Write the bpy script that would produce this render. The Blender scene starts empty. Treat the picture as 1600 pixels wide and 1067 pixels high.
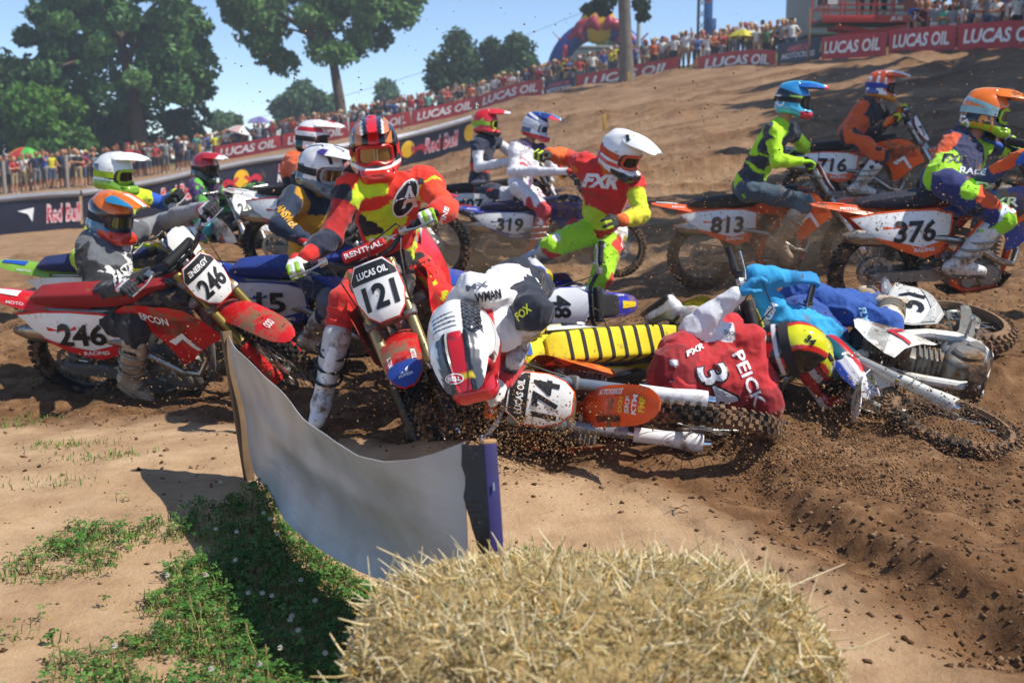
import bpy, bmesh, math, random, time
import numpy as np
from mathutils import Vector, Matrix
from mathutils.bvhtree import BVHTree
T0 = time.time()
random.seed(7)
RNG = np.random.default_rng(11)
SC = bpy.context.scene
COL = SC.collection
R = math.radians

# ------------------------------------------------------------------ camera, sky, sun, exposure
FPX, CAMH, HORV = 1778.0, 1.4, 247.0
PITCH = math.atan((533.5 - HORV) / FPX)
cam = bpy.data.cameras.new('camera')
cam.lens, cam.sensor_width, cam.clip_end, cam.clip_start = 40.0, 36.0, 3000, 0.05
cam.dof.use_dof, cam.dof.focus_distance, cam.dof.aperture_fstop = True, 4.7, 3.6
cam_ob = bpy.data.objects.new('camera', cam); COL.objects.link(cam_ob)
cam_ob.location = (0, 0, CAMH); cam_ob.rotation_euler = (math.pi / 2 - PITCH, 0, 0)
SC.camera = cam_ob

SUN_EL, SUN_AZ = R(54), R(-12)            # azimuth counted from +x towards +y
to_sun = Vector((math.cos(SUN_EL) * math.cos(SUN_AZ), math.cos(SUN_EL) * math.sin(SUN_AZ), math.sin(SUN_EL)))
world = bpy.data.worlds.new('World'); SC.world = world; world.use_nodes = True
wn = world.node_tree
for n in list(wn.nodes): wn.nodes.remove(n)
sky = wn.nodes.new('ShaderNodeTexSky'); sky.sky_type = 'NISHITA'; sky.sun_disc = False
sky.sun_elevation = SUN_EL; sky.sun_rotation = math.pi / 2 - SUN_AZ
sky.air_density, sky.dust_density, sky.ozone_density = 0.9, 0.1, 3.0; sky.altitude = 2500
bgn = wn.nodes.new('ShaderNodeBackground'); bgn.inputs['Strength'].default_value = 0.135
won = wn.nodes.new('ShaderNodeOutputWorld')
wn.links.new(sky.outputs[0], bgn.inputs[0]); wn.links.new(bgn.outputs[0], won.inputs[0])
sl = bpy.data.lights.new('sun', 'SUN'); sl.energy = 4.4; sl.angle = R(0.53); sl.color = (1.0, 0.94, 0.84)
so = bpy.data.objects.new('sun', sl); COL.objects.link(so)
so.rotation_euler = to_sun.to_track_quat('Z', 'Y').to_euler()
so.location = (8, -2, 14)
SC.view_settings.view_transform = 'Standard'; SC.view_settings.look = 'None'
SC.view_settings.exposure = 0.45; SC.view_settings.gamma = 1.0; SC.view_settings.use_curve_mapping = False
try:
    SC.cycles.use_denoising = True
    SC.cycles.max_bounces = 6; SC.cycles.transparent_max_bounces = 8
except Exception: pass

# ------------------------------------------------------------------ pixel rays (directions only; distance s = px per metre)
_f = Vector((0, math.cos(PITCH), -math.sin(PITCH))); _u = Vector((0, math.sin(PITCH), math.cos(PITCH)))
CAMP = Vector((0, 0, CAMH))
def ray(u, v): return (_f * FPX + Vector((1, 0, 0)) * (u - 800) + _u * (533.5 - v)) / FPX
def W(u, v, s): return CAMP + ray(u, v) * (FPX / s)

# ------------------------------------------------------------------ noise (numpy lattice value noise)
def _hash(ix, iy, iz, seed):
    h = (ix * 374761393 + iy * 668265263 + iz * 2147483647 + seed * 974634353) & 0xFFFFFFFF
    h = ((h ^ (h >> 13)) * 1274126177) & 0xFFFFFFFF
    return ((h ^ (h >> 16)) & 0xFFFF) / 65535.0
def vnoise(p, scale=1.0, seed=0):
    p = np.asarray(p, float) * scale
    i = np.floor(p).astype(np.int64); f = p - i; f = f * f * (3 - 2 * f)
    x, y, z = i[:, 0], i[:, 1], i[:, 2]; out = 0
    for dx in (0, 1):
        for dy in (0, 1):
            for dz in (0, 1):
                w = (f[:, 0] if dx else 1 - f[:, 0]) * (f[:, 1] if dy else 1 - f[:, 1]) * (f[:, 2] if dz else 1 - f[:, 2])
                out = out + w * _hash(x + dx, y + dy, z + dz, seed)
    return out * 2 - 1
def fbm(p, scale, seed=0, octaves=4, gain=.5):
    t, a = 0, 1
    for o in range(octaves):
        t = t + a * vnoise(p, scale * 2 ** o, seed + o); a *= gain
    return t

# ------------------------------------------------------------------ mesh helpers
def new_mesh(name, verts, faces, smooth=True, sharp=None):
    me = bpy.data.meshes.new(name)
    if isinstance(faces, np.ndarray):
        verts = np.asarray(verts, np.float32); k = faces.shape[1]
        me.vertices.add(len(verts)); me.vertices.foreach_set('co', verts.ravel())
        me.loops.add(faces.size); me.loops.foreach_set('vertex_index', faces.ravel().astype(np.int32))
        me.polygons.add(len(faces)); me.polygons.foreach_set('loop_start', np.arange(0, faces.size, k, dtype=np.int32))
        me.update(calc_edges=True)
    else:
        me.from_pydata([tuple(v) for v in verts], [], faces); me.update()
    if smooth:
        me.polygons.foreach_set('use_smooth', np.ones(len(me.polygons), bool))
        if sharp is not None: me.set_sharp_from_angle(angle=R(sharp))
    return me
def set_col(me, cols):
    c = np.ones((len(cols), 4), np.float32); c[:, :3] = cols
    a = me.color_attributes.new('Col', 'FLOAT_COLOR', 'POINT'); a.data.foreach_set('color', c.ravel())
def obj(name, me, mat=None, parent=None, mtx=None):
    o = bpy.data.objects.new(name, me); COL.objects.link(o)
    if mat is not None:
        if len(me.materials) == 0: me.materials.append(None)
        sl_ = o.material_slots[0]; sl_.link = 'OBJECT'; sl_.material = mat
    if parent is not None: o.parent = parent
    if mtx is not None: o.matrix_local = mtx
    return o
def tag(o, label=None, cat=None, group=None, kind=None):
    if label: o['label'] = label
    if cat: o['category'] = cat
    if group: o['group'] = group
    if kind: o['kind'] = kind
    return o
def empty(name, loc=(0, 0, 0)):
    o = bpy.data.objects.new(name, None); COL.objects.link(o); o.location = loc; o.empty_display_size = .1
    return o

class MB:
    def __init__(s): s.v, s.f = [], []
    def add(s, vs, fs):
        n = len(s.v); s.v += [tuple(x) for x in vs]; s.f += [tuple(i + n for i in f) for f in fs]; return s
    def tube(s, path, rad, n=8, cap=True, closed=False):
        path = [Vector(p) for p in path]; m = len(path)
        if not hasattr(rad, '__len__'): rad = [rad] * m
        vs, fs = [], []; up = None
        for i, p in enumerate(path):
            a = path[(i - 1) % m] if (i > 0 or closed) else p; b = path[(i + 1) % m] if (i < m - 1 or closed) else p
            t = (b - a).normalized()
            if up is None:
                up = Vector((0, 0, 1)) if abs(t.z) < .9 else Vector((1, 0, 0))
            x = up.cross(t)
            if x.length < 1e-5: x = Vector((1, .1, 0)).cross(t)
            x.normalize(); y = t.cross(x).normalized(); up = y
            for k in range(n):
                a_ = 2 * math.pi * k / n
                vs.append(p + (x * math.cos(a_) + y * math.sin(a_)) * rad[i])
        for i in range(m if closed else m - 1):
            j = (i + 1) % m
            for k in range(n):
                l = (k + 1) % n; fs.append((i * n + k, i * n + l, j * n + l, j * n + k))
        if cap and not closed:
            fs.append(tuple(range(n - 1, -1, -1))); fs.append(tuple((m - 1) * n + k for k in range(n)))
        return s.add(vs, fs)
    def loft(s, rings, closed_ring=True, cap=True):
        n = len(rings[0]); vs = [p for r in rings for p in r]; fs = []
        for i in range(len(rings) - 1):
            for k in range(n if closed_ring else n - 1):
                l = (k + 1) % n; fs.append((i * n + k, i * n + l, (i + 1) * n + l, (i + 1) * n + k))
        if cap and closed_ring:
            fs.append(tuple(range(n - 1, -1, -1))); fs.append(tuple((len(rings) - 1) * n + k for k in range(n)))
        return s.add(vs, fs)
    def lathe(s, prof, n=24, axis='y', c=(0, 0, 0), closed=False):
        """prof: (radius, along)"""
        vs, fs = [], []; m = len(prof); c = Vector(c)
        for k in range(n):
            a = 2 * math.pi * k / n; ca, sa = math.cos(a), math.sin(a)
            for r, h in prof:
                vs.append(c + (Vector((r * ca, h, r * sa)) if axis == 'y' else Vector((r * ca, r * sa, h)) if axis == 'z' else Vector((h, r * ca, r * sa))))
        for k in range(n):
            l = (k + 1) % n
            for i in range(m if closed else m - 1):
                j = (i + 1) % m
                f = (k * m + i, k * m + j, l * m + j, l * m + i)
                fs.append(f if axis != 'y' else f)
        return s.add(vs, fs)
    def box(s, c, size, bev=0, rot=None, seg=2):
        bm = bmesh.new(); bmesh.ops.create_cube(bm, size=1)
        for v in bm.verts: v.co = Vector((v.co.x * size[0], v.co.y * size[1], v.co.z * size[2]))
        if bev: bmesh.ops.bevel(bm, geom=list(bm.edges), offset=bev, segments=seg, affect='EDGES', profile=.5)
        M = Matrix.Translation(Vector(c)) @ (rot.to_4x4() if rot is not None else Matrix())
        bmesh.ops.transform(bm, matrix=M, verts=bm.verts); bm.verts.index_update()
        s.add([v.co for v in bm.verts], [[v.index for v in f.verts] for f in bm.faces]); bm.free(); return s
    def mesh(s, name, sharp=35, recalc=True):
        me = bpy.data.meshes.new(name); me.from_pydata(s.v, [], s.f); me.update()
        if recalc:
            bm = bmesh.new(); bm.from_mesh(me); bmesh.ops.recalc_face_normals(bm, faces=bm.faces); bm.to_mesh(me); bm.free()
        me.polygons.foreach_set('use_smooth', np.ones(len(me.polygons), bool)); me.set_sharp_from_angle(angle=R(sharp))
        return me
def rot_axis(axis, ang): return Matrix.Rotation(ang, 3, axis)
def panel_mesh(name, outline, place, thick=.005, step=.05, bev=0):
    """outline in (a,b); place(a,b)->Vector; cut into a grid so that it bends, then given thickness"""
    bm = bmesh.new(); vs = [bm.verts.new((a, b, 0)) for a, b in outline]; bm.faces.new(vs)
    for ax in (0, 1):
        lo = min(o[ax] for o in outline); hi = max(o[ax] for o in outline); k = lo + step
        while k < hi - .3 * step:
            no = (1, 0, 0) if ax == 0 else (0, 1, 0); co = (k, 0, 0) if ax == 0 else (0, k, 0)
            bmesh.ops.bisect_plane(bm, geom=list(bm.verts) + list(bm.edges) + list(bm.faces), plane_co=co, plane_no=no); k += step
    for v in bm.verts: v.co = place(v.co.x, v.co.y)
    if thick: bmesh.ops.solidify(bm, geom=list(bm.faces), thickness=thick)
    bmesh.ops.recalc_face_normals(bm, faces=bm.faces)
    me = bpy.data.meshes.new(name); bm.to_mesh(me); bm.free()
    me.polygons.foreach_set('use_smooth', np.ones(len(me.polygons), bool)); me.set_sharp_from_angle(angle=R(40))
    return me

# ------------------------------------------------------------------ lettering
_TX = {}
def text_geo(body, shear=0, bold=.0):
    """flat outline mesh of a text, normalised to the unit box: list verts2d, faces, aspect"""
    k = (body, shear, bold)
    if k in _TX: return _TX[k]
    cu = bpy.data.curves.new('lettering', 'FONT'); cu.body = body; cu.size = 1; cu.shear = shear; cu.offset = bold; cu.resolution_u = 3
    o = bpy.data.objects.new('lettering', cu); me = bpy.data.meshes.new_from_object(o)
    vs = [(v.co.x, v.co.y) for v in me.vertices]; fs = [tuple(p.vertices) for p in me.polygons]
    bpy.data.objects.remove(o); bpy.data.curves.remove(cu); bpy.data.meshes.remove(me)
    x0, x1 = min(v[0] for v in vs), max(v[0] for v in vs); y0, y1 = min(v[1] for v in vs), max(v[1] for v in vs)
    asp = (x1 - x0) / (y1 - y0)
    vs = [((x - x0) / (x1 - x0) - .5, (y - y0) / (y1 - y0) - .5) for x, y in vs]
    _TX[k] = (vs, fs, asp); return _TX[k]
def decal_mesh(geo, w, h, place, step=None):
    """geo (verts,faces) in unit box scaled to w,h, cut by a grid, put on place(a,b)"""
    bm = bmesh.new(); vs = [bm.verts.new((x * w, y * h, 0)) for x, y in geo[0]]
    for f in geo[1]:
        try: bm.faces.new([vs[i] for i in f])
        except ValueError: pass
    if step:
        for ax, L in ((0, w), (1, h)):
            k = -L / 2 + step
            while k < L / 2:
                bmesh.ops.bisect_plane(bm, geom=list(bm.verts) + list(bm.edges) + list(bm.faces),
                                       plane_co=(k, 0, 0) if ax == 0 else (0, k, 0), plane_no=(1, 0, 0) if ax == 0 else (0, 1, 0)); k += step
    bad = []
    for v in bm.verts:
        p = place(v.co.x, v.co.y)
        if p is None: bad.append(v)
        else: v.co = p
    if bad: bmesh.ops.delete(bm, geom=bad, context='VERTS')
    me = bpy.data.meshes.new('lettering'); bm.to_mesh(me); bm.free(); return me
def poly_geo(pts):
    return (pts, [tuple(range(len(pts)))], 1)
def ell_geo(n=20): return poly_geo([(.5 * math.cos(2 * math.pi * k / n), .5 * math.sin(2 * math.pi * k / n)) for k in range(n)])
RECT = poly_geo([(-.5, -.5), (.5, -.5), (.5, .5), (-.5, .5)])
RECT_BOX = poly_geo([(-.5, -.45), (-.46, -.5), (.46, -.5), (.5, -.45), (.5, .45), (.46, .5), (-.46, .5), (-.5, .45)])

# ------------------------------------------------------------------ materials
def srgb(h):
    if isinstance(h, str):
        c = [int(h[i:i + 2], 16) / 255 for i in (0, 2, 4)]
    else: c = h
    return tuple(x / 12.92 if x <= .04045 else ((x + .055) / 1.055) ** 2.4 for x in c)
_M = {}
def mat(name, color=None, rough=.5, metal=0, dirt=0., dirt_col='7d5f43', vary=.08, bump=0., bscale=60, vcol=False, sheen=0, coat=0, trans=0, nscale=9., spec=.5):
    key = (name, color, rough, metal, dirt, vcol)
    if key in _M: return _M[key]
    m = bpy.data.materials.new(name); m.use_nodes = True; nt = m.node_tree; N, L = nt.nodes, nt.links
    b = N['Principled BSDF']; b.inputs['Roughness'].default_value = rough; b.inputs['Metallic'].default_value = metal
    b.inputs['Specular IOR Level'].default_value = spec
    if coat: b.inputs['Coat Weight'].default_value = coat; b.inputs['Coat Roughness'].default_value = .12
    if sheen: b.inputs['Sheen Weight'].default_value = sheen
    if trans: b.inputs['Transmission Weight'].default_value = trans
    tc = N.new('ShaderNodeTexCoord')
    if vcol:
        src = N.new('ShaderNodeVertexColor'); src.layer_name = 'Col'; base = src.outputs[0]
    else:
        src = N.new('ShaderNodeRGB'); src.outputs[0].default_value = (*srgb(color), 1); base = src.outputs[0]
    if vary:
        nz = N.new('ShaderNodeTexNoise'); nz.inputs['Scale'].default_value = nscale; nz.inputs['Detail'].default_value = 4
        L.new(tc.outputs['Object'], nz.inputs['Vector'])
        mr = N.new('ShaderNodeMapRange'); mr.inputs[3].default_value = 1 - vary * 2; mr.inputs[4].default_value = 1 + vary * 1.2; mr.inputs[1].default_value = .25; mr.inputs[2].default_value = .75
        L.new(nz.outputs[0], mr.inputs[0])
        mx = N.new('ShaderNodeVectorMath'); mx.operation = 'SCALE'; L.new(base, mx.inputs[0]); L.new(mr.outputs[0], mx.inputs['Scale']); base = mx.outputs[0]
    if dirt:
        n2 = N.new('ShaderNodeTexNoise'); n2.inputs['Scale'].default_value = 22; n2.inputs['Detail'].default_value = 7; n2.inputs['Roughness'].default_value = .7
        L.new(tc.outputs['Object'], n2.inputs['Vector'])
        n3 = N.new('ShaderNodeTexNoise'); n3.inputs['Scale'].default_value = 4; n3.inputs['Detail'].default_value = 2
        L.new(tc.outputs['Object'], n3.inputs['Vector'])
        ad = N.new('ShaderNodeMath'); ad.operation = 'ADD'; L.new(n2.outputs[0], ad.inputs[0]); L.new(n3.outputs[0], ad.inputs[1])
        cr = N.new('ShaderNodeMapRange'); cr.inputs[1].default_value = 1.28 - .5 * dirt; cr.inputs[2].default_value = 1.46 - .45 * dirt
        L.new(ad.outputs[0], cr.inputs[0])
        mc = N.new('ShaderNodeMix'); mc.data_type = 'RGBA'; L.new(cr.outputs[0], mc.inputs[0]); L.new(base, mc.inputs[6]); mc.inputs[7].default_value = (*srgb(dirt_col), 1)
        base = mc.outputs[2]
        rr = N.new('ShaderNodeMapRange'); rr.inputs[3].default_value = rough; rr.inputs[4].default_value = .95; L.new(cr.outputs[0], rr.inputs[0]); L.new(rr.outputs[0], b.inputs['Roughness'])
    L.new(base, b.inputs['Base Color'])
    if bump:
        n4 = N.new('ShaderNodeTexNoise'); n4.inputs['Scale'].default_value = bscale; n4.inputs['Detail'].default_value = 5; L.new(tc.outputs['Object'], n4.inputs['Vector'])
        bp = N.new('ShaderNodeBump'); bp.inputs['Strength'].default_value = bump; bp.inputs['Distance'].default_value = .01; L.new(n4.outputs[0], bp.inputs['Height']); L.new(bp.outputs[0], b.inputs['Normal'])
    _M[key] = m; return m
def plastic(c, dirt=.5): return mat('plastic_' + str(c), c, rough=.32, dirt=dirt, vary=.04, coat=.15)
def ink(c): return mat('print_' + str(c), c, rough=.45, vary=.04, dirt=.12)
CLOTH = mat('woven_cloth', None, rough=.85, vcol=True, vary=.07, dirt=.2, bump=.6, bscale=26, sheen=.15)
CLOTH_MUD = mat('muddy_cloth', None, rough=.88, vcol=True, vary=.08, dirt=.42, bump=.25, bscale=45, sheen=.1)
BOOTM = mat('boot_leather', None, rough=.5, vcol=True, vary=.06, dirt=.5, bump=.1)
BOOTMUD = mat('muddy_boot', None, rough=.7, vcol=True, vary=.06, dirt=.95, dirt_col='a58a6c', bump=.2)
GLOVE = mat('glove_cloth', None, rough=.8, vcol=True, vary=.06, dirt=.2, bump=.1)
SHELL = mat('helmet_paint', None, rough=.22, vcol=True, vary=.02, dirt=.12, coat=.5)
SKIN = mat('skin', 'b98163', rough=.6, vary=.05)

# ------------------------------------------------------------------ implicit surfaces
def surface_nets(phi, origin, h):
    ins = phi < 0
    c = ins[:-1, :-1, :-1].astype(np.int8)
    for dx in (0, 1):
        for dy in (0, 1):
            for dz in (0, 1):
                if dx + dy + dz: c = c + ins[dx:phi.shape[0] - 1 + dx, dy:phi.shape[1] - 1 + dy, dz:phi.shape[2] - 1 + dz]
    act = np.argwhere((c > 0) & (c < 8)); n = len(act)
    ids = np.full(c.shape, -1, np.int32); ids[act[:, 0], act[:, 1], act[:, 2]] = np.arange(n)
    offs = np.array([(i >> 2 & 1, i >> 1 & 1, i & 1) for i in range(8)])
    val = np.stack([phi[act[:, 0] + o[0], act[:, 1] + o[1], act[:, 2] + o[2]] for o in offs], 1)
    acc = np.zeros((n, 3)); cnt = np.zeros(n)
    for a in range(8):
        for b in range(a + 1, 8):
            if bin(a ^ b).count('1') != 1: continue
            va, vb = val[:, a], val[:, b]; m = (va < 0) != (vb < 0)
            t = np.where(m, va / np.where(m, va - vb, 1), 0)
            acc += (offs[a] + t[:, None] * (offs[b] - offs[a])) * m[:, None]; cnt += m
    verts = np.asarray(origin) + h * (act + acc / np.maximum(cnt, 1)[:, None])
    quads = []
    sh = ids.shape
    for ax in range(3):
        o = [0, 0, 0]; o[ax] = 1
        A = ins[:phi.shape[0] - o[0], :phi.shape[1] - o[1], :phi.shape[2] - o[2]]; B = ins[o[0]:, o[1]:, o[2]:]
        e = np.argwhere(A != B); b1, b2 = (ax + 1) % 3, (ax + 2) % 3
        ok = (e[:, b1] > 0) & (e[:, b2] > 0) & (e[:, b1] < sh[b1]) & (e[:, b2] < sh[b2]) & (e[:, ax] < sh[ax])
        e = e[ok]; q = []
        for d1, d2 in ((-1, -1), (0, -1), (0, 0), (-1, 0)):
            g = e.copy(); g[:, b1] += d1; g[:, b2] += d2; q.append(ids[g[:, 0], g[:, 1], g[:, 2]])
        q = np.stack(q, 1); fl = ~A[e[:, 0], e[:, 1], e[:, 2]]; q[fl] = q[fl][:, ::-1]; quads.append(q)
    q = np.concatenate(quads); q = q[(q >= 0).all(1)]
    return verts, q
def pdist(P, pr):
    a, b = np.array(pr['a'], float), np.array(pr['b'], float); ba = b - a; L = (ba @ ba) or 1e-9
    pa = P - a; t = np.clip((pa @ ba) / L, 0, 1); q = pa - t[..., None] * ba
    r = pr['ra'] + (pr['rb'] - pr['ra']) * t; d2 = (q * q).sum(-1)
    fl = pr.get('fl')
    if fl is not None:
        n, k = fl; d2 = d2 + (k * k - 1) * (q @ np.asarray(n, float)) ** 2
    return np.sqrt(np.maximum(d2, 0)) - r, t
def sdf_mesh(prims, h=.011, k=.03, inflate=0., cuts=None):
    """smooth union of tapered capsules -> verts, quads, primitive id, position along it"""
    lo = np.min([np.minimum(np.array(p['a']) - p['ra'], np.array(p['b']) - p['rb']) for p in prims], 0) - inflate - 3 * h - .01
    hi = np.max([np.maximum(np.array(p['a']) + p['ra'], np.array(p['b']) + p['rb']) for p in prims], 0) + inflate + 3 * h + .01
    n = np.ceil((hi - lo) / h).astype(int) + 1; phi = np.full(n, .2, np.float32)
    ax = [lo[i] + h * np.arange(n[i]) for i in range(3)]
    for p in prims:
        r = max(p['ra'], p['rb']) + inflate + k + 2.5 * h
        l = np.minimum(p['a'], p['b']) - r; u = np.maximum(p['a'], p['b']) + r
        i0 = np.clip(((l - lo) / h).astype(int), 0, n - 1); i1 = np.clip(((u - lo) / h).astype(int) + 2, 1, n)
        G = np.stack(np.meshgrid(ax[0][i0[0]:i1[0]], ax[1][i0[1]:i1[1]], ax[2][i0[2]:i1[2]], indexing='ij'), -1)
        d = (pdist(G, p)[0] - inflate).astype(np.float32); sub = phi[i0[0]:i1[0], i0[1]:i1[1], i0[2]:i1[2]]
        kk = p.get('k', k)
        if p.get('cut'):
            np.maximum(sub, -d, out=sub)
        else:
            hh = np.maximum(kk - np.abs(sub - d), 0) / kk
            sub[...] = np.minimum(sub, d) - hh * hh * kk * .25
    if cuts is not None:
        for n_, c_ in cuts:       # keep the side where (p-c).n < 0
            G = (ax[0][:, None, None] - c_[0]) * n_[0] + (ax[1][None, :, None] - c_[1]) * n_[1] + (ax[2][None, None, :] - c_[2]) * n_[2]
            np.maximum(phi, G.astype(np.float32), out=phi)
    v, q = surface_nets(phi, lo, h)
    D = np.stack([pdist(v, p)[0] for p in prims], 1); pid = D.argmin(1)
    tt = np.zeros(len(v))
    for i, p in enumerate(prims):
        m = pid == i
        if m.any(): tt[m] = pdist(v[m], p)[1]
    return v, q, pid, tt
def vnormals(v, q):
    n = np.cross(v[q[:, 2]] - v[q[:, 0]], v[q[:, 3]] - v[q[:, 1]]); out = np.zeros_like(v)
    for i in range(4): np.add.at(out, q[:, i], n)
    return out / np.maximum(np.linalg.norm(out, axis=1), 1e-9)[:, None]
# ------------------------------------------------------------------ terrain: one sheet through the points where things touch the ground
LUCAS = [(300, 258, 26), (430, 236, 26), (540, 216, 26), (640, 197, 26), (740, 177, 26), (845, 151, 27), (960, 128, 29), (1060, 112, 31), (1150, 104, 33), (1230, 99, 36), (1290, 95, 39), (1450, 88, 44), (1640, 80, 50)]
BULLS = [(-40, 374, 56), (130, 357, 54), (300, 324, 50), (430, 296, 48), (540, 274, 46), (640, 258, 45), (738, 233, 45)]
CROWDL = [(-40, 306, 33), (60, 298, 33), (130, 292, 32), (220, 277, 30), (300, 264, 28)]
cp = [W(*p) for p in LUCAS + BULLS + CROWDL]
cp += [W(*p) for p in [(118, 626, 240), (205, 628, 250), (415, 578, 222), (672, 692, 325), (1130, 692, 320), (1490, 700, 300), (1532, 548, 245), (845, 690, 310),
                       (1366, 496, 216), (1640, 496, 216), (1100, 452, 161), (776, 430, 130), (716, 395, 125), (962, 432, 125), (1268, 346, 136), (1435, 345, 136),
                       (345, 382, 142), (175, 530, 206), (905, 534, 205), (450, 425, 165), (1640, 300, 120), (-60, 420, 115), (820, 235, 50), (1100, 190, 55), (1350, 190, 62), (1600, 190, 70)]]
for x in (-4, -2, 0, 2, 4):
    for y in (.3, 2.2, 4.0): cp.append(Vector((x, y, 0 if y < 4 or x < 0 else -.01)))
cp = np.array([tuple(p) for p in cp])
def _U(r2): return np.where(r2 > 0, r2 * np.log(np.maximum(r2, 1e-9)), 0)
def tps_fit(c, lam=.05):
    n = len(c); d = ((c[:, None, :2] - c[None, :, :2]) ** 2).sum(-1); A = np.zeros((n + 3, n + 3))
    A[:n, :n] = _U(d) + lam * np.eye(n); A[:n, n] = 1; A[:n, n + 1:] = c[:, :2]; A[n:, :n] = A[:n, n:].T
    return np.linalg.solve(A, np.r_[c[:, 2], 0, 0, 0])
TW = tps_fit(cp)
def hsmooth(xy):
    xy = np.asarray(xy, float); q = np.stack([np.clip(xy[:, 0], -36, 28), np.clip(xy[:, 1], 0, 84)], 1); out = np.zeros(len(q))
    for i in range(0, len(q), 60000):
        d = ((q[i:i + 60000, None, :] - cp[None, :, :2]) ** 2).sum(-1)
        out[i:i + 60000] = _U(d) @ TW[:len(cp)] + TW[len(cp)] + q[i:i + 60000] @ TW[len(cp) + 1:]
    return out
def seg_dist(xy, pts):
    """signed distance to a polyline (positive on its left) and arc position"""
    best = np.full(len(xy), 1e9); sg = np.ones(len(xy))
    for a, b in zip(pts[:-1], pts[1:]):
        a, b = np.array(a), np.array(b); ab = b - a; t = np.clip(((xy - a) @ ab) / (ab @ ab), 0, 1); q = xy - a - t[:, None] * ab
        d = np.hypot(q[:, 0], q[:, 1]); m = d < best; best[m] = d[m]; sg[m] = np.sign(ab[0] * q[m, 1] - ab[1] * q[m, 0])
    return best * sg
def G0(u, v, z=0.): # flat-ground point of a pixel
    r = ray(u, v); t = (z - CAMH) / r.z; p = CAMP + r * t; return (p.x, p.y)
EDGE = [(-14, 8.2)] + [G0(*p) for p in [(-60, 640), (250, 650), (480, 690), (780, 735), (960, 770), (1080, 815), (1250, 890), (1420, 985), (1560, 1090)]] + [(1.4, 0.5)]
RIDGE = [G0(*p) for p in [(1040, 690), (1150, 712), (1240, 780), (1330, 860), (1450, 930), (1640, 1040)]]
LEDGE = [G0(*p) for p in [(1030, 792), (1100, 830), (1190, 880), (1260, 915)]]
_mp = [W(1420, 655, 310), W(1510, 700, 312), W(1500, 560, 262), W(1230, 660, 318), W(720, 668, 335), W(1060, 690, 335)]
MOUNDS = [(_mp[0].x, _mp[0].y, .28, .11), (_mp[1].x, _mp[1].y, .3, .09), (_mp[2].x, _mp[2].y, .4, .12), (_mp[3].x, _mp[3].y, .25, .06), (_mp[4].x, _mp[4].y, .22, .07), (_mp[5].x, _mp[5].y, .3, .04)]
def sstep(a, b, x):
    t = np.clip((x - a) / (b - a), 0, 1); return t * t * (3 - 2 * t)
def height(xy):
    xy = np.asarray(xy, float); z = hsmooth(xy); p3 = np.c_[xy, np.zeros(len(xy))]
    d = np.hypot(xy[:, 0], xy[:, 1]); near = 1 - sstep(14, 60, d)
    se = seg_dist(xy, EDGE) + .12 * vnoise(p3, 2.0, 3)
    tr = sstep(-.15, .35, se)                                         # 1 on the worked track
    n1 = fbm(p3, 1.6, 20, 3); n2 = fbm(p3, 5.5, 30, 4, .55); n3 = fbm(p3, 24, 40, 2)
    z = z + near * (tr * (.035 * n1 + .026 * n2 + .006 * n3) + (1 - tr) * (.012 * n1 + .006 * n2 + .0015 * n3))
    # tyre ruts running along the turn
    rr = np.hypot(xy[:, 0] - 3.5, (xy[:, 1] - 16) * 1.0); ph = rr * 7.5 + 1.6 * vnoise(p3, .7, 60)
    z = z + near * tr * .022 * np.sin(ph) * (0.5 + .5 * vnoise(p3, 1.1, 61))
    # cut edge thrown up by the wheels at the inside of the turn
    sr = seg_dist(xy, RIDGE) + .05 * vnoise(p3, 3, 70) + .03 * vnoise(p3, 15, 71)
    ext = sstep(.5, 1.0, xy[:, 0]) * (1 - sstep(2.3, 3.2, xy[:, 0]))
    z = z + ext * (.06 * sstep(-.07, .09, sr) * (1 - sstep(.1, .9, sr)))- ext * .04 * np.exp(-((sr + .08) / .12) ** 2)
    for mx, my, mr, mh in MOUNDS: z = z + mh * np.exp(-(((xy[:, 0] - mx) / mr) ** 2 + ((xy[:, 1] - my) / (mr * .8)) ** 2)) * (1 + .5 * vnoise(p3, 7, 75))
    sl_ = seg_dist(xy, LEDGE) + .02 * vnoise(p3, 12, 72)
    z = z + .02 * np.exp(-np.abs(sl_) / .25) * sstep(-.006, .006, sl_)
    far = sstep(11, 20, d) * (1 - sstep(60, 90, d)); st_ = np.c_[xy[:, 0] * .22 + .25 * xy[:, 1] * .22, xy[:, 1], 0 * xy[:, 0]]; hill = sstep(-6, 0, xy[:, 0])
    rut = 1 - np.abs(vnoise(st_, .9, 82)); rut2 = 1 - np.abs(vnoise(st_ + 7, 1.9, 83))
    z = z + far * .07 * fbm(p3, .5, 80, 4) + far * hill * (.34 * rut ** 5 * sstep(-.2, .5, vnoise(p3, .25, 85)) + .14 * rut2 ** 5)
    return z, tr, se
def gz(x, y): return float(height(np.array([[x, y]]))[0][0])
def axis_pts(a, b, h, lo, hi, g=1.03, glo=1.03, lim=45):
    mid = list(np.arange(a, b + h / 2, h)); s = h; left = []; x = a
    while x > lo: s *= glo if x > -lim else 1.15; x -= s; left.append(x)
    s = h; right = []; x = mid[-1]
    while x < hi: s *= g if x < lim else 1.12; x += s; right.append(x)
    return np.array(left[::-1] + mid + right)
gx = axis_pts(-3.9, 4.2, .0235, -900, 900, lim=30); gy = axis_pts(2.0, 9.0, .0235, -30, 1500, g=1.02, glo=1.15, lim=62)
XX, YY = np.meshgrid(gx, gy, indexing='ij'); xy = np.c_[XX.ravel(), YY.ravel()]
zz, trk, sed = height(xy)
nx_, ny_ = len(gx), len(gy)
I = np.arange(nx_ * ny_).reshape(nx_, ny_)
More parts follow.
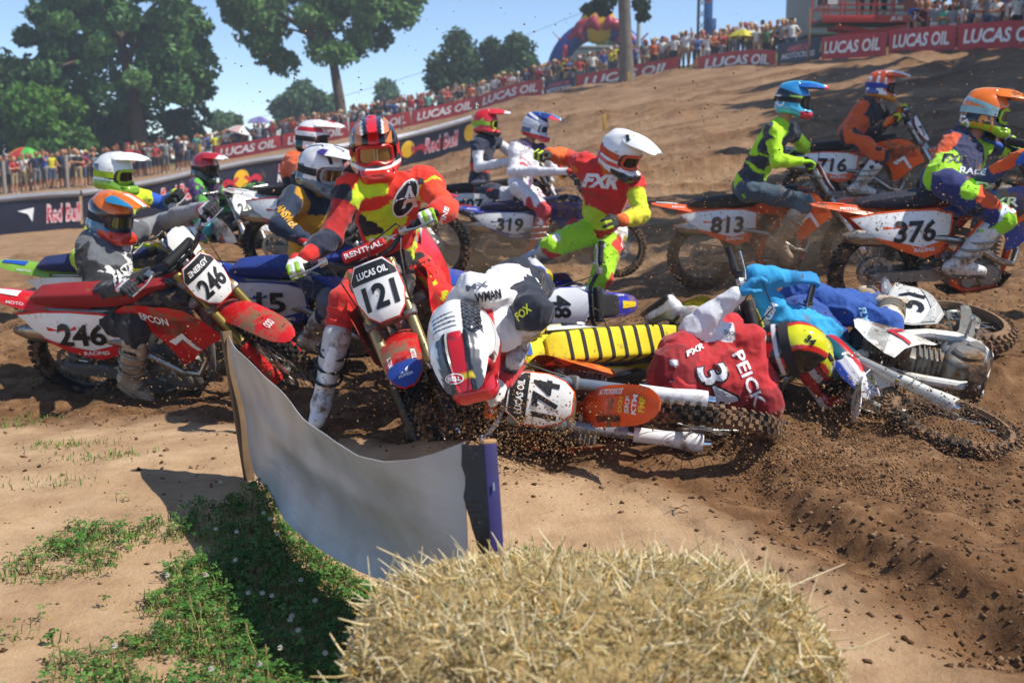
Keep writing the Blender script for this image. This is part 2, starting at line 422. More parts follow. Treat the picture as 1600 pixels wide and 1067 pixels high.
fq = np.stack([I[:-1, :-1], I[1:, :-1], I[1:, 1:], I[:-1, 1:]], -1).reshape(-1, 4)
ground_me = new_mesh('ground', np.c_[xy, zz], fq)
# soil: 0 dry pale sand, 1 dark moist loam; the hill streaks are painted rut shade
dd = np.hypot(xy[:, 0], xy[:, 1]); p3 = np.c_[xy, np.zeros(len(xy))]
soil_shade = trk * (1 - .5 * sstep(8.5, 16, dd + 1.2 * vnoise(p3, .5, 90)) + .12 * vnoise(p3, 1.3, 91))
soil_shade = soil_shade + .55 * np.exp(-((seg_dist(xy, RIDGE) + .02) / .3) ** 2) * (dd < 9)
st_ = np.c_[xy[:, 0] * .22 + .25 * xy[:, 1] * .22, xy[:, 1], 0 * xy[:, 0]]; rut_shade = np.maximum((1 - np.abs(vnoise(st_, .9, 82))) ** 5, .7 * (1 - np.abs(vnoise(st_ + 7, 1.9, 83))) ** 5)
soil_shade = soil_shade + .55 * rut_shade * sstep(10, 18, dd) * (xy[:, 0] > -5)  # dark streaks painted along the hill ruts in place of their shade
soil_shade = np.clip(soil_shade, 0, 1.5)
fence_d = np.interp(xy[:, 0], *zip(*sorted((W(*p).x, W(*p).y) for p in LUCAS)))
grassm = sstep(0, 6, xy[:, 1] - fence_d) * (xy[:, 0] < 60)
left_strip = sstep(-3, 0, xy[:, 1] - fence_d) * 0
a = ground_me.attributes.new('soil_shade', 'FLOAT', 'POINT'); a.data.foreach_set('value', soil_shade.astype(np.float32))
a = ground_me.attributes.new('turf', 'FLOAT', 'POINT'); a.data.foreach_set('value', grassm.astype(np.float32))
def ground_material():
    m = bpy.data.materials.new('track_soil'); m.use_nodes = True; N, L = m.node_tree.nodes, m.node_tree.links; b = N['Principled BSDF']
    b.inputs['Roughness'].default_value = .95; b.inputs['Specular IOR Level'].default_value = .15
    tc = N.new('ShaderNodeTexCoord')
    def noise(sc, det=5, ro=.6):
        n = N.new('ShaderNodeTexNoise'); n.inputs['Scale'].default_value = sc; n.inputs['Detail'].default_value = det; n.inputs['Roughness'].default_value = ro
        L.new(tc.outputs['Object'], n.inputs['Vector']); return n.outputs[0]
    def ramp(src, stops):
        r = N.new('ShaderNodeValToRGB'); L.new(src, r.inputs[0]); e = r.color_ramp.elements
        while len(e) < len(stops): e.new(.5)
        for k, (p, c) in enumerate(stops): e[k].position = p; e[k].color = (*srgb(c), 1)
        return r.outputs[0]
    def mix(f, a_, b_):
        x = N.new('ShaderNodeMix'); x.data_type = 'RGBA'; L.new(f, x.inputs[0]); L.new(a_, x.inputs[6]); L.new(b_, x.inputs[7]); return x.outputs[2]
    at = N.new('ShaderNodeAttribute'); at.attribute_name = 'soil_shade'
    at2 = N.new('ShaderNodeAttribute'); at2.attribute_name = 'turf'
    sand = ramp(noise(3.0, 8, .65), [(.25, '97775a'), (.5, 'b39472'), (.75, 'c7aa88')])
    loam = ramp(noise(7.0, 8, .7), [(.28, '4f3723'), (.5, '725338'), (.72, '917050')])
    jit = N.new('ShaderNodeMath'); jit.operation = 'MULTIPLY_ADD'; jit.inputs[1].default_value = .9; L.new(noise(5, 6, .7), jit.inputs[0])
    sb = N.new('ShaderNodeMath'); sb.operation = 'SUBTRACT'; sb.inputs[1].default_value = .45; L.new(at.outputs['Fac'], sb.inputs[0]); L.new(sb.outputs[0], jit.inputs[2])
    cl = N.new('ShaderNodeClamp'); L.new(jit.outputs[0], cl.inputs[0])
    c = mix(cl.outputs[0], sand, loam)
    turf = ramp(noise(.8, 6), [(.3, '3a4a22'), (.7, '5d6b35')]); c = mix(at2.outputs['Fac'], c, turf)
    L.new(c, b.inputs['Base Color'])
    bp = N.new('ShaderNodeBump'); bp.inputs['Strength'].default_value = .55; bp.inputs['Distance'].default_value = .03
    ad = N.new('ShaderNodeMath'); ad.operation = 'MULTIPLY_ADD'; ad.inputs[1].default_value = .35; L.new(noise(110, 4, .7), ad.inputs[0]); L.new(noise(38, 6, .7), ad.inputs[2])
    L.new(ad.outputs[0], bp.inputs['Height']); L.new(bp.outputs[0], b.inputs['Normal'])
    return m
GROUND_M = ground_material()
ground = tag(obj('ground', ground_me, GROUND_M), 'brown worked dirt of the track with pale dry sand beside it', 'ground', kind='structure')
# quick height lookup on the built sheet
ZG = zz.reshape(nx_, ny_)
def gh(x, y):
    i = int(np.clip(np.searchsorted(gx, x) - 1, 0, nx_ - 2)); j = int(np.clip(np.searchsorted(gy, y) - 1, 0, ny_ - 2))
    a_ = (x - gx[i]) / (gx[i + 1] - gx[i]); b_ = (y - gy[j]) / (gy[j + 1] - gy[j])
    return float(ZG[i, j] * (1 - a_) * (1 - b_) + ZG[i + 1, j] * a_ * (1 - b_) + ZG[i, j + 1] * (1 - a_) * b_ + ZG[i + 1, j + 1] * a_ * b_)
def line_at(line, u):
    us = [p[0] for p in line]; return tuple(float(np.interp(u, us, [p[k] for p in line])) for k in (1, 2))
# ------------------------------------------------------------------ motocross bikes
# bike frame: x forward, y left, z up, origin where the rear tyre touches the ground
FD = Vector((.454, 0, -.891)); FN = Vector((.891, 0, .454)); H0 = Vector((1.115, 0, 1.02)); SAG = .11; RAX = Vector((0, 0, .335 + SAG)); FAX = Vector((1.485, 0, .355))
GRIP_L = Vector((.985, .355, 1.262)); GRIP_R = Vector((.985, -.355, 1.262)); PEG_L = Vector((.56, .24, .40)); PEG_R = Vector((.56, -.24, .40))
def fork(t, y, off=.035): return H0 + FN * off + FD * t + Vector((0, y, 0))
def wheel_meshes(r, wd, kn, rim_r):
    d = {}
    tw = wd / 2; prof = []
    for k in range(9):
        a = math.pi * (k / 8) - math.pi / 2
        prof.append((r - .018 - (1 - math.cos(a)) * (r - .018 - rim_r) * .95, math.sin(a) * tw))
    m = MB().lathe(prof + [(rim_r - .004, tw * .5), (rim_r - .004, -tw * .5)], 48, closed=True)
    for k in range(kn):
        for row in ((0, .016), (-1, .014), (1, .014), (-1.75, .013), (1.75, .013)):
            a = 2 * math.pi * (k + (.5 if abs(row[0]) == 1 else 0)) / kn; off = row[0] * tw * .5
            rr = r - .012 - (abs(row[0]) > 1.5) * .02 - (abs(row[0]) == 1) * .004
            m.box((rr * math.cos(a), off, rr * math.sin(a)), (.026, .02, .021), rot=rot_axis('Y', -a) @ (rot_axis('Z', -.7 * np.sign(row[0])) if abs(row[0]) > 1.5 else Matrix.Identity(3)))
    d['tyre'] = m.mesh('tyre')
    d['rim'] = MB().lathe([(rim_r + .008, -.024), (rim_r + .01, -.02), (rim_r - .008, -.014), (rim_r - .014, 0), (rim_r - .008, .014), (rim_r + .01, .02), (rim_r + .008, .024), (rim_r - .012, .02), (rim_r - .02, 0), (rim_r - .012, -.02)], 48, closed=True).mesh('rim')
    m = MB()
    for k in range(32):
        a = 2 * math.pi * k / 32; s = 1 if k % 2 else -1; b = a + (.35 if (k // 2) % 2 else -.35)
        m.tube([(.042 * math.cos(b), s * .032, .042 * math.sin(b)), (rim_r * math.cos(a), 0, rim_r * math.sin(a))], .0022, 3, cap=False)
    d['spokes'] = m.mesh('spokes')
    d['hub'] = MB().lathe([(.001, -.06), (.022, -.06), (.024, -.04), (.045, -.036), (.045, -.028), (.028, -.02), (.028, .02), (.045, .028), (.045, .036), (.024, .04), (.022, .06), (.001, .06)], 20).mesh('hub')
    rd = .125 if kn > 34 else .12
    m = MB().lathe([(rd, -.047), (rd, -.043), (rd - .03, -.043), (rd - .03, -.047)], 28, closed=True)
    for k in range(6):
        a = k * math.pi / 3; m.tube([((rd - .02) * math.cos(a), -.045, (rd - .02) * math.sin(a)), (.04 * math.cos(a + .3), -.04, .04 * math.sin(a + .3))], .005, 5)
    d['brake_disc'] = m.mesh('brake_disc')
    m = MB().lathe([(.1, .05), (.1, .056), (.075, .056), (.075, .05)], 40, closed=True)
    for k in range(40):
        a = 2 * math.pi * k / 40; m.box((.104 * math.cos(a), .053, .104 * math.sin(a)), (.01, .005, .008), rot=rot_axis('Y', -a))
    for k in range(6):
        a = k * math.pi / 3; m.tube([(.08 * math.cos(a), .053, .08 * math.sin(a)), (.03 * math.cos(a), .045, .03 * math.sin(a))], .007, 5)
    d['sprocket'] = m.mesh('sprocket')
    return d
BK = {}
BK['rw'] = wheel_meshes(.335, .115, 36, .24); BK['fw'] = wheel_meshes(.355, .085, 40, .275)
def arc_ring(x, z, hw, drop, n=9, tilt=0):
    return [Vector((x + tilt * (abs(-1 + 2 * k / (n - 1)) ** 2), hw * (-1 + 2 * k / (n - 1)), z - drop * abs(-1 + 2 * k / (n - 1)) ** 2.2)) for k in range(n)]
def sheet_mesh(name, rings, th=.005):
    m = MB().loft(rings, closed_ring=False); me = bpy.data.meshes.new(name); me.from_pydata(m.v, [], m.f)
    bm = bmesh.new(); bm.from_mesh(me); bmesh.ops.recalc_face_normals(bm, faces=bm.faces); bmesh.ops.solidify(bm, geom=list(bm.faces), thickness=th); bmesh.ops.recalc_face_normals(bm, faces=bm.faces); bm.to_mesh(me); bm.free()
    me.polygons.foreach_set('use_smooth', np.ones(len(me.polygons), bool)); me.set_sharp_from_angle(angle=R(38)); return me
def rr_ring(x, zc, hw, hh, n=16, p=3.2):
    o = []
    for k in range(n):
        a = 2 * math.pi * k / n; c, s_ = math.cos(a), math.sin(a)
        o.append(Vector((x, hw * math.copysign(abs(c) ** (2 / p), c), zc + hh * math.copysign(abs(s_) ** (2 / p), s_))))
    return o
BK['front_fender'] = sheet_mesh('front_fender', [arc_ring(*a) for a in [(.99, .69, .045, .012), (1.06, .765, .066, .02), (1.14, .815, .084, .026), (1.26, .848, .094, .028), (1.4, .862, .097, .026), (1.54, .853, .096, .022), (1.64, .836, .09, .018), (1.7, .82, .078, .013), (1.75, .802, .05, .007), (1.775, .792, .022, .003)]])
BK['rear_fender'] = sheet_mesh('rear_fender', [arc_ring(*a) for a in [(.3, .885, .085, .06), (.12, .905, .09, .06), (-.02, .93, .095, .055), (-.16, .96, .095, .045), (-.3, .985, .085, .03), (-.4, 1.0, .065, .018), (-.445, 1.003, .035, .006)]])
BK['seat'] = MB().loft([rr_ring(*a, n=24, p=6) for a in [(-.1, .955, .05, .012), (-.06, .962, .075, .028), (.1, .955, .082, .045), (.3, .948, .085, .055), (.5, .95, .085, .055), (.66, .965, .075, .05), (.78, .99, .055, .04), (.86, 1.01, .04, .022), (.885, 1.015, .015, .006)]]).mesh('seat')
BK['fuel_tank'] = MB().loft([rr_ring(*a) for a in [(.58, .87, .06, .04), (.68, .88, .11, .08), (.82, .9, .14, .1), (.94, .91, .14, .09), (1.02, .91, .1, .06)]]).mesh('fuel_tank')
BK['tank_cap'] = MB().lathe([(.001, .03), (.035, .03), (.038, .02), (.038, 0)], 16, axis='z', c=(.9, 0, 1.005)).mesh('tank_cap')
def shroud_place(sg):
    def f(x, z):
        t = min(max((x - .5) / .5, 0), 1); y = .105 + .12 * t * t * (3 - 2 * t) - .5 * max(0, x - 1.02) ** 1.4 - .16 * max(0, .72 - z) + .05 * max(0, z - .9)
        return Vector((x, sg * y, z))
    return f
SHROUD = [(.46, .86), (.6, .93), (.78, .965), (.95, .985), (1.05, .96), (1.13, .88), (1.2, .77), (1.215, .715), (1.12, .68), (1.02, .61), (.95, .545), (.88, .53), (.87, .62), (.83, .71), (.72, .79), (.56, .81)]
SIDEP = [(-.19, .875), (-.02, .885), (.2, .88), (.4, .86), (.52, .82), (.5, .7), (.42, .58), (.3, .56), (.12, .64), (-.06, .74)]
def side_place(sg):
    def f(x, z):
        return Vector((x, sg * (.11 + .06 * math.exp(-((x - .12) / .26) ** 2) * min(1, max(0, (.885 - z) / .1)) + .05 * max(0, .8 - z)), z))
    return f
PLATE = [(-.075, .15), (.075, .15), (.118, .085), (.122, -.02), (.095, -.1), (.05, -.145), (-.05, -.145), (-.095, -.1), (-.122, -.02), (-.118, .085)]
def plate_place(y, h, off=0): return H0 + FN * (.115 + off - 2.2 * y * y) - FD * (h + .005) + Vector((0, y, 0))
for sg, nm in ((1, 'l'), (-1, 'r')):
    BK['shroud' + nm] = panel_mesh('radiator_shroud', SHROUD, shroud_place(sg), .006, .06)
    BK['side' + nm] = panel_mesh('side_panel', SIDEP, side_place(sg), .006, .07)
    m = MB().tube([fork(-.15, sg * .1), fork(-.14, sg * .1), fork(.4, sg * .1), fork(.41, sg * .1)], [.024, .028, .028, .031], 14); BK['forkup' + nm] = m.mesh('fork_leg')
    m = MB().tube([fork(.40, sg * .1), fork(.70, sg * .1)], .0235, 12); m.box(fork(.745, sg * .1) + Vector((.01, 0, 0)), (.06, .04, .1), .012, rot_axis('Y', R(-27))); BK['forklow' + nm] = m.mesh('fork_tube')
    rings = []
    for t in (.44, .5, .6, .7, .76):
        w = .036 if t < .7 else .045
        rings.append([fork(t, sg * .1) + FN * (w * math.cos(a)) + Vector((0, w * math.sin(a), 0)) for a in [R(-100 + 200 * k / 8) for k in range(9)]])
    BK['guard' + nm] = sheet_mesh('fork_guard', rings, .004)
    BK['peg' + nm] = MB().box((.56, sg * .22, .395), (.06, .1, .018), .004).tube([(.53, sg * .11, .4), (.56, sg * .18, .395)], .012, 6).mesh('footpeg')
    BK['rad' + nm] = MB().box((1.0, sg * .135, .78), (.05, .08, .26), .008)
    for k in range(9): BK['rad' + nm].box((1.032, sg * .135, .68 + k * .026), (.016, .084, .006), rot=rot_axis('Y', .5))
    BK['rad' + nm] = BK['rad' + nm].mesh('radiator')
    grip = MB().tube([(.998, sg * .275, 1.262), (.99, sg * .33, 1.264), (.975, sg * .405, 1.268), (.974, sg * .41, 1.268)], [.019, .0175, .0185, .021], 12); grip.lathe([(.03, -.004), (.03, .004), (.015, .004), (.015, -.004)], 14, c=(1.0, sg * .27, 1.262), closed=True)
    BK['grip' + nm] = grip.mesh('grip')
    BK['lever' + nm] = MB().box((1.02, sg * .215, 1.258), (.05, .045, .035), .008).tube([(1.045, sg * .22, 1.262), (1.065, sg * .28, 1.26), (1.06, sg * .39, 1.262)], [.009, .006, .007], 6).mesh('lever')
m2 = MB()
for t in (-.08, .13):
    m2.box(H0 + FD * t + FN * .02, (.06, .2, .038), .01, rot_axis('Y', R(27)))
    for y in (-.1, .1): m2.box(fork(t, y), (.08, .075, .045), .02, rot_axis('Y', R(27)))
m2.tube([H0 + FD * -.1, H0 + FD * .15], .026, 12)
BK['clamp'] = m2.mesh('triple_clamp')
bar = [(1.0, -.41, 1.268), (1.0, -.3, 1.262), (1.022, -.215, 1.25), (1.045, -.12, 1.2), (1.05, -.06, 1.19), (1.05, .06, 1.19), (1.045, .12, 1.2), (1.022, .215, 1.25), (1.0, .3, 1.262), (1.0, .41, 1.268)]
bar = [(x - (.02 if abs(y) > .25 else 0) - .0 , y, z) for x, y, z in bar]
m = MB().tube(bar, .0135, 10)
for y in (-.05, .05): m.box((1.052, y, 1.165), (.05, .04, .07), .008)
BK['handlebar'] = m.mesh('handlebar')
BK['bar_pad'] = MB().tube([(1.045, -.115, 1.245), (1.045, -.105, 1.245), (1.045, .105, 1.245), (1.045, .115, 1.245)], [.02, .03, .03, .02], 12).mesh('bar_pad')
m = MB()
for sg in (1, -1):
    m.tube([(1.03, sg * .2, 1.25), (1.12, sg * .17, 1.2), (1.2, sg * .13, 1.02), (1.2, sg * .12, .85), (1.3, sg * .12, .6), (1.43, sg * .1, .4)], .004, 5)
m.tube([(1.0, .23, 1.25), (1.1, .2, 1.33), (1.16, .05, 1.3), (1.1, -.06, 1.1), (.95, -.08, .95)], .004, 5)
BK['cables'] = m.mesh('cables')
BK['plate'] = panel_mesh('front_number_plate', PLATE, plate_place, .006, .05)
m = MB()
m.tube([(1.09, 0, .96), (1.05, 0, .8), (1.0, 0, .55), (.95, 0, .36), (.88, 0, .27)], [.035, .032, .028, .026, .025], 10)
for sg in (1, -1):
    m.tube([(1.08, sg * .03, .93), (.95, sg * .1, .86), (.75, sg * .125, .74), (.6, sg * .12, .6), (.53, sg * .11, .45), (.54, sg * .1, .32), (.62, sg * .09, .25), (.88, sg * .05, .25)], [.035, .032, .03, .03, .034, .028, .022, .02], 8)
    m.tube([(.62, sg * .07, .86), (.3, sg * .075, .87), (.0, sg * .07, .89)], .012, 6); m.tube([(.54, sg * .09, .55), (.3, sg * .075, .72), (.05, sg * .07, .87)], .011, 6)
BK['frame'] = m.mesh('frame')
m = MB()
m.box((.72, 0, .37), (.36, .24, .22), .05, seg=3); m.box((.62, 0, .42), (.2, .2, .2), .05, seg=3)
m.box((.8, 0, .55), (.15, .16, .16), .015, rot_axis('Y', R(8)))
for k in range(5): m.box((.8 + .004 * k, 0, .5 + k * .028), (.17, .185, .008), rot=rot_axis('Y', R(8)))
m.box((.82, 0, .67), (.17, .15, .1), .025, rot_axis('Y', R(8))); m.box((.82, 0, .74), (.14, .12, .06), .02, rot_axis('Y', R(8)))
for sg in (1, -1):
    m.lathe([(.001, sg * .15), (.07, sg * .148), (.085, sg * .135), (.088, sg * .11)], 22, c=(.78, 0, .36)); m.lathe([(.001, sg * .138), (.045, sg * .137), (.055, sg * .12), (.058, sg * .1)], 18, c=(.63, 0, .33))
m.tube([(.7, -.1, .66), (.62, -.06, .68), (.55, 0, .7)], .03, 8)
BK['engine'] = m.mesh('engine')
m = MB().tube([(.9, -.02, .66), (.98, -.05, .6), (1.0, -.1, .5), (.95, -.14, .42), (.85, -.16, .45), (.72, -.165, .55), (.6, -.16, .63), (.48, -.125, .66), (.3, -.105, .685)], [.02, .022, .023, .024, .026, .027, .027, .026, .03], 10)
BK['exhaust'] = m.mesh('exhaust_pipe')
BK['muffler'] = MB().loft([[Vector((x, -.112 + hw * math.cos(2 * math.pi * k / 12), z + hh * math.sin(2 * math.pi * k / 12))) for k in range(12)] for x, z, hw, hh in [(.32, .685, .026, .026), (.26, .69, .04, .055), (.05, .715, .045, .065), (-.15, .745, .045, .063), (-.2, .752, .036, .048), (-.26, .762, .02, .024)]]).mesh('muffler')
m = MB()
for sg in (1, -1):
    m.loft([[Vector((x, sg * y + dy * w, z + dz * h)) for dy, dz in ((-1, -1), (1, -1), (1, 1), (-1, 1))] for x, y, z, w, h in [(.54, .085, .42, .02, .05), (.4, .1, .4, .02, .045), (.12, .1, .425, .017, .034), (-.03, .1, .445, .016, .03)]])
m.box((.4, 0, .4), (.1, .2, .06), .015); m.box((-.035, 0, .445), (.06, .236, .045), .008); m.box((.13, .053, .36), (.09, .03, .05), .008)
BK['swingarm'] = m.mesh('swingarm', sharp=30)
m = MB(); c1, c2, r1, r2 = Vector((.6, .053, .37)), Vector((0, .053, .445)), .035, .102
n1 = [(c1.x + r1 * math.cos(a), c1.z + r1 * math.sin(a)) for a in [R(-95 + 190 * k / 8) for k in range(9)]]; n2 = [(c2.x + r2 * math.cos(a), c2.z + r2 * math.sin(a)) for a in [R(95 + 170 * k / 12) for k in range(13)]]
lp = n1 + n2; m.tube([(x, .053, z) for x, z in lp], .0065, 4, closed=True); BK['chain'] = m.mesh('chain')
m = MB().tube([(.47, 0, .8), (.42, 0, .5)], .022, 8)
for k in range(9): m.lathe([(.032, -.006), (.04, 0), (.032, .006)], 12, axis='z', c=(.462 - k * .0045, 0, .75 - k * .026), closed=True)
BK['shock'] = m.mesh('shock_absorber')
BK['skid'] = MB().loft([[Vector((x, y, z + .02 * (abs(y) > .1))) for y in (-.13, -.09, .09, .13)] for x, z in [(.5, .24), (.7, .225), (.88, .24), (.97, .33)]], closed_ring=False).mesh('skid_plate')
BK['air'] = MB().box((.3, 0, .76), (.34, .15, .16), .03).mesh('airbox')

RUBBER = mat('tyre_rubber', '1b1a19', rough=.9, dirt=.62, vary=.1, bump=.2); RUBBER2 = mat('tyre_rubber_caked', '2a2521', rough=.95, dirt=.85, dirt_col='83654a', vary=.1)
STEEL = mat('brushed_steel', 'b9b9b6', rough=.35, metal=.9, dirt=.45); CHROME = mat('chrome', 'd9d9d9', rough=.12, metal=1, dirt=.2)
ALU = mat('cast_aluminium', '8d8c88', rough=.5, metal=.7, dirt=.6, bump=.1); DARK = mat('black_plastic', '16171a', rough=.5, dirt=.5); TITAN = mat('titanium', 'a39c92', rough=.3, metal=.9, dirt=.5)
GOLD = mat('gold_anodised', 'b08a3c', rough=.3, metal=.8, dirt=.4); GRIPM = mat('grip_rubber', '232427', rough=.8, dirt=.3)

def make_bike(name, label, M, c, group='motocross bikes of the first turn', steer=0., full=True):
    """c: colours body, body2, plate, ink, number, side_number, seat, rim, guard, frame, fender, pad"""
    root = empty(name); root.matrix_world = M; tag(root, label, 'motocross bike', group)
    P = lambda k: c.get(k)
    dq = c.get('dirt', .5); body = plastic(P('body'), dq); fend = plastic(c.get('fender', P('body')), dq); rfend = plastic(c.get('rfender', P('body')), dq)
    white = plastic('e6e6e2'); platem = plastic(c.get('plate', 'ecece8'), .2); sidem = plastic(c.get('sideplate', c.get('plate', 'ecece8')), .3); im = ink(c.get('ink', '131316'))
    framem = mat('frame_' + c.get('frame', '9a9a98'), c.get('frame', '9a9a98'), rough=.4, metal=.6 if 'frame' not in c else .0, dirt=.45)
    S = Matrix.Translation(H0) @ Matrix.Rotation(steer, 4, -FD) @ Matrix.Translation(-H0)
    tyre = c.get('tyre', RUBBER)
    def wheel(nm, W_, ax, Mx, rear):
        h = obj(nm, W_['hub'], ALU, root, Mx @ Matrix.Translation(ax) @ Matrix.Rotation(random.random() * 3, 4, 'Y'))
        obj('tyre', W_['tyre'], tyre, h); obj('rim', W_['rim'], mat('rim_' + c.get('rim', '1c1c1e'), c.get('rim', '1c1c1e'), rough=.35, metal=.3, dirt=.55), h); obj('spokes', W_['spokes'], STEEL, h); obj('brake_disc', W_['brake_disc'], STEEL, h)
        if rear: obj('sprocket', W_['sprocket'], STEEL, h)
    wheel('rear_wheel', BK['rw'], RAX, Matrix(), True); wheel('front_wheel', BK['fw'], FAX, S, False)
    I4 = Matrix()
    for nm, k, m_ in (('frame', 'frame', framem), ('engine', 'engine', ALU), ('swingarm', 'swingarm', ALU), ('exhaust_pipe', 'exhaust', TITAN), ('muffler', 'muffler', TITAN), ('fuel_tank', 'fuel_tank', DARK), ('tank_cap', 'tank_cap', DARK),
                      ('seat', 'seat', mat('seat_' + c.get('seat', '1a1a1d'), c.get('seat', '1a1a1d'), rough=.75, dirt=.35, bump=.3, bscale=120)), ('rear_fender', 'rear_fender', rfend), ('chain', 'chain', STEEL), ('shock_absorber', 'shock', DARK), ('airbox', 'air', DARK), ('skid_plate', 'skid', DARK),
                      ('radiator', 'radl', ALU), ('radiator', 'radr', ALU), ('footpeg', 'pegl', STEEL), ('footpeg', 'pegr', STEEL), ('radiator_shroud', 'shroudl', body), ('radiator_shroud', 'shroudr', body), ('side_panel', 'sidel', sidem), ('side_panel', 'sider', sidem)):
        o = obj(nm, BK[k], m_, root, I4)
        if nm == 'rear_fender':
            rfz = lambda x: float(np.interp(x, [-.445, -.4, -.3, -.16, -.02, .12], [1.003, 1.0, .985, .96, .93, .905]))
            obj('graphic', decal_mesh(poly_geo([(-.5, -.3), (.5, -.5), (.5, .5), (-.5, .3)]), .2, .06, lambda a_, b_: Vector((-.3 + a_, b_, rfz(-.3 + a_) - .03 * (abs(b_) / .09) ** 2.2 + .006)), .03), ink(c.get('accent', 'f0f0ee')), o)
            for sg in (1, -1): obj('lettering', decal_mesh(text_geo(c.get('tail_text', 'MOTO'), .1, .03), .12, .022, lambda a_, b_, sg=sg: Vector((-.2 - sg * a_, sg * (.075 - b_ * .6), rfz(-.2 - sg * a_) - .04 * (.075 / .093) ** 2.2 + .008 + b_ * .75)), .03), ink('f0f0ee'), o)
        if nm == 'radiator_shroud':
            sg = 1 if k[-1] == 'l' else -1; pl = shroud_place(sg)
            def on(a_, b_, pl=pl, sg=sg): p = pl(.82 + a_ * sg * -1 * .97 - b_ * .1 + 0, .885 + b_ - .02 * a_ * -sg); return p + Vector((0, sg * .0075, 0))
            if c.get('brand'):
                w = .24; obj('lettering', decal_mesh(text_geo(c['brand'], .15, .02), w, min(.07, w / text_geo(c['brand'], .15, .02)[2]), on, .04), ink(c.get('brand_ink', 'f2f2f0')), o)
            tri = poly_geo([(-.5, -.2), (.1, .1), (.5, -.5), (.35, -.5), (.05, -.08), (-.3, -.3)])
            obj('graphic', decal_mesh(tri, .34, .3, lambda a_, b_, pl=pl, sg=sg: pl(.98 + a_ * .6, .78 + b_ * .8) + Vector((0, sg * .0075, 0)), .05), ink(c.get('accent', 'f0f0ee')), o)
        if nm == 'side_panel' and c.get('side_number', c.get('number')):
            sg = 1 if k[-1] == 'l' else -1; pl = side_place(sg); tx = text_geo(c.get('side_number', c['number']), .15, .03)
            def on(a_, b_, pl=pl, sg=sg): x = .235 - sg * a_; return pl(x, .752 + b_ - .1 * (x - .2)) + Vector((0, sg * .008, 0))
            obj('border', panel_mesh('border', [(.165 + (x - .165) * 1.05, .722 + (z - .722) * 1.09) for x, z in SIDEP], lambda x, z, pl=pl, sg=sg: pl(x, z) - Vector((0, sg * .004, 0)), .004, .08), ink(c.get('accent2', c['body'])), o)
            low = [(-.06, .742), (.12, .642), (.3, .562), (.42, .582), (.47, .66), (.4, .645), (.28, .63), (.12, .688)]
            obj('graphic', panel_mesh('graphic', low, lambda x, z, pl=pl, sg=sg: pl(x, z) + Vector((0, sg * .0065, 0)), .001, .06), ink(c.get('accent2', c['body'])), o)
            obj('lettering', decal_mesh(text_geo(c.get('side_text', 'RACING'), .1, .03), .16, .028, lambda a_, b_, pl=pl, sg=sg: pl(.3 - sg * a_, .612 + b_ + .1 * (sg * a_)) + Vector((0, sg * .0095, 0)), .05), ink('ecece8'), o)
            obj('number', decal_mesh(tx, .32 if len(c.get('side_number', c['number'])) > 2 else .24, .155, on, .05), im, o)
    fl = c.get('forkc')
    for nm, k, m_ in (('fork_leg', 'forkupl', STEEL if not fl else mat('fork_' + fl, fl, rough=.35, metal=.5, dirt=.3)), ('fork_leg', 'forkupr', STEEL if not fl else mat('fork_' + fl, fl, rough=.35, metal=.5, dirt=.3)), ('fork_tube', 'forklowl', CHROME), ('fork_tube', 'forklowr', CHROME), ('fork_guard', 'guardl', plastic(c.get('guard', 'e8e8e4'))), ('fork_guard', 'guardr', plastic(c.get('guard', 'e8e8e4'))),
                      ('triple_clamp', 'clamp', ALU), ('handlebar', 'handlebar', mat('bar_' + c.get('bar', '2b2b2e'), c.get('bar', '2b2b2e'), rough=.35, metal=.4, dirt=.2)), ('bar_pad', 'bar_pad', mat('pad_' + c.get('pad', '1b1b1d'), c.get('pad', '1b1b1d'), rough=.7, dirt=.2)), ('cables', 'cables', DARK), ('grip', 'gripl', GRIPM), ('grip', 'gripr', GRIPM), ('lever', 'leverl', STEEL), ('lever', 'leverr', STEEL),
                      ('front_fender', 'front_fender', fend), ('front_number_plate', 'plate', platem)):
        o = obj(nm, BK[k], m_, root, S)
        if nm == 'bar_pad' and c.get('pad_text'):
            obj('lettering', decal_mesh(text_geo(c['pad_text'], 0, .02), .2, .028, lambda a_, b_: Vector((1.045 + .031 * math.cos(b_ / .031 + .5), a_, 1.245 + .031 * math.sin(b_ / .031 + .5))), .02), ink('f2f2f0'), o)
        if nm == 'front_number_plate':
            top = c.get('plate_top')
            if top:
                obj('header', decal_mesh(poly_geo([(-.31, .5), (.31, .5), (.5, -.2), (.5, -.5), (-.5, -.5), (-.5, -.2)]), .232, .085, lambda y, h: plate_place(y, h + .105, .0045), .05), ink(c.get('header', '16161a')), o)
                obj('lettering', decal_mesh(text_geo(top, .1, .03), .16, .034, lambda y, h: plate_place(y, h + .1, .0065), .04), ink('f2f2f0'), o)
            if c.get('number'):
                obj('number', decal_mesh(text_geo(c['number'], .1, .035), .185 if len(c['number']) > 2 else .15, .125, lambda y, h: plate_place(y, h - .02, .0055), .04), im, o)
            obj('border', decal_mesh(([(p[0] / .244, p[1] / .3) for p in PLATE], [tuple(range(len(PLATE)))], 1), .256, .315, lambda y, h: plate_place(y, h, -.0035), .06), ink(c.get('accent2', c['body'])), o)
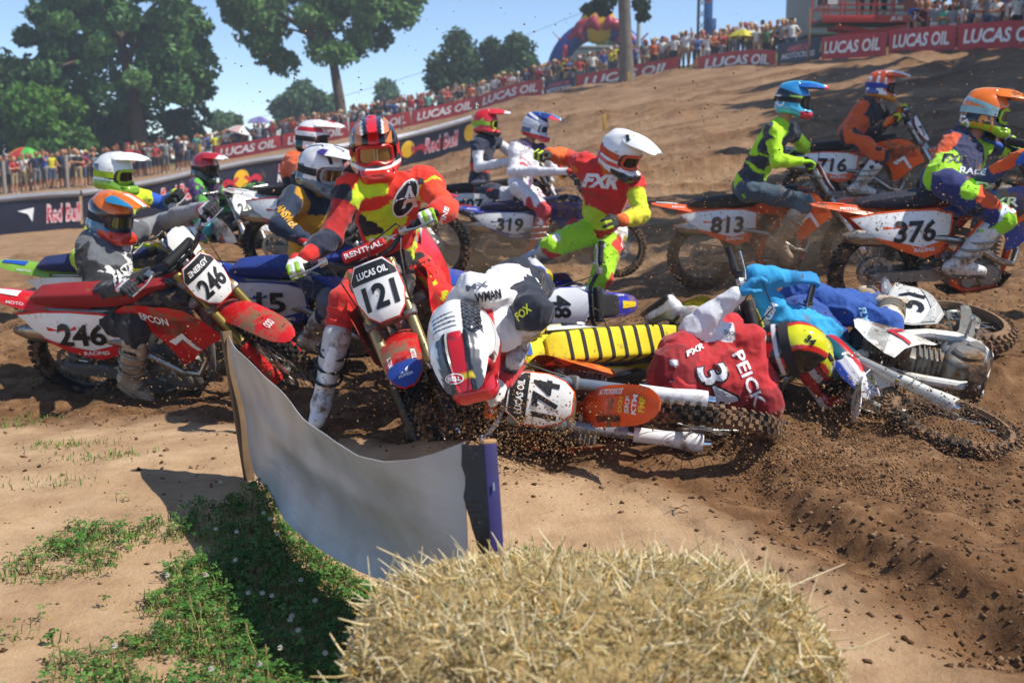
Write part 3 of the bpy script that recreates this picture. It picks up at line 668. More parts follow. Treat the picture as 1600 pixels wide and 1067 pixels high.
        if nm == 'front_fender' and c.get('fender_marks'):
            fr = [(1.14, .815, .084, .026), (1.26, .848, .094, .028), (1.4, .862, .097, .026), (1.54, .853, .096, .022), (1.64, .836, .09, .018), (1.7, .82, .078, .013), (1.75, .802, .05, .007), (1.775, .792, .022, .003)]
            def fpt(x, y):
                hw = np.interp(x, [a_[0] for a_ in fr], [a_[2] for a_ in fr]); z = np.interp(x, [a_[0] for a_ in fr], [a_[1] for a_ in fr]); dr = np.interp(x, [a_[0] for a_ in fr], [a_[3] for a_ in fr])
                y = max(-hw * .97, min(hw * .97, y)); return Vector((x, y, z - dr * (abs(y) / hw) ** 2.2 + .006))
            for gtxt, cx, w, h, col, rotq in c['fender_marks']:
                g = gtxt if not isinstance(gtxt, str) else text_geo(gtxt, .1, .03)
                if rotq == 1:   pf = lambda a_, b_, cx=cx: fpt(cx - b_, a_)      # read from the front, across the fender
                else:           pf = lambda a_, b_, cx=cx, q=rotq: fpt(cx + a_ * (1 if q > 0 else -1), (b_ + (q if abs(q) < 1 else 0)) )
                obj('decal', decal_mesh(g, w, h, pf, .03), ink(col), o)
    return root, S
def frame_mtx(fwd, up, anchor_local, anchor_world, S=None):
    x = Vector(fwd).normalized(); z = Vector(up); z = (z - x * z.dot(x)).normalized(); y = z.cross(x)
    Rm = Matrix((x, y, z)).transposed(); return Matrix.Translation(Vector(anchor_world) - Rm @ Vector(anchor_local)) @ Rm.to_4x4()
def lean_mtx(yaw, roll, pitch, anchor_local, anchor_world):
    Rm = Matrix.Rotation(R(yaw), 3, 'Z') @ Matrix.Rotation(-R(pitch), 3, 'Y') @ Matrix.Rotation(R(roll), 3, 'X')
    return Matrix.Translation(Vector(anchor_world) - Rm @ Vector(anchor_local)) @ Rm.to_4x4()
# ------------------------------------------------------------------ riders
def reach(P, L, u, v, sign):
    r = ray(u, v).normalized(); m = (P - CAMP).dot(r); q = CAMP + r * m; h2 = L * L - (q - P).length_squared
    if h2 <= 0: return q
    return CAMP + r * (m + sign * math.sqrt(h2))
def cap(a, b, ra, rb, lab, **k): return dict(a=tuple(a), b=tuple(b), ra=ra, rb=rb, lab=lab, **k)
def layers(v, base, lst):
    c = np.tile(np.array(srgb(base)), (len(v), 1)); X, Y, Z = v[:, 0], v[:, 1], v[:, 2]
    for col, fn in lst: c[fn(X, Y, Z)] = srgb(col)
    return c
def helmet_geo(h=.0066):
    lo = np.array([-.19, -.165, -.185]); hi = np.array([.215, .165, .185]); n = np.ceil((hi - lo) / h).astype(int)
    X, Y, Z = np.meshgrid(*[lo[i] + h * np.arange(n[i]) for i in range(3)], indexing='ij'); P = np.stack([X, Y, Z], -1)
    def ell(c, r): q = (P - np.array(c)) / np.array(r); l = np.sqrt((q * q).sum(-1)); return (l - 1) * min(r)
    def smin(a, b, k): hh = np.maximum(k - np.abs(a - b), 0) / k; return np.minimum(a, b) - hh * hh * k * .25
    d = ell((-.012, 0, .02), (.15, .123, .138))
    for s in (1, -1):
        d = smin(d, pdist(P, cap((-.02, s * .08, -.075), (.125, s * .048, -.115), .05, .036, ''))[0], .04)
        d = smin(d, pdist(P, cap((-.11, s * .05, .05), (.02, s * .05, .135), .03, .022, ''))[0], .03)
    d = smin(d, pdist(P, cap((.14, -.04, -.112), (.14, .04, -.112), .037, .037, ''))[0], .03)
    d = smin(d, pdist(P, cap((-.1, -.055, -.075), (-.1, .055, -.075), .045, .045, ''))[0], .05)
    d = smin(d, pdist(P, cap((-.09, 0, .1), (.05, 0, .15), .03, .02, ''))[0], .04)
    q = np.abs((P - np.array((.16, 0, -.012))) / np.array((.15, .106, .053))); port = ((q ** 4).sum(-1) ** .25 - 1) * .053
    d = np.maximum(d, -port)
    d = np.maximum(d, -ell((-.012, 0, -.005), (.12, .1, .118)))
    neck = (np.sqrt((X / .1) ** 2 + (Y / .09) ** 2) - 1) * .09; neck = np.maximum(neck, Z + .04); d = np.maximum(d, -neck)
    d = np.maximum(d, -.152 - Z)
    for s in (1, -1):                                                    # vents beside the chin bar
        d = np.maximum(d, -pdist(P, cap((.11, s * .082, -.1), (.145, s * .07, -.105), .012, .008, ''))[0])
        d = np.maximum(d, -pdist(P, cap((.06, s * .07, .12), (.1, s * .06, .1), .012, .01, ''))[0])
    d = np.maximum(d, -pdist(P, cap((.185, -.022, -.105), (.185, .022, -.105), .013, .013, ''))[0])
    return surface_nets(d.astype(np.float32), lo, h)
HELM = helmet_geo()
_vr = [(.0, .155, .075, .03), (.05, .166, .102, .055), (.11, .169, .106, .055), (.17, .163, .094, .044), (.22, .152, .08, .032), (.262, .14, .064, .02), (.28, .133, .046, .01)]
_va = np.array(_vr); _vx = np.interp(np.linspace(0, 6, 25), range(7), _va[:, 0]); _vr = [(x, *[float(np.interp(x, _va[:, 0], _va[:, k])) for k in (1, 2, 3)]) for x in _vx]
VISOR_RINGS = [[Vector((x, hw * (-1 + 2 * k / 28), z - dr * abs(-1 + 2 * k / 28) ** 2.5 + .006 * (5 <= abs(k - 14) <= 7))) for k in range(29)] for x, z, hw, dr in _vr]
def gog(a, z, r=.122): return Vector((r * math.cos(a) + .012, r * .83 * math.sin(a), z - .012))
GOG_LENS = sheet_mesh('lens', [[gog(R(-52 + 104 * k / 10), z) for k in range(11)] for z in (-.038, -.012, .014, .036)], .003)
GOG_FRAME = MB().tube([gog(R(a), z, .126) for a, z in [(-56, -.02), (-52, .03), (-40, .044), (-15, .046), (15, .046), (40, .044), (52, .03), (56, -.02), (50, -.042), (25, -.047), (8, -.036), (-8, -.036), (-25, -.047), (-50, -.042)]], .011, 8, closed=True).mesh('goggle_frame')
_st = []
for z in (-.03, .015):
    _st.append([Vector((-.012 + .156 * math.cos(R(a)), .1285 * math.sin(R(a)), z + .004)) for a in [62 + 236 * k / 22 for k in range(23)]])
GOG_STRAP = sheet_mesh('goggle_strap', _st, .004)
def glove_geo(side, open_=0.):
    """hand frame: x along the hand, y towards the thumb, z back of the hand; side mirrors y"""
    pr = []
    for y in (-.028, -.009, .01, .028): pr.append(cap((.0, y * .8, 0), (.085, y * 1.05, .002), .016, .0155, 'palm'))
    c = 1 - open_
    for i, (y, L) in enumerate(((-.031, .85), (-.0105, 1.), (.0105, 1.06), (.031, .98))):
        a = [(.092, y, .004), (.092 + .036 * L, y, -.004 - .014 * c), (.092 + (.062 - .04 * c) * L, y, -.012 - .042 * c), (.092 + (.085 - .105 * c) * L, y, -.018 - .045 * c)]
        for k in range(3): pr.append(cap(a[k], a[k + 1], .0118 - .001 * k, .0112 - .0012 * k, 'finger%d' % i, k=.006))
    pr.append(cap((.02, .03, -.008), (.055, .052, -.026), .017, .013, 'thumb', k=.012)); pr.append(cap((.055, .052, -.026), (.088, .036, -.05), .0125, .0105, 'thumb', k=.006))
    pr.append(cap((-.045, 0, 0), (.005, 0, 0), .031, .03, 'cuff', fl=((0, 0, 1), 1.2)))
    for p in pr:
        p['a'] = (p['a'][0], p['a'][1] * side, p['a'][2]); p['b'] = (p['b'][0], p['b'][1] * side, p['b'][2])
    v, q, pid, t = sdf_mesh(pr, .0052, .012)
    return v, q, np.array([pr[i]['lab'] for i in pid])
GLV = {(s, o): glove_geo(s, o) for s in (1, -1) for o in (0., .55)}
def basis(x, z):
    x = Vector(x).normalized(); z = Vector(z); z = (z - x * z.dot(x)).normalized(); return Matrix((x, z.cross(x), z)).transposed()
def cam_decal(parent, bvh, inv, spec, lift=0.):
    """print lying on the cloth: (text or geo, centre u,v, right du,dv, size w,h in px, colour)"""
    g, (cu, cv), ang, w, h, col = spec[:6]
    geo = text_geo(g, *(spec[6] if len(spec) > 6 else (0, .03))) if isinstance(g, str) else g
    ca, sa = math.cos(R(ang)), math.sin(R(ang))
    def place(a_, b_):
        u = cu + a_ * ca + b_ * sa; v = cv + a_ * sa - b_ * ca
        d = ray(u, v).normalized(); hit, nrm, _, _ = bvh.ray_cast(CAMP, d)
        if hit is None: return None
        if nrm.dot(d) > 0: nrm = -nrm
        return inv @ (hit + nrm * (.0045 + lift))
    me = decal_mesh(geo, w, h, place, max(3.5, min(w, h) / 6))
    if len(me.polygons): return obj('lettering' if isinstance(g, str) else 'graphic', me, ink(col), parent)
def folds(v, sc, seed, amp):
    w = v + .05 * np.stack([vnoise(v, 5, seed + k) for k in range(3)], 1)
    a = 1 - np.abs(vnoise(w * np.array((1., 1., 1.7)), sc, seed + 7)); b = 1 - np.abs(vnoise(w * np.array((1.6, 1., .9)), sc * 1.9, seed + 9))
    return amp * (a ** 3 * .75 + b ** 3 * .35 - .36) + .0025 * vnoise(v, 40, seed + 3)
def rider(label, J, sp, base=None, group='racers in the first turn', h=.0115):
    """J: joints; sp: looks. returns the person"""
    P, N, Hd = J['pelvis'], J['neck'], J['head']; SL, SR = J['shL'], J['shR']
    sp_ = (N - P).normalized(); side = (SL - SR).normalized(); Fv = side.cross(sp_).normalized(); side = sp_.cross(Fv).normalized()
    HL = J.get('hipL', P + (J.get('hipside', side)) * .1 - sp_ * .03); HR = J.get('hipR', P - (J.get('hipside', side)) * .1 - sp_ * .03)
    org = base if base is not None else min((J['anL'], J['anR'], P), key=lambda p: p.z).copy()
    root = empty('person', org); tag(root, label, 'person', group); o_ = np.array(org)
    inv = Matrix.Translation(-org)
    def part(name, v, q, cols, m, parent=root):
        me = new_mesh(name, v - o_, q); set_col(me, cols); return obj(name, me, m, parent)
    mid = P.lerp(N, .5); sl = sp.get('bulk', 1.)
    torso = [cap(HL, HR, .088, .088, 'hip'), cap(P, mid, .118 * sl, .128 * sl, 'torso', fl=(tuple(Fv), 1.18)), cap(mid + side * .03, P.lerp(N, .86) + side * .05, .125 * sl, .12 * sl, 'torso', fl=(tuple(Fv), 1.2)), cap(mid - side * .03, P.lerp(N, .86) - side * .05, .125 * sl, .12 * sl, 'torso', fl=(tuple(Fv), 1.2)),
             cap(SL.lerp(N, .15) - sp_ * .02, SR.lerp(N, .15) - sp_ * .02, .072, .072, 'yoke'), cap(SL, SL.lerp(J['elL'], .2), .068, .064, 'yoke'), cap(SR, SR.lerp(J['elR'], .2), .068, .064, 'yoke')]
    arms = []
    for s in 'LR':
        S, E, Wr = J['sh' + s], J['el' + s], J['wr' + s]
        arms += [cap(S, E, .056, .045, 'upper' + s), cap(E, E.lerp(Wr, .4), .045, .044, 'fore' + s), cap(E.lerp(Wr, .35), Wr.lerp(E, .06), .044, .03, 'fore' + s)]
    legs, shins = [], []
    for s, Hp in (('L', HL), ('R', HR)):
        K, A = J['kn' + s], J['an' + s]
        legs += [cap(Hp, Hp.lerp(K, .5), .088, .08, 'thigh' + s), cap(Hp.lerp(K, .5), K, .08, .066, 'thigh' + s), cap(K, K.lerp(A, .36), .066, .06, 'shin' + s)]
        shins.append(cap(K.lerp(A, .3), A, .05, .042, 'shin' + s))
    neck = [cap(N - sp_ * .05, N.lerp(Hd, .6), .06, .055, 'neck'), cap(Hd, Hd, .092, .092, 'head')]
    # the body: one continuous figure under the clothes
    bp = [dict(p, ra=p['ra'] * .86, rb=p['rb'] * .86) for p in torso + arms + legs + shins] + neck
    v, q, pid, t = sdf_mesh(bp, .022, .03); me = new_mesh('body', v - o_, q); obj('body', me, SKIN, root)
    # trousers
    tr = [cap(P + sp_ * .05, P + sp_ * .05, .1, .1, 'waist', fl=(tuple(Fv), 1.1)), torso[0]] + legs
    v, q, pid, t = sdf_mesh(tr, h, .04, .008); nrm = vnormals(v, q)
    v = v + nrm * folds(v, 8, 5, .022)[:, None]
    lab = np.array([p['lab'] for p in tr])[pid]; pj = sp['pants']; c = np.tile(np.array(srgb(pj['base'])), (len(v), 1)); w = v + .03 * np.stack([vnoise(v, 9, k) for k in range(3)], 1)
    for i, (col, sc, th) in enumerate(pj.get('blot', [])): c[fbm(w, sc, 100 + i * 7, 2) > th] = srgb(col)
    if 'knee' in pj:
        for s in 'LR':
            dk = np.linalg.norm(v - np.array(J['kn' + s]), axis=1); c[(dk < .12)] = srgb(pj['knee'])
    if 'shin' in pj: c[np.char.startswith(lab, 'shin')] = srgb(pj['shin'])
    if 'side' in pj:
        for s, sg in (('L', 1), ('R', -1)):
            m_ = np.char.startswith(lab, 'thigh' + s) & (((v - np.array(J['kn' + s])) @ np.array(side)) * sg > .035); c[m_] = srgb(pj['side'])
    tro = part('trousers', v, q, c, sp.get('cloth', CLOTH))
    # jersey
    jp = [dict(p) for p in torso[1:]] + arms + [cap(P + sp_ * .02, P + sp_ * .1, .122, .12, 'torso', fl=(tuple(Fv), 1.12)), cap(N - sp_ * .06, N + sp_ * .02, .075, .066, 'collar')]
    v, q, pid, t = sdf_mesh(jp, h, .03, .012); nrm = vnormals(v, q); lab = np.array([p['lab'] for p in jp])[pid]
    arm_m = np.char.startswith(lab, 'upper') | np.char.startswith(lab, 'fore')
    v = v + nrm * (folds(v, 8.5, 9, .023) * (1 - .4 * arm_m))[:, None]
    jj = sp['jersey']; c = np.tile(np.array(srgb(jj['base'])), (len(v), 1)); w = v + .035 * np.stack([vnoise(v, 8, k + 20) for k in range(3)], 1)
    rel = w - np.array(P); ht = rel @ np.array(sp_) / (N - P).length; fr = rel @ np.array(Fv); sd = rel @ np.array(side)
    tor = ~arm_m
    if 'lower' in jj: c[tor & (ht < jj.get('lower_at', .4))] = srgb(jj['lower'])
    if 'back' in jj: c[tor & (fr < -.02)] = srgb(jj['back'])
    if 'flank' in jj: c[tor & (np.abs(sd) > .11) & (ht < .75)] = srgb(jj['flank'])
    if 'yoke' in jj: c[(tor & (ht > jj.get('yoke_at', .8)))] = srgb(jj['yoke'])
    for s in 'LR':
        if 'upper' in jj: c[lab == 'upper' + s] = srgb(jj['upper'])
        if 'fore' in jj: c[lab == 'fore' + s] = srgb(jj['fore'])
        if 'upper' + s in jj: c[lab == 'upper' + s] = srgb(jj['upper' + s])
        if 'fore' + s in jj: c[lab == 'fore' + s] = srgb(jj['fore' + s])
    for i, bl in enumerate(jj.get('blot', [])):
        col, sc, th = bl[:3]; m_ = fbm(w, sc, 200 + i * 7, 2) > th
        where = bl[3] if len(bl) > 3 else 'all'
        if where == 'torso': m_ &= tor
        if where == 'arms': m_ &= arm_m
        c[m_] = srgb(col)
    if 'stripe' in jj:
        for a_, b_, col in jj['stripe']: c[tor & (ht > a_) & (ht < b_)] = srgb(col)
    if 'collar' in jj: c[lab == 'collar'] = srgb(jj['collar'])
    if 'cuff' in jj:
        for s in 'LR': c[np.linalg.norm(v - np.array(J['wr' + s]), axis=1) < .075] = srgb(jj['cuff'])
    jer = part('jersey', v, q, c, sp.get('cloth', CLOTH))
    if sp.get('decals') or sp.get('pdecals'):
        bv = BVHTree.FromPolygons([tuple(x) for x in v], [tuple(x) for x in q])
        for i_, d in enumerate(sp.get('decals', [])): cam_decal(jer, bv, inv, d, .0014 * i_)
    if sp.get('pdecals'):
        vv = np.array([x.co for x in tro.data.vertices]) + o_; bv2 = BVHTree.FromPolygons([tuple(x) for x in vv], [tuple(p.vertices) for p in tro.data.polygons])
        for d in sp['pdecals']: cam_decal(tro, bv2, inv, d)
    # boots
    bt = sp['boots']
    for s in 'LR':
        K, A, Tt = J['kn' + s], J['an' + s], J['to' + s]; up = (K - A).normalized(); fw = (Tt - A).normalized(); sole = (fw.cross(up.cross(fw))).normalized()   # sole: foot's own up
        sole = up - fw * up.dot(fw); sole.normalize(); sd_ = sole.cross(fw).normalized()
        bp = [cap(A + up * .04, A + up * .17, .058, .07, 'shaft', fl=(tuple(sd_), 1.1)), cap(A + up * .17, A + up * .30, .07, .081, 'shaft', fl=(tuple(sd_), 1.08)), cap(A - sole * .02 - fw * .03, A + fw * .07 - sole * .02, .052, .05, 'foot'), cap(A + fw * .06 - sole * .035, A + fw * .175 - sole * .05, .046, .034, 'toe', fl=(tuple(sole), 1.1)), cap(A + fw * .07 - sole * .03 + sd_ * .015, A + fw * .16 - sole * .05 + sd_ * .012, .04, .033, 'toe'),
              cap(A - fw * .065 - sole * .03, A - fw * .05 - sole * .07, .035, .03, 'heel')]
        for y in (-.022, .022): bp.append(cap(A - fw * .06 - sole * .088 + sd_ * y, A + fw * .19 - sole * .088 + sd_ * y * .8, .018, .016, 'sole', k=.012))
        bp.append(cap(A + up * .09 + fw * .055, A + up * .27 + fw * .065, .03, .034, 'plate', k=.012))
        v, q, pid, t = sdf_mesh(bp, .0095, .025); lab = np.array([p['lab'] for p in bp])[pid]
        c = np.tile(np.array(srgb(bt['base'])), (len(v), 1)); c[lab == 'sole'] = srgb(bt.get('sole', '2a2827')); c[lab == 'plate'] = srgb(bt.get('plate', bt['base'])); c[lab == 'toe'] = srgb(bt.get('toe', bt['base']))
        inner = (lab == 'shaft') & (((v - np.array(A)) @ np.array(fw)) < -.025); c[inner] = srgb(bt.get('calf', bt['base']))
        if 'blot' in bt:
            for i, (col, sc, th) in enumerate(bt['blot']): c[(fbm(v, sc, 300 + i, 2) > th) & (lab != 'sole')] = srgb(col)
        b = part('boot', v, q, c, bt.get('mat', BOOTM))
        for k, hgt in enumerate((.075, .145, .215)):
            rr = .077 + .035 * hgt; ctr = A + up * (hgt + .01); ring = []
            for a_ in range(16):
                an = 2 * math.pi * a_ / 16; ring.append(tuple(ctr + fw * (rr * math.cos(an) + (.012 if math.cos(an) > 0 else 0)) + sd_ * (rr * .93 * math.sin(an)) + up * .012 * math.cos(an) - org))
            mb = MB().tube(ring, .0085, 6, closed=True); kx = ctr + sd_ * (.08 if s == 'L' else -.08) - org; mb.box(kx, (.03, .02, .022), .004)
            obj('strap', mb.mesh('strap'), mat('strap_' + bt.get('strap', '3a3a3c'), bt.get('strap', '3a3a3c'), rough=.5, dirt=.4), b)
    # gloves
    gl = sp['gloves']
    for s in 'LR':
        E, Wr = J['el' + s], J['wr' + s]; bx = J.get('bar' + s); f = (Wr - E).normalized(); sg = 1 if s == 'R' else -1
        if bx is not None:                                              # closed round the bar; thumb inward
            ax = bx[1].normalized(); x = (f - ax * f.dot(ax)); x = x.normalized() if x.length > .05 else Fv; thumb = -ax; z = x.cross(thumb) * sg; Rm = Matrix((x, z.cross(x), z)).transposed(); o0 = bx[0] - x * .09 + z * .026; g = GLV[(sg, 0.)]
        else:
            z = J.get('back' + s, Fv + sp_ * .3); Rm = basis(f, z); o0 = Wr; g = GLV[(sg, sp.get('open', .55))]
        M = Matrix.Translation(o0 - org) @ Rm.to_4x4(); me = new_mesh('glove', g[0], g[1]); lab = g[2]
        c = np.tile(np.array(srgb(gl['base'])), (len(lab), 1)); c[lab == 'cuff'] = srgb(gl.get('cuff', gl['base'])); c[np.char.startswith(lab, 'finger')] = srgb(gl.get('finger', gl['base']))
        if 'two' in gl: c[(lab == 'finger1') | (lab == 'finger3') | (lab == 'thumb')] = srgb(gl['two'])
        set_col(me, c); obj('glove', me, GLOVE, root, M)
    # helmet
    hl = sp['helmet']; Rm = basis(J['face'], J['up']); M = Matrix.Translation(Hd - org) @ Rm.to_4x4() @ Matrix.Scale(sp.get('hs', 1.06), 4)
    me = new_mesh('helmet', *HELM); set_col(me, layers(HELM[0], hl['base'], hl.get('lay', []))); ho = obj('helmet', me, SHELL, root, M)
    if hl.get('visor', True):
        vsx = hl.get('vscale', 1.); vm = sheet_mesh('visor', [[Vector((p.x * vsx, p.y, p.z)) for p in r_] for r_ in VISOR_RINGS], .005); vv = np.array([x.co for x in vm.vertices]); set_col(vm, layers(vv, hl.get('visor_col', hl['base']), hl.get('vlay', []))); obj('visor', vm, SHELL, ho)
    obj('goggle_frame', GOG_FRAME, plastic(hl.get('gog', '1c1c1f'), .15), ho); obj('goggle_lens', GOG_LENS, mat('lens_' + hl.get('lens', '2b2420'), hl.get('lens', '2b2420'), rough=.06, metal=.55, vary=0, coat=1), ho)
    obj('goggle_strap', GOG_STRAP, mat('strapcloth_' + hl.get('strap', '222225'), hl.get('strap', '222225'), rough=.8, dirt=.1), ho)
    if hl.get('decals'):
        vw = [M_ for M_ in (Matrix.Translation(org) @ M @ Vector(x) for x in HELM[0])]; polys = [tuple(x) for x in HELM[1]]
        if hl.get('visor', True):
            nb = len(vw); vw += [Matrix.Translation(org) @ M @ x.co for x in vm.vertices]; polys += [tuple(i + nb for i in p.vertices) for p in vm.polygons]
        bv = BVHTree.FromPolygons(vw, polys); inv2 = (Matrix.Translation(org) @ M).inverted()
        for i_, d in enumerate(hl['decals']): cam_decal(ho, bv, inv2, d, .0014 * i_)
    return root
def joints(spec, bikeM=None, S=None, s=200):
    """spec: pelvis (u,v) or bike point; other joints by pixel and near/far sign"""
    J = {}
    B = lambda p: bikeM @ Vector(p)
    def root_pt(x): return B(x[1:]) if x[0] == 'b' else W(x[0], x[1], x[2])
    J['pelvis'] = root_pt(spec['pelvis'])
    def go(parent, L, x):
        if isinstance(x[0], str): return B(x[1:])
        return reach(parent, L, *x)
    J['neck'] = go(J['pelvis'], .50, spec['neck']); J['head'] = go(J['neck'], .19, spec['head'])
    for s_ in 'LR':
        J['sh' + s_] = go(J['neck'], .2, spec['sh' + s_])
        if ('wr' + s_) in spec and spec['wr' + s_] == 'grip':
            g = bikeM @ S @ (GRIP_L if s_ == 'L' else GRIP_R); ax = (bikeM @ S).to_3x3() @ Vector((0, 1 if s_ == 'L' else -1, 0))
            J['el' + s_] = go(J['sh' + s_], .30, spec['el' + s_]); E = J['el' + s_]; x = (g - E); x = (x - ax * x.dot(ax)).normalized()
            J['bar' + s_] = (g, ax); d = (g - E).normalized(); J['wr' + s_] = g - (d * .085) + Vector((0, 0, .02))
        else:
            J['el' + s_] = go(J['sh' + s_], .30, spec['el' + s_]); J['wr' + s_] = go(J['el' + s_], .26, spec['wr' + s_])
        if ('hip' + s_) in spec: J['hip' + s_] = go(J['pelvis'], .11, spec['hip' + s_])
    side = (J['shL'] - J['shR']).normalized()
    if bikeM is not None and spec.get('bikehips', True):
        J['hipside'] = bikeM.to_3x3() @ Vector((0, 1, 0)); side = J['hipside']
    sp_ = (J['neck'] - J['pelvis']).normalized()
    for s_, sg in (('L', 1), ('R', -1)):
        if 'hip' + s_ not in J: J['hip' + s_] = J['pelvis'] + side * .1 * sg - sp_ * .03
        if spec.get('an' + s_) == 'peg':
            A = B(PEG_L if s_ == 'L' else PEG_R) + bikeM.to_3x3() @ Vector((-.06, 0, .1)); J['an' + s_] = A
            Hp = J['hip' + s_]; d = A - Hp; L1, L2 = .44, .42; D = min(d.length, L1 + L2 - .01); a = (L1 * L1 - L2 * L2 + D * D) / (2 * D); hh = math.sqrt(max(L1 * L1 - a * a, 0))
            out = bikeM.to_3x3() @ Vector((1, .35 * sg, .15)); out = (out - d.normalized() * out.dot(d.normalized())).normalized()
            J['kn' + s_] = Hp + d.normalized() * a + out * hh
            J['to' + s_] = A + bikeM.to_3x3() @ Vector((.2, .03 * sg, -.02))
        else:
            J['kn' + s_] = go(J['hip' + s_], .44, spec['kn' + s_]); J['an' + s_] = go(J['kn' + s_], .42, spec['an' + s_]); J['to' + s_] = go(J['an' + s_], .2, spec['to' + s_])
    J['face'] = Vector(spec['face']); J['up'] = Vector(spec.get('up', (0, 0, 1)))
    for k in ('backL', 'backR'):
        if k in spec: J[k] = Vector(spec[k])
    return J
# ------------------------------------------------------------------ who rides what
BGRP, RGRP = 'motocross bikes of the first turn', 'racers in the first turn'
BIKES = {}
def bike(key, name, label, M, cols, steer=0):
    r, S = make_bike(name, label, M, cols, BGRP, R(steer)); BIKES[key] = (M, S); return r
RED, ORG, YEL, BLU, WHT = 'd01c20', 'f05c10', 'ecd914', '1f3a93', 'e4e4e0'
bike('A', 'motocross_bike', 'red dirt bike numbered 246 with white plates, leaning in a rut', lean_mtx(-14, 28, 3.0, RAX, W(122, 560, 237)), dict(body=RED, body2='1a1a1c', number='246', plate_top='ENERGY', side_number='246', seat='8e1418', rim='18181a', frame='8f8f8e', brand='EPCON', accent2=RED, fender=RED, rfender=RED, bar='1d1d20', guard=RED, forkc='8a7a3c', fender_marks=[('OOO', 1.6, .05, .06, 'f0f0ee', 1)]), steer=-30)
bike('B', 'motocross_bike', 'yellow dirt bike with a white blank plate behind the red 246 bike', lean_mtx(-10, 26, 4.0, (1.24, 0, 1.06), W(300, 380, 203)), dict(dirt=.25, body=YEL, number=None, side_number=None, plate='e8e8e2', fender=YEL, rfender='7fae3a', accent='1d4fae', accent2='1d4fae', rim='c9c9c9', seat='1d2a5a'), steer=-15)
bike('C', 'motocross_bike', 'pale dirt bike with a grey number plate far behind the yellow bike', lean_mtx(-48, 6, 4.0, (1.24, 0, 1.06), W(386, 324, 145)), dict(body='d9d9d4', number='242', side_number='242', fender='efefec', rfender='b63a35', accent='b63a35', accent2='9a9a98'), steer=0)
bike('D', 'motocross_bike', 'blue dirt bike with pale side plate numbered 15 behind racer in mustard jersey', lean_mtx(-26, 28, 4.0, RAX, W(424, 508, 213)), dict(dirt=.3, body='2c4fb8', number='15', side_number='15', sideplate='cfd6dd', fender='3c55b0', rfender=BLU, accent='dfe4ee', accent2=BLU, rim='1b2a66', seat='1c3a8a'), steer=0)
bike('E', 'motocross_bike', 'red dirt bike mostly hidden behind the racer in mustard jersey', lean_mtx(-12, 5, 4.0, (0, 0, SAG), W(440, 440, 168)), dict(body='b9252a', number='27', side_number='27', rfender='d9d9d6', accent='e8e8e4'), steer=0)
SF = Matrix.Translation(H0) @ Matrix.Rotation(R(9), 4, -FD) @ Matrix.Translation(-H0)
FM = lean_mtx(-88, 24, -16, SF @ plate_place(0, 0), W(592, 455, 318))
bike('F', 'motocross_bike', 'red dirt bike numbered 121 nosediving into the dirt, front fender with blue tip', FM, dict(body=RED, number='121', side_number='', sideplate=RED, plate_top='LUCAS OIL', fender=RED, rfender=RED, pad='b81d22', pad_text='RENTHAL', frame='8f8f8e', forkc='9a8a60', guard='1a1a1c', bar='2a2a2d',
     fender_marks=[(poly_geo([(-.5, .25), (-.33, .5), (.33, .5), (.5, .25), (.36, -.2), (.16, -.5), (-.16, -.5), (-.36, -.2)]), 1.688, .18, .175, '23408f', 1), ('HONDA', 1.705, .07, .02, 'f2f2f0', 1), (poly_geo([(-.5, -.4), (.5, .5), (.3, -.1), (.45, -.2), (.1, -.5)]), 1.672, .045, .04, 'f2f2f0', 1), ('RX', 1.585, .06, .035, '701016', 1), ('MOTUL', 1.56, .09, .024, 'f2f2f0', .06), ('MOTUL', 1.56, .09, .024, 'f2f2f0', -.06)]), steer=9)
bike('H', 'motocross_bike', 'dusty dark dirt bike numbered 407 behind the blue 319 bike', lean_mtx(-4, 6, 4.0, (0, 0, SAG), W(715, 398, 124)), dict(body='3a2a33', number='407', side_number='407', rfender='5a3438', accent='8a2a30', plate='cfcfcc'), steer=0)
bike('I', 'motocross_bike', 'blue and red dirt bike with white plates numbered 319', lean_mtx(-4, 8, 4.0, (0, 0, SAG), W(774, 431, 130)), dict(body='26377f', number='319', side_number='319', rfender='3346a8', accent='b92c3a', fender='26377f', accent2='26377f', seat='23264a'), steer=20)
bike('K', 'motocross_bike', 'orange dirt bike with white side plate numbered 813', lean_mtx(-2, 7, 6.0, (0, 0, SAG), W(1100, 452, 161)), dict(dirt=.35, body=ORG, number='813', side_number='813', frame='c9501e', rfender=ORG, accent='f0f0ee', accent2=ORG, rim='1a1a1c', brand='RACING'), steer=0)
bike('L', 'motocross_bike', 'orange dirt bike with plate 716 carrying the racer in orange and black', lean_mtx(-14, 4, 4.0, (0, 0, SAG), W(1268, 346, 136)), dict(body=ORG, number='716', side_number='716', frame='c9501e', rfender='2a2a2c', accent='e8e8e4', accent2=ORG), steer=-12)
bike('M', 'motocross_bike', 'orange and white dirt bike numbered 376 with dark seat on the bank', lean_mtx(4, 8, 7.0, (0, 0, SAG), W(1366, 496, 216)), dict(body='2a4aa0', number='376', side_number='376', frame='dc4a16', rfender=ORG, accent=ORG, accent2=ORG, seat='1c2233', rim='1b1b1d', brand='FXR'), steer=0)
M174 = frame_mtx((.42, -.89, .16), (-.89, -.42, .22), plate_place(0, 0), W(845, 626, 340))
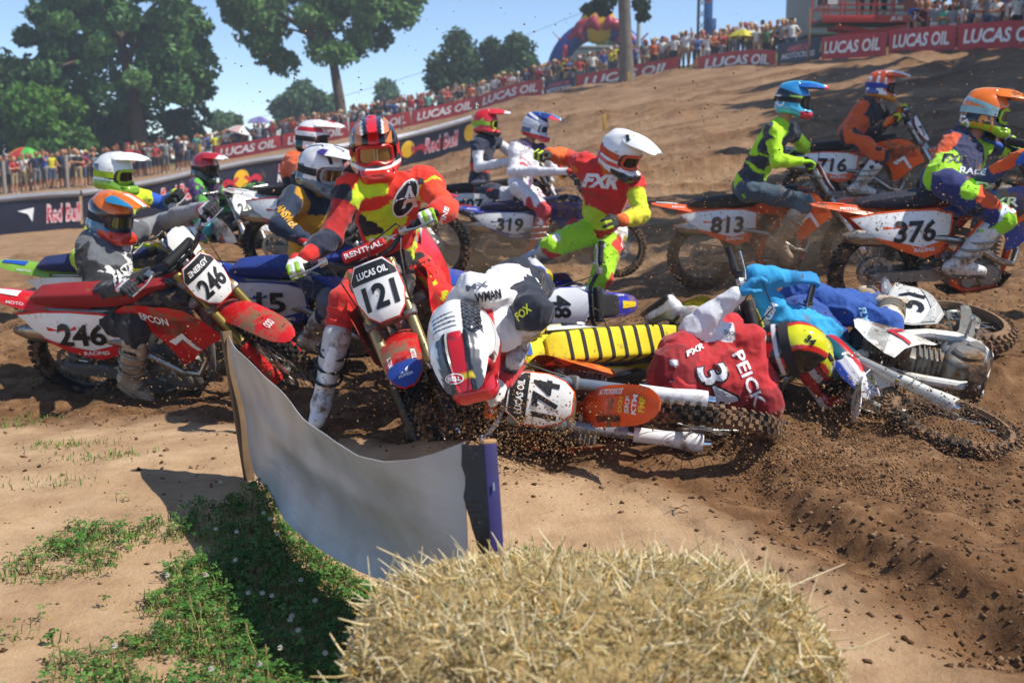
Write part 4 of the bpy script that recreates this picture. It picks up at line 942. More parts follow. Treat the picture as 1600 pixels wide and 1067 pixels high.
bike('T', 'motocross_bike', 'orange dirt bike numbered 174 lying on its side, front end facing out', M174, dict(dirt=.3, body=ORG, number='174', side_number='174', plate_top='LUCAS OIL', header='1a1a1c', frame='c9501e', fender='f0560f', accent='3f2a86', accent2=ORG, pad='e8641e', pad_text='AL', tyre=RUBBER2, forkc='8f9aa6', guard='e8e8e8', bar='c9c9c9',
     fender_marks=[('MOTORBIKES', 1.45, .2, .028, '1a1a1c', -.062), ('MOTORBIKES', 1.45, .2, .028, 'f0f0ee', .062), ('FMF', 1.69, .07, .035, 'f2d51c', 1), ('KTM', 1.645, .09, .03, 'f2f2f0', 1), ('SKF', 1.6, .08, .03, 'e3e3e0', 1), ('DCH', 1.555, .07, .026, 'e6d21a', 1)]), steer=4)
M48 = frame_mtx((-.42, -.89, .1), (.88, -.42, .12), plate_place(0, 0), W(882, 479, 243))
bike('Y', 'motocross_bike', 'blue dirt bike numbered 48 lying on its side with handlebar upright', M48, dict(body='2b35b5', number='48', side_number='48', fender='2b35b5', rfender='2b35b5', accent='e6c51c', accent2='2b35b5', plate='eef0f2'), steer=0)
MS = frame_mtx((.84, .54, -.03), (.45, -.80, .40), (.40, 0, 1.0), W(985, 532, 300))
bike('S', 'motocross_bike', 'yellow dirt bike lying on its side showing its yellow ribbed seat', MS, dict(body='d8d32a', number='3', side_number='37', seat='e2cf14', rfender='d4d42c', fender=YEL, accent='2a66c0', accent2='d8d32a', plate='e8ecec'), steer=0)
_ro = bpy.data.objects.get('motocross_bike')
MP = frame_mtx((-.42, -.87, -.2), (-.86, .42, .2), (1.485, 0, .355), W(1486, 664, 306))
bike('P', 'motocross_bike', 'muddy white dirt bike lying flat with front wheel sunk in loose dirt', MP, dict(body='e2e2dc', number='51', side_number='51', fender='e6e6e2', rfender='e6e6e2', accent='b9262b', accent2='b8b8b2', tyre=RUBBER2, guard='dedcd4', bar='cdbf96', frame='d9d6cc', forkc='cfcdc6'), steer=6)
# ribs across the yellow seat
seat_o = [o for o in bpy.data.objects if o.name.startswith('seat') and o.parent and 'ribbed seat' in o.parent.get('label', '')][0]
for k in range(8):
    x = .02 + k * .085; zc = np.interp(x, [-.06, .1, .3, .5, .66], [.962, .955, .948, .95, .965]); hw = np.interp(x, [-.06, .1, .3, .5, .66], [.075, .082, .085, .085, .075]); hh = np.interp(x, [-.06, .1, .3, .5, .66], [.028, .045, .055, .055, .05])
    rings = [[Vector((x + dx, p.y * 1.025, zc + (p.z - zc) * 1.04)) for p in rr_ring(x, zc, hw, hh, n=24, p=6)] for dx in (-.011, .011)]
    obj('rib', MB().loft(rings).mesh('rib'), mat('seat_rib', '1d1d20', rough=.8, dirt=.3), seat_o)

def put(key, label, spec, looks, bikekey=None):
    M, S = BIKES[bikekey] if bikekey else (None, None)
    return rider(label, joints(spec, M, S), looks, h=looks.get('h', .0115))
BOOT_W = dict(base='d9d6cf', sole='4a443d', plate='e4e2dc', strap='8b8880', calf='bdb9b0')
BOOT_K = dict(base='e2e2e0', sole='1f1f20', plate='f0f0ee', strap='1c1c1e', calf='c9c9c8', toe='ecece9')
BOOT_M = dict(base='cfc4b2', sole='6a5743', plate='d8cdbb', strap='9d9180', mat=BOOTMUD)
Z = (0, 0, 1)
put('A', 'racer in grey and black jersey with orange and blue helmet on the red 246 bike', dict(
    pelvis=(168, 470, 241), neck=(160, 377, 1), head=(175, 338, -1), shR=(142, 400, -1), shL=(203, 364, 1), elR=(146, 459, -1), elL=(255, 346, 1), wrR='grip', wrL='grip',
    knR=(213, 512, -1), anR=(203, 592, 1), toR=(238, 618, -1), anL='peg', face=(.82, -.5, -.22), up=(.15, -.1, 1)),
    dict(jersey=dict(base='5d6166', upperR='17181b', foreR='17181b', upperL='85888c', foreL='85888c', lower='202226', lower_at=.45, flank='1a1b1e', blot=[('d9d9d8', 11, .62, 'torso')]), pants=dict(base='1c1d20', knee='2a2b2f'), boots=BOOT_M, gloves=dict(base='d8d8d8', cuff='b8262b', finger='3a3a3e'),
         decals=[('FASTHOUSE', (206, 415), -35, 70, 16, 'dededc', (.2, .02)), ('LABOR', (198, 430), -35, 50, 15, 'dededc', (.3, .05))],
         helmet=dict(base='2f6f93', lay=[('e8761f', lambda x, y, z: z > .065 - .25 * x), ('1b1c20', lambda x, y, z: (np.abs(z - .045 + .3 * x) < .02)), ('c93a22', lambda x, y, z: (z < -.07) & (x > .02)), ('f0a01e', lambda x, y, z: (np.abs(y) < .022) & (z > .05)), ('c93a22', lambda x, y, z: (x < -.08) & (z > -.02) & (z < .06))], visor_col='e8761f', vlay=[('2a86b4', lambda x, y, z: np.abs(y) > .065), ('f2f2ee', lambda x, y, z: (np.abs(y) < .018) & (x > .1))], gog='2a2a30', lens='4a5a20', strap='20242a')), 'A')
put('B', 'racer with white and green helmet and blue sleeves on the yellow bike', dict(
    pelvis=('b', .4, 0, 1.05), neck=(188, 318, 1), head=(180, 272, -1), shR=(172, 326, -1), shL=(214, 308, 1), elR=(205, 360, -1), elL=(262, 318, 1), wrR='grip', wrL='grip', anR='peg', anL='peg', face=(.95, -.25, -.08)),
    dict(jersey=dict(base='c9dc1c', upper='1d55b8', fore='1d55b8', blot=[('1c2a5c', 8, .5, 'torso')], cuff='b9c41c'), pants=dict(base='1c3f8c', blot=[('b9dc24', 6, .15)]), boots=BOOT_W, gloves=dict(base='1c1d20'), h=.014,
         helmet=dict(base='eceeea', lay=[('7fae28', lambda x, y, z: z < -.045), ('1d1f22', lambda x, y, z: (np.abs(z + .01 + .2 * x) < .022) & (np.abs(y) > .05)), ('58606a', lambda x, y, z: (x < -.07) & (z > 0) & (z < .07))], visor_col='f0f2ee', gog='a9c81c', lens='3a2820', strap='a9c81c')), 'B')
put('C', 'racer in purple jersey and green trousers crouched on the pale bike', dict(
    pelvis=('b', .35, 0, 1.08), neck=(320, 288, -1), head=(322, 263, -1), shR=(306, 291, -1), shL=(334, 290, 1), elR=(316, 321, -1), elL=(352, 312, 1), wrR='grip', wrL='grip', anR='peg', anL='peg', face=(.85, -.5, -.12)),
    dict(jersey=dict(base='4a2f66', upper='4a2f66', fore='56a03c', blot=[('63b23e', 7, .45)]), pants=dict(base='4c9a5c', blot=[('4da7b2', 6, .2), ('7a4a9a', 7, .45)]), boots=dict(base='a3b23a', sole='3a3a2c', strap='4a5a2a'), gloves=dict(base='2c5a48'), h=.016,
         helmet=dict(base='b3262a', lay=[('2b3a2c', lambda x, y, z: z < -.01), ('e0e0dc', lambda x, y, z: np.abs(y) < .02)], visor_col='c22c30', vlay=[('e8e8e6', lambda x, y, z: x > .2)], lens='241f1c')), 'C')
put('E', 'racer with white and red helmet half hidden behind the mustard jersey', dict(
    pelvis=('b', .38, 0, 1.05), neck=(472, 254, 1), head=(490, 217, -1), shR=(452, 268, -1), shL=(492, 262, 1), elR=(452, 310, -1), elL=(525, 290, 1), wrR='grip', wrL='grip', anR='peg', anL='peg', face=(.97, -.2, -.1)),
    dict(jersey=dict(base='d95a22', upper='1c1d22', fore='1c1d22'), pants=dict(base='23252a'), boots=BOOT_W, gloves=dict(base='222226'), h=.015,
         helmet=dict(base='ececea', lay=[('1f4a3a', lambda x, y, z: (x < -.05) & (z < 0)), ('c42430', lambda x, y, z: (np.abs(y) > .06) & (np.abs(z - .08) < .02)), ('20222a', lambda x, y, z: z < -.09)], visor_col='f0f0ee', vlay=[('c9303a', lambda x, y, z: (np.abs(y) < .05) & (x > .1) & (x < .2))], lens='2a2420')), 'E')
put('D', 'racer in mustard and navy jersey with white helmet on the blue bike', dict(
    pelvis=(482, 398, 224), neck=(490, 304, -1), head=(503, 266, -1), shR=(457, 312, -1), shL=(520, 316, 1), elR=(436, 352, -1), elL=(560, 350, 1), wrR='grip', wrL='grip', anR='peg', anL='peg', face=(.8, -.55, -.2)),
    dict(jersey=dict(base='d9a01c', yoke='1a2b44', yoke_at=.84, upper='1a2b44', fore='1a2b44', blot=[('c08a18', 5, .4, 'torso')], cuff='1a2b44'), pants=dict(base='232f44', knee='6d7480'), boots=BOOT_W, gloves=dict(base='d8d8d6', cuff='b02226'),
         decals=[('ANSWER', (448, 338), 50, 42, 14, 'd9a01c', (.2, .04))],
         helmet=dict(base='eceded', lay=[('6a7075', lambda x, y, z: z < -.05), ('2c3036', lambda x, y, z: (x < -.04) & (z < .03)), ('58803a', lambda x, y, z: (x < -.1) & (z > .03)), ('1f2126', lambda x, y, z: (np.abs(np.abs(y) - .05) < .012) & (z > .06))], visor_col='f2f2f0', vlay=[('23252a', lambda x, y, z: (np.abs(np.abs(y) - .035) < .009) & (x > .05) & (x < .2)), ('4a3a8a', lambda x, y, z: (np.abs(y) > .07) & (x < .1))], gog='8a8f94', lens='6a4a2a')), 'D')
put('F', 'racer in red and neon yellow jersey with black and red helmet riding the 121 bike', dict(
    pelvis=(613, 412, 276), bikehips=False, neck=(602, 290, -1), head=(585, 232, -1), shR=(548, 296, -1), shL=(664, 282, 1), elR=(517, 372, -1), elL=(698, 328, -1), wrR='grip', wrL='grip',
    hipR=(588, 420, -1), hipL=(640, 408, 1), knR=(540, 470, -1), anR=(506, 612, 1), toR=(492, 655, -1), knL=(692, 470, -1), anL=(690, 560, 1), toL=(700, 600, -1), face=(.12, -.97, -.2), up=(-.06, -.2, 1)),
    dict(jersey=dict(base='e2301a', upperR='b31f1c', foreR='1c2238', foreL='e8431c', upperL='e8431c', flank='c8281c', blot=[('c8e01e', 4.2, -.02, 'torso'), ('1b1d2c', 5.0, .62, 'torso')], collar='1a1b20', cuff='d8281c'), pants=dict(base='d3241c', blot=[('d6e428', 6.5, .28), ('1b1c22', 6, .72)], shin='c9221c'), boots=BOOT_K, gloves=dict(base='e4e4e0', finger='8fbf2a', two='e4e4e0', cuff='d0302a'), h=.0095,
         decals=[(ell_geo(), (634, 310), -62, 66, 34, 'e9e9e7'), (ell_geo(), (634, 310), -62, 60, 28, '15161c'), ('A', (636, 308), -10, 26, 34, 'e9e9e7', (.3, .02)), ('ALPINE', (690, 343), -70, 40, 8, 'f0f0ee'), ('MX', (600, 372), -8, 44, 9, 'f0f0ee')],
         pdecals=[('R8', (672, 420), 60, 40, 20, 'e0302a')],
         helmet=dict(base='17181b', lay=[('c87a3a', lambda x, y, z: (np.abs(np.abs(y) - .075) < .018) & (z > .03)), ('d62028', lambda x, y, z: (np.abs(y) < .026) & (z > .03)), ('d0301f', lambda x, y, z: z < -.075), ('e8e4de', lambda x, y, z: (z < -.06) & (z > -.078)), ('e0a81c', lambda x, y, z: (y < -.09) & (z < 0) & (z > -.05) & (x > 0))], visor_col='17181b', vlay=[('d62028', lambda x, y, z: np.abs(y) < .024), ('c87a3a', lambda x, y, z: (np.abs(np.abs(y) - .07) < .013)), ('d8d8d4', lambda x, y, z: (np.abs(np.abs(y) - .052) < .006) & (x > .12))], gog='b9201f', lens='8a6a3a', strap='c22420',
                     decals=[(ell_geo(), (591, 235), -2, 42, 15, 'f2f2f0'), ('BELL', (591, 235), -2, 28, 8, 'b81c22', (0, .04))])), 'F')
put('H', 'racer with red and lime helmet and white sleeves on the dusty 407 bike', dict(
    pelvis=(748, 289, 125), neck=(757, 217, 1), head=(760, 193, -1), shR=(745, 226, -1), shL=(771, 219, 1), elR=(748, 262, -1), elL=(795, 236, 1), wrR='grip', wrL='grip', anR='peg', anL='peg', face=(.98, -.1, -.05)),
    dict(jersey=dict(base='232c44', upper='e0e0e4', fore='dcdce0', stripe=[(.3, .42, 'd03a30')]), pants=dict(base='3a4254', knee='c8ccd4', blot=[('c63a34', 8, .6)]), boots=BOOT_W, gloves=dict(base='1f86a8'), h=.016,
         helmet=dict(base='d0222a', lay=[('9ac428', lambda x, y, z: (x < -.02) & (np.abs(z + .02 - .6 * (x + .1)) < .03)), ('2a1a1c', lambda x, y, z: z < -.1)], visor_col='d8303a', vlay=[('d8d8e4', lambda x, y, z: x > .21)], gog='c9d42a', lens='302420', strap='9ac428')), 'H')
put('I', 'racer in white and red gear with blue and white helmet on the 319 bike', dict(
    pelvis=(812, 289, 132), neck=(823, 229, 1), head=(838, 198, -1), shR=(806, 231, -1), shL=(846, 236, 1), elR=(800, 268, -1), elL=(862, 262, 1), wrR='grip', wrL='grip', anR='peg', anL='peg', face=(.93, -.3, -.22)),
    dict(jersey=dict(base='e6e3e6', yoke='3a2c52', yoke_at=.86, stripe=[(.36, .42, 'c4323e'), (.5, .54, 'c4323e')], blot=[('7a5a80', 9, .7, 'torso')], cuff='c9303a'), pants=dict(base='e2dfe2', blot=[('c4323e', 5, .05)], knee='c43a40'), boots=dict(base='c9563e', sole='4a3a34', strap='d8d4d0'), gloves=dict(base='c9302a', finger='d8a01c'), h=.015,
         helmet=dict(base='e6e8ec', lay=[('27418f', lambda x, y, z: (z > .07 - .2 * x)), ('e8e8ee', lambda x, y, z: (np.abs(z - .1 + .35 * x) < .014)), ('c42a34', lambda x, y, z: (z < -.08)), ('58607a', lambda x, y, z: (x < -.02) & (z < .0) & (z > -.08)), ('3aa0d0', lambda x, y, z: (np.abs(y) < .02) & (z > .08))], visor_col='253a80', vlay=[('e04050', lambda x, y, z: (np.abs(y) > .05) & (x > .15)), ('4ab0dc', lambda x, y, z: (np.abs(np.abs(y) - .03) < .01))], gog='c9ccd4', lens='2c3c6a', strap='d0d0d8')), 'I')
put('J', 'racer in red and neon jersey with plain white helmet striding off between bikes', dict(
    pelvis=(938, 356, 205), neck=(950, 268, -1), head=(972, 240, -1), shR=(912, 256, 1), shL=(990, 284, -1), elR=(884, 246, 1), wrR=(856, 240, -1), elL=(1002, 336, -1), wrL=(967, 345, -1),
    hipR=(918, 364, -1), hipL=(958, 364, 1), knR=(862, 384, -1), anR=(845, 398, 1), toR=(822, 404, -1), knL=(941, 430, -1), anL=(908, 502, 1), toL=(912, 528, -1), face=(.72, -.62, -.45), up=(.25, -.3, .9), backR=(0, -.4, .9), backL=(.3, -.9, .2)),
    dict(jersey=dict(base='d3251f', lower='c9e02a', lower_at=.46, upperR='d8401e', foreR='e8661e', upperL='d4e22c', foreL='e0d42a', cuff='e8641e', blot=[('dce62c', 5, .5, 'arms'), ('e8761e', 6, .55, 'torso')], stripe=[(.0, .12, 'c4281f')]), pants=dict(base='a8e01e', blot=[('c8352a', 4.6, .24), ('e8e4de', 6, .52)]), boots=dict(base='c9ccd0', sole='4a4a50', strap='7a7f88', calf='8a9aa8'), gloves=dict(base='2e3230', finger='c8d62a', two='2e3230'), h=.0095, open=.0,
         decals=[('FXR', (938, 283), 4, 56, 22, 'f0e8e8', (.25, .06)), ('INSURANCE', (930, 305), 22, 38, 6, 'b8402a')],
         pdecals=[('FXR', (934, 395), 115, 40, 14, 'f0f0ee', (.2, .04))],
         helmet=dict(base='f2f2f0', lay=[('8a4a8a', lambda x, y, z: (x < -.1) & (z < .03)), ('d8402a', lambda x, y, z: (np.abs(z + .06) < .016) & (x < .08)), ('26282c', lambda x, y, z: (z < -.085) & (x > .03))], visor_col='f5f5f3', gog='d8521e', lens='3a2c24', strap='d8521e',
                     decals=[(RECT, (981, 216), 78, 11, 5, '1a1a1c')])))
put('K', 'racer with bright blue helmet and neon yellow sleeves on the 813 bike', dict(
    pelvis=('b', .46, -.02, 1.07), neck=(1218, 198, 1), head=(1240, 157, -1), shR=(1207, 206, -1), shL=(1234, 204, 1), elR=(1214, 252, -1), elL=(1256, 228, 1), wrR='grip', wrL='grip', anL='peg', knR=(1258, 316, -1), anR=(1216, 376, 1), toR=(1244, 398, -1), face=(.97, -.2, -.1), up=(.08, 0, 1)),
    dict(jersey=dict(base='2a3644', upper='b6ee12', fore='b6ee12', stripe=[(.3, .335, 'b6ee12'), (.5, .53, 'b6ee12')], blot=[('b0ea14', 4.0, .22, 'torso')]), pants=dict(base='3f5260', knee='51656f', blot=[('9ae01c', 5, .36)]), boots=BOOT_M, gloves=dict(base='a8e41a', finger='a8e41a', two='2a2f30'), h=.0125,
         helmet=dict(base='2b86c4', lay=[('1a2634', lambda x, y, z: (np.abs(z - .02 + .3 * x) < .035) & (x < .09)), ('46b4d8', lambda x, y, z: z < -.03), ('58c0e0', lambda x, y, z: (np.abs(y) < .04) & (z > .1)), ('c82a40', lambda x, y, z: (z < -.09) & (x > .07)), ('a8e41a', lambda x, y, z: (np.abs(y) > .09) & (np.abs(z - .02) < .014) & (x > -.04))], visor_col='2f96cf', vlay=[('1f5aa8', lambda x, y, z: np.abs(y) > .06), ('d83a4a', lambda x, y, z: x > .245)], gog='1a1c20', lens='2a2a24', strap='1a1c20',
                     decals=[('6D', (1218, 157), 60, 20, 14, 'eef2f4', (0, .04))])), 'K')
put('L', 'racer in orange and black gear with patterned orange helmet on the 716 bike', dict(
    pelvis=('b', .44, 0, 1.07), neck=(1362, 168, 1), head=(1377, 135, -1), shR=(1343, 181, -1), shL=(1374, 171, 1), elR=(1356, 218, -1), elL=(1398, 190, 1), wrR='grip', wrL='grip', anR='peg', anL='peg', face=(.95, -.28, -.1)),
    dict(jersey=dict(base='23232a', lower='e05a1c', lower_at=.42, yoke='24252b', upper='222329', fore='25262c', flank='d9541c', cuff='e0601c', back='d4541e'), pants=dict(base='2a2a30', blot=[('e05a1c', 5, .3)]), boots=BOOT_W, gloves=dict(base='e0761c', finger='c8c82a'), h=.015,
         helmet=dict(base='e05a26', lay=[('2f3f9a', lambda x, y, z: (z < .03) & (x < .02)), ('e9e9e6', lambda x, y, z: (vnoise(np.stack([x, y, z], 1), 26, 4) > .35)), ('d88a2a', lambda x, y, z: z < -.09)], visor_col='e8622a', vlay=[('ecebe8', lambda x, y, z: (np.abs(np.abs(y) - .05) < .015)), ('e9e9e6', lambda x, y, z: x > .255)], lens='2a2f3a', strap='2f3f9a')), 'L')
put('M', 'racer in navy, orange and neon jersey with orange helmet on the 376 bike', dict(
    pelvis=('b', .5, -.02, 1.06), neck=(1512, 228, 1), head=(1541, 176, -1), shR=(1494, 246, -1), shL=(1536, 228, 1), elR=(1504, 304, -1), elL=(1588, 232, 1), wrR='grip', wrL='grip', anR='peg', anL='peg', face=(.95, -.25, -.18), up=(.12, 0, 1)),
    dict(jersey=dict(base='1c2450', flank='d9521c', upper='222a5c', fore='27306a', yoke='1d2450', blot=[('a6e01e', 3.4, .28), ('e8561c', 3.6, .42)], collar='d9501c', cuff='e0641c'), pants=dict(base='222c68', blot=[('9adc1e', 3.4, .35), ('d9521c', 3.6, .5)]), boots=BOOT_W, gloves=dict(base='2a58a8'), h=.0105,
         decals=[('FXR', (1492, 248), 4, 40, 13, '14182c', (.2, .05)), ('RACE', (1472, 300), -70, 44, 13, 'e8ecf4', (0, .04)), ('FXR', (1546, 291), 4, 50, 13, 'e9edf2', (.25, .05)), ('RACE', (1520, 268), 6, 44, 10, 'dfe6f4', (.1, .03))],
         pdecals=[('FXR', (1522, 332), -40, 36, 15, '16202c', (.2, .05)), ('A', (1568, 330), -30, 34, 22, 'c9d2ec', (.2, .04))],
         helmet=dict(base='e8741c', lay=[('1c1c22', lambda x, y, z: (z < .015) & (z > -.1) & (np.abs(y) > .03)), ('a6cf22', lambda x, y, z: z < -.085), ('8ac4c8', lambda x, y, z: (np.abs(z - .03 + .25 * x) < .014) & (x < .06)), ('e0901c', lambda x, y, z: (vnoise(np.stack([x, y * 2, z * .5], 1), 40, 4) > .4) & (x < .05) & (z < .02)), ('f0a02a', lambda x, y, z: (np.abs(y) < .03) & (z > .1))], visor_col='ea7a1c', vlay=[('3a2a24', lambda x, y, z: (vnoise(np.stack([x * .35, y * 2.4, z * 0], 1), 45, 8) > .25) & (x > .12))], gog='a6cf22', lens='2a2a2c', strap='9cc6cc',
                     decals=[('6D', (1505, 191), 62, 24, 18, 'f0f2f2', (0, .04))])), 'M')
put('G', 'racer pitched head first over the bars, white black and red helmet crown showing', dict(
    pelvis=(800, 455, 330), neck=(752, 505, -1), head=(724, 540, -1), shR=(722, 478, 1), shL=(778, 512, 1), elR=(738, 448, -1), wrR=(800, 470, 1), elL=(800, 566, 1), wrL=(782, 600, -1),
    hipR=(806, 436, 1), hipL=(812, 470, -1), knR=(838, 448, 1), anR=(842, 432, 1), toR=(856, 452, 1), knL=(833, 488, -1), anL=(812, 522, 1), toL=(806, 556, -1), face=(.16, -.60, -.78), up=(-.2, -.76, .62), backL=(.4, -.8, .3)),
    dict(jersey=dict(base='c4222a', back='e2e2e4', yoke='e2e2e4', yoke_at=.7, upperR='e2e2e4', foreR='e2e2e4', upperL='c2222a', foreL='c2222a', lower='b82226', lower_at=.5, collar='c4232a'), pants=dict(base='1d2433'), boots=dict(base='c6c8cc', sole='3a3a40', strap='c9b52a', calf='2b3f9a'), gloves=dict(base='cfcdca', finger='c4c0bb', two='b9b5b0'), h=.0095, hs=1.16,
         decals=[('WMAN', (762, 462), -10, 40, 15, '20242e', (0, .03)), ('MX', (745, 447), -12, 34, 9, '50586a', (0, .02))],
         pdecals=[('FOX', (818, 488), -40, 28, 13, 'c9cf2a', (.2, .04))],
         helmet=dict(base='eeeeec', vscale=.88, lay=[('1b1c1f', lambda x, y, z: (y > .035) & (z > .02) & (x < .05)), ('55585e', lambda x, y, z: (y > .04) & (z > .02) & (x < .03) & (np.sin(x * 330) * np.sin(y * 330) > .15)), ('c3202a', lambda x, y, z: z < -.055), ('eeeeec', lambda x, y, z: (y > .095) & (z > -.03) & (x > -.08)), ('1b1c1f', lambda x, y, z: (y < .01) & (y > -.08) & (np.sin(x * 300) > .45) & (x > -.06) & (x < .02) & (z > .08)), ('c3202a', lambda x, y, z: (np.abs(y) < .026) & (x > .03) & (z > .05))], visor_col='4a4d52', vlay=[('1b1c1f', lambda x, y, z: np.abs(y) < .045), ('c3202a', lambda x, y, z: np.abs(y) < .026), ('ececea', lambda x, y, z: (np.abs(y) > .074)), ('c9b41e', lambda x, y, z: (np.abs(y) < .045) & (np.abs(x - .2) < .008))], gog='b9202a', lens='2a2422', strap='d0d0ce',
                     decals=[(ell_geo(), (711, 592), -4, 29, 17, 'f4f4f2'), (ell_geo(), (711, 592), -4, 25, 13.5, 'b81c24'), ('BELL', (711, 592), -4, 19, 7, 'f4f4f2', (0, .04))])))
put('N', 'fallen racer in red jersey lettered PEICK 34, yellow and black helmet', dict(
    bikehips=False, pelvis=(1060, 585, 318), neck=(1186, 578, 1), head=(1238, 546, -1), shL=(1168, 532, -1), shR=(1196, 628, -1), elL=(1082, 514, -1), wrL=(1154, 458, 1), elR=(1200, 668, 1), wrR=(1250, 690, 1),
    hipL=(1062, 552, 1), hipR=(1058, 616, -1), knL=(1138, 510, 1), anL=(1048, 492, 1), toL=(1018, 512, 1), knR=(1120, 640, 1), anR=(1040, 652, 1), toR=(1010, 660, 1), face=(.42, .72, -.5), up=(.62, -.62, .46), backL=(-.5, 0, .8)),
    dict(jersey=dict(base='b81e24', upperL='e3e3e6', foreL='e0e0e4', upperR='cf2a2c', foreR='e0e0e0', yoke='c2222a', blot=[('8f171d', 5, .45, 'torso'), ('e0e0e4', 9, .72, 'torso')], collar='1b1c20'), pants=dict(base='b8222a', knee='c4262c', blot=[('1d1e22', 6, .6)]), boots=BOOT_K, gloves=dict(base='2a8cc0', cuff='1d2026'), h=.0095, cloth=CLOTH, bulk=1.2,
         decals=[('PEICK', (1170, 592), 66, 92, 19, 'e8e8ea', (0, .02)), ('34', (1120, 602), 68, 76, 50, '18181c', (.1, .06)), ('34', (1120, 602), 68, 72, 44, 'c9c9d2', (.1, .02)), ('FXR', (1085, 548), -28, 30, 9, 'eceaea', (.2, .04)), ('THOR', (1140, 521), 12, 22, 6, '50525a')],
         helmet=dict(base='1b1c20', lay=[('dfe01e', lambda x, y, z: (np.abs(y) < .05) & (z > .02)), ('c8261f', lambda x, y, z: (np.abs(np.abs(y) - .062) < .012) & (z > -.02)), ('c8261f', lambda x, y, z: (x < -.06) & (z < -.02) & (vnoise(np.stack([x, y, z], 1), 30, 3) > .0)), ('d8d8da', lambda x, y, z: (np.abs(z + .05) < .008) & (x < 0))], visor_col='dfe01e', vlay=[('c8261f', lambda x, y, z: np.abs(y) > .085), ('1b1c20', lambda x, y, z: (np.abs(np.abs(y) - .05) < .01))], strap='2a2a2e',
                     decals=[('34', (1266, 532), 40, 16, 12, '1a1a1e', (0, .05))])))
put('O', 'fallen racer in two tone blue gear with red and teal helmet head down', dict(
    pelvis=(1262, 470, 262), neck=(1258, 536, -1), head=(1296, 574, -1), shR=(1212, 492, -1), shL=(1295, 520, 1), elR=(1180, 432, -1), wrR=(1246, 434, 1), elL=(1330, 560, 1), wrL=(1340, 590, 1),
    hipR=(1248, 462, -1), hipL=(1282, 472, 1), knR=(1386, 506, -1), anR=(1392, 478, 1), toR=(1440, 486, 1), knL=(1370, 480, 1), anL=(1350, 460, 1), toL=(1335, 448, 1), face=(.45, -.55, -.72), up=(.35, -.62, .72), backR=(.2, -.6, .7)),
    dict(jersey=dict(base='1d3f86', back='1e4894', upper='1f9ad2', fore='1f9ad2', yoke='27a2d6', yoke_at=.72, cuff='1a7cb4'), pants=dict(base='1f4f9e', blot=[('1a4486', 6, .35)]), boots=dict(base='d9d3c6', sole='6a5c4a', strap='8a8476', mat=BOOTMUD), gloves=dict(base='1f86c4', cuff='46484a'), h=.0095,
         decals=[('MEDRANO', (1196, 504), 114, 66, 13, 'e8eef4', (0, .05))], pdecals=[('FLY', (1350, 492), 75, 26, 11, '9ad0ec', (.2, .05))],
         helmet=dict(base='c2202a', lay=[('1d5a66', lambda x, y, z: (z > .06) & (np.abs(y) > .02)), ('1b1c20', lambda x, y, z: (np.abs(z - .05) < .012)), ('e8e8e8', lambda x, y, z: (z < -.1))], visor_col='e4e2ea', vlay=[('c2202a', lambda x, y, z: (np.abs(y) < .02) & (x < .15)), ('c9c02a', lambda x, y, z: (np.abs(y - .03) < .02) & (np.abs(x - .2) < .02)), ('2f4ab0', lambda x, y, z: (np.abs(y) > .08) & (x < .2))], strap='e0e0e4', lens='2a2c30')))
# ------------------------------------------------------------------ behind the track: banners, crowd, trees, arch, lift, house
def banner_place(line, u0, u1, h, drop=0., wave=.03):
    us = np.linspace(u0, u1, 24); pts = [W(u, *line_at(line, u)) for u in us]
    pts = [Vector((p.x, p.y, gh(p.x, p.y) - drop)) for p in pts]
    ar = [0]
    for a, b in zip(pts[:-1], pts[1:]): ar.append(ar[-1] + math.hypot(b.x - a.x, b.y - a.y))
    L = ar[-1]; X, Y, Zs = [p.x for p in pts], [p.y for p in pts], [p.z for p in pts]
    zf = np.polyfit(ar, Zs, 2)
    def place(a, b, off=0.):
        t = a + L / 2; x, y = np.interp(t, ar, X), np.interp(t, ar, Y); dx = np.interp(t + .1, ar, X) - np.interp(t - .1, ar, X); dy = np.interp(t + .1, ar, Y) - np.interp(t - .1, ar, Y)
        n = Vector((dy, -dx, 0)).normalized(); w = wave * math.sin(t * 2.3 + 4 * b) * (.5 + b / h)
        return Vector((x, y, float(np.polyval(zf, t)) + b + h / 2 + .02)) + n * (off + w)
    return place, L
def banner(name, label, line, u0, u1, h, col, marks, drop=0., rail=None, group=None):
    place, L = banner_place(line, u0, u1, h, drop)
    me = panel_mesh(name, [(-L / 2 + .03, -h / 2), (L / 2 - .03, -h / 2), (L / 2 - .03, h / 2), (-L / 2 + .03, h / 2)], place, .015, max(.3, h / 3))
    o = tag(obj(name, me, mat('vinyl_' + col, col, rough=.45, vary=.1, nscale=1.5, dirt=.15)), label, 'banner', group)
    for g, cx, cy, w, hh, c in marks:
        ge = text_geo(g, .18, .035) if isinstance(g, str) else g
        obj('lettering' if isinstance(g, str) else 'emblem', decal_mesh(ge, w * L, hh * h, lambda a, b, cx=cx, cy=cy: place(a + cx * L, b + cy * h, .03), .4), ink(c), o)
    if rail: obj('rail', MB().tube([place(-L / 2 + L * k / 12, h / 2 + .06) for k in range(13)], .09, 8).mesh('rail'), mat('rail_' + rail, rail, rough=.6), o)
    return o
LR = 'b5262b'
lw = ['red banner lettered LUCAS OIL %s' % s for s in ('at the low end beside the yellow stake', 'second up from the yellow stake', 'below the small distant trees', 'below the low conifers', 'at the top of the dark bank', 'with its foot behind the crest', 'left of the dark sponsor panel on the crest', 'below the scissor lift', 'under the red lift deck end', 'below the canopy crowd')]
ll = [(335, 440), (441, 545), (546, 642), (643, 745), (746, 848), (900, 1060), (1090, 1212), (1283, 1385), (1387, 1492), (1494, 1640)]
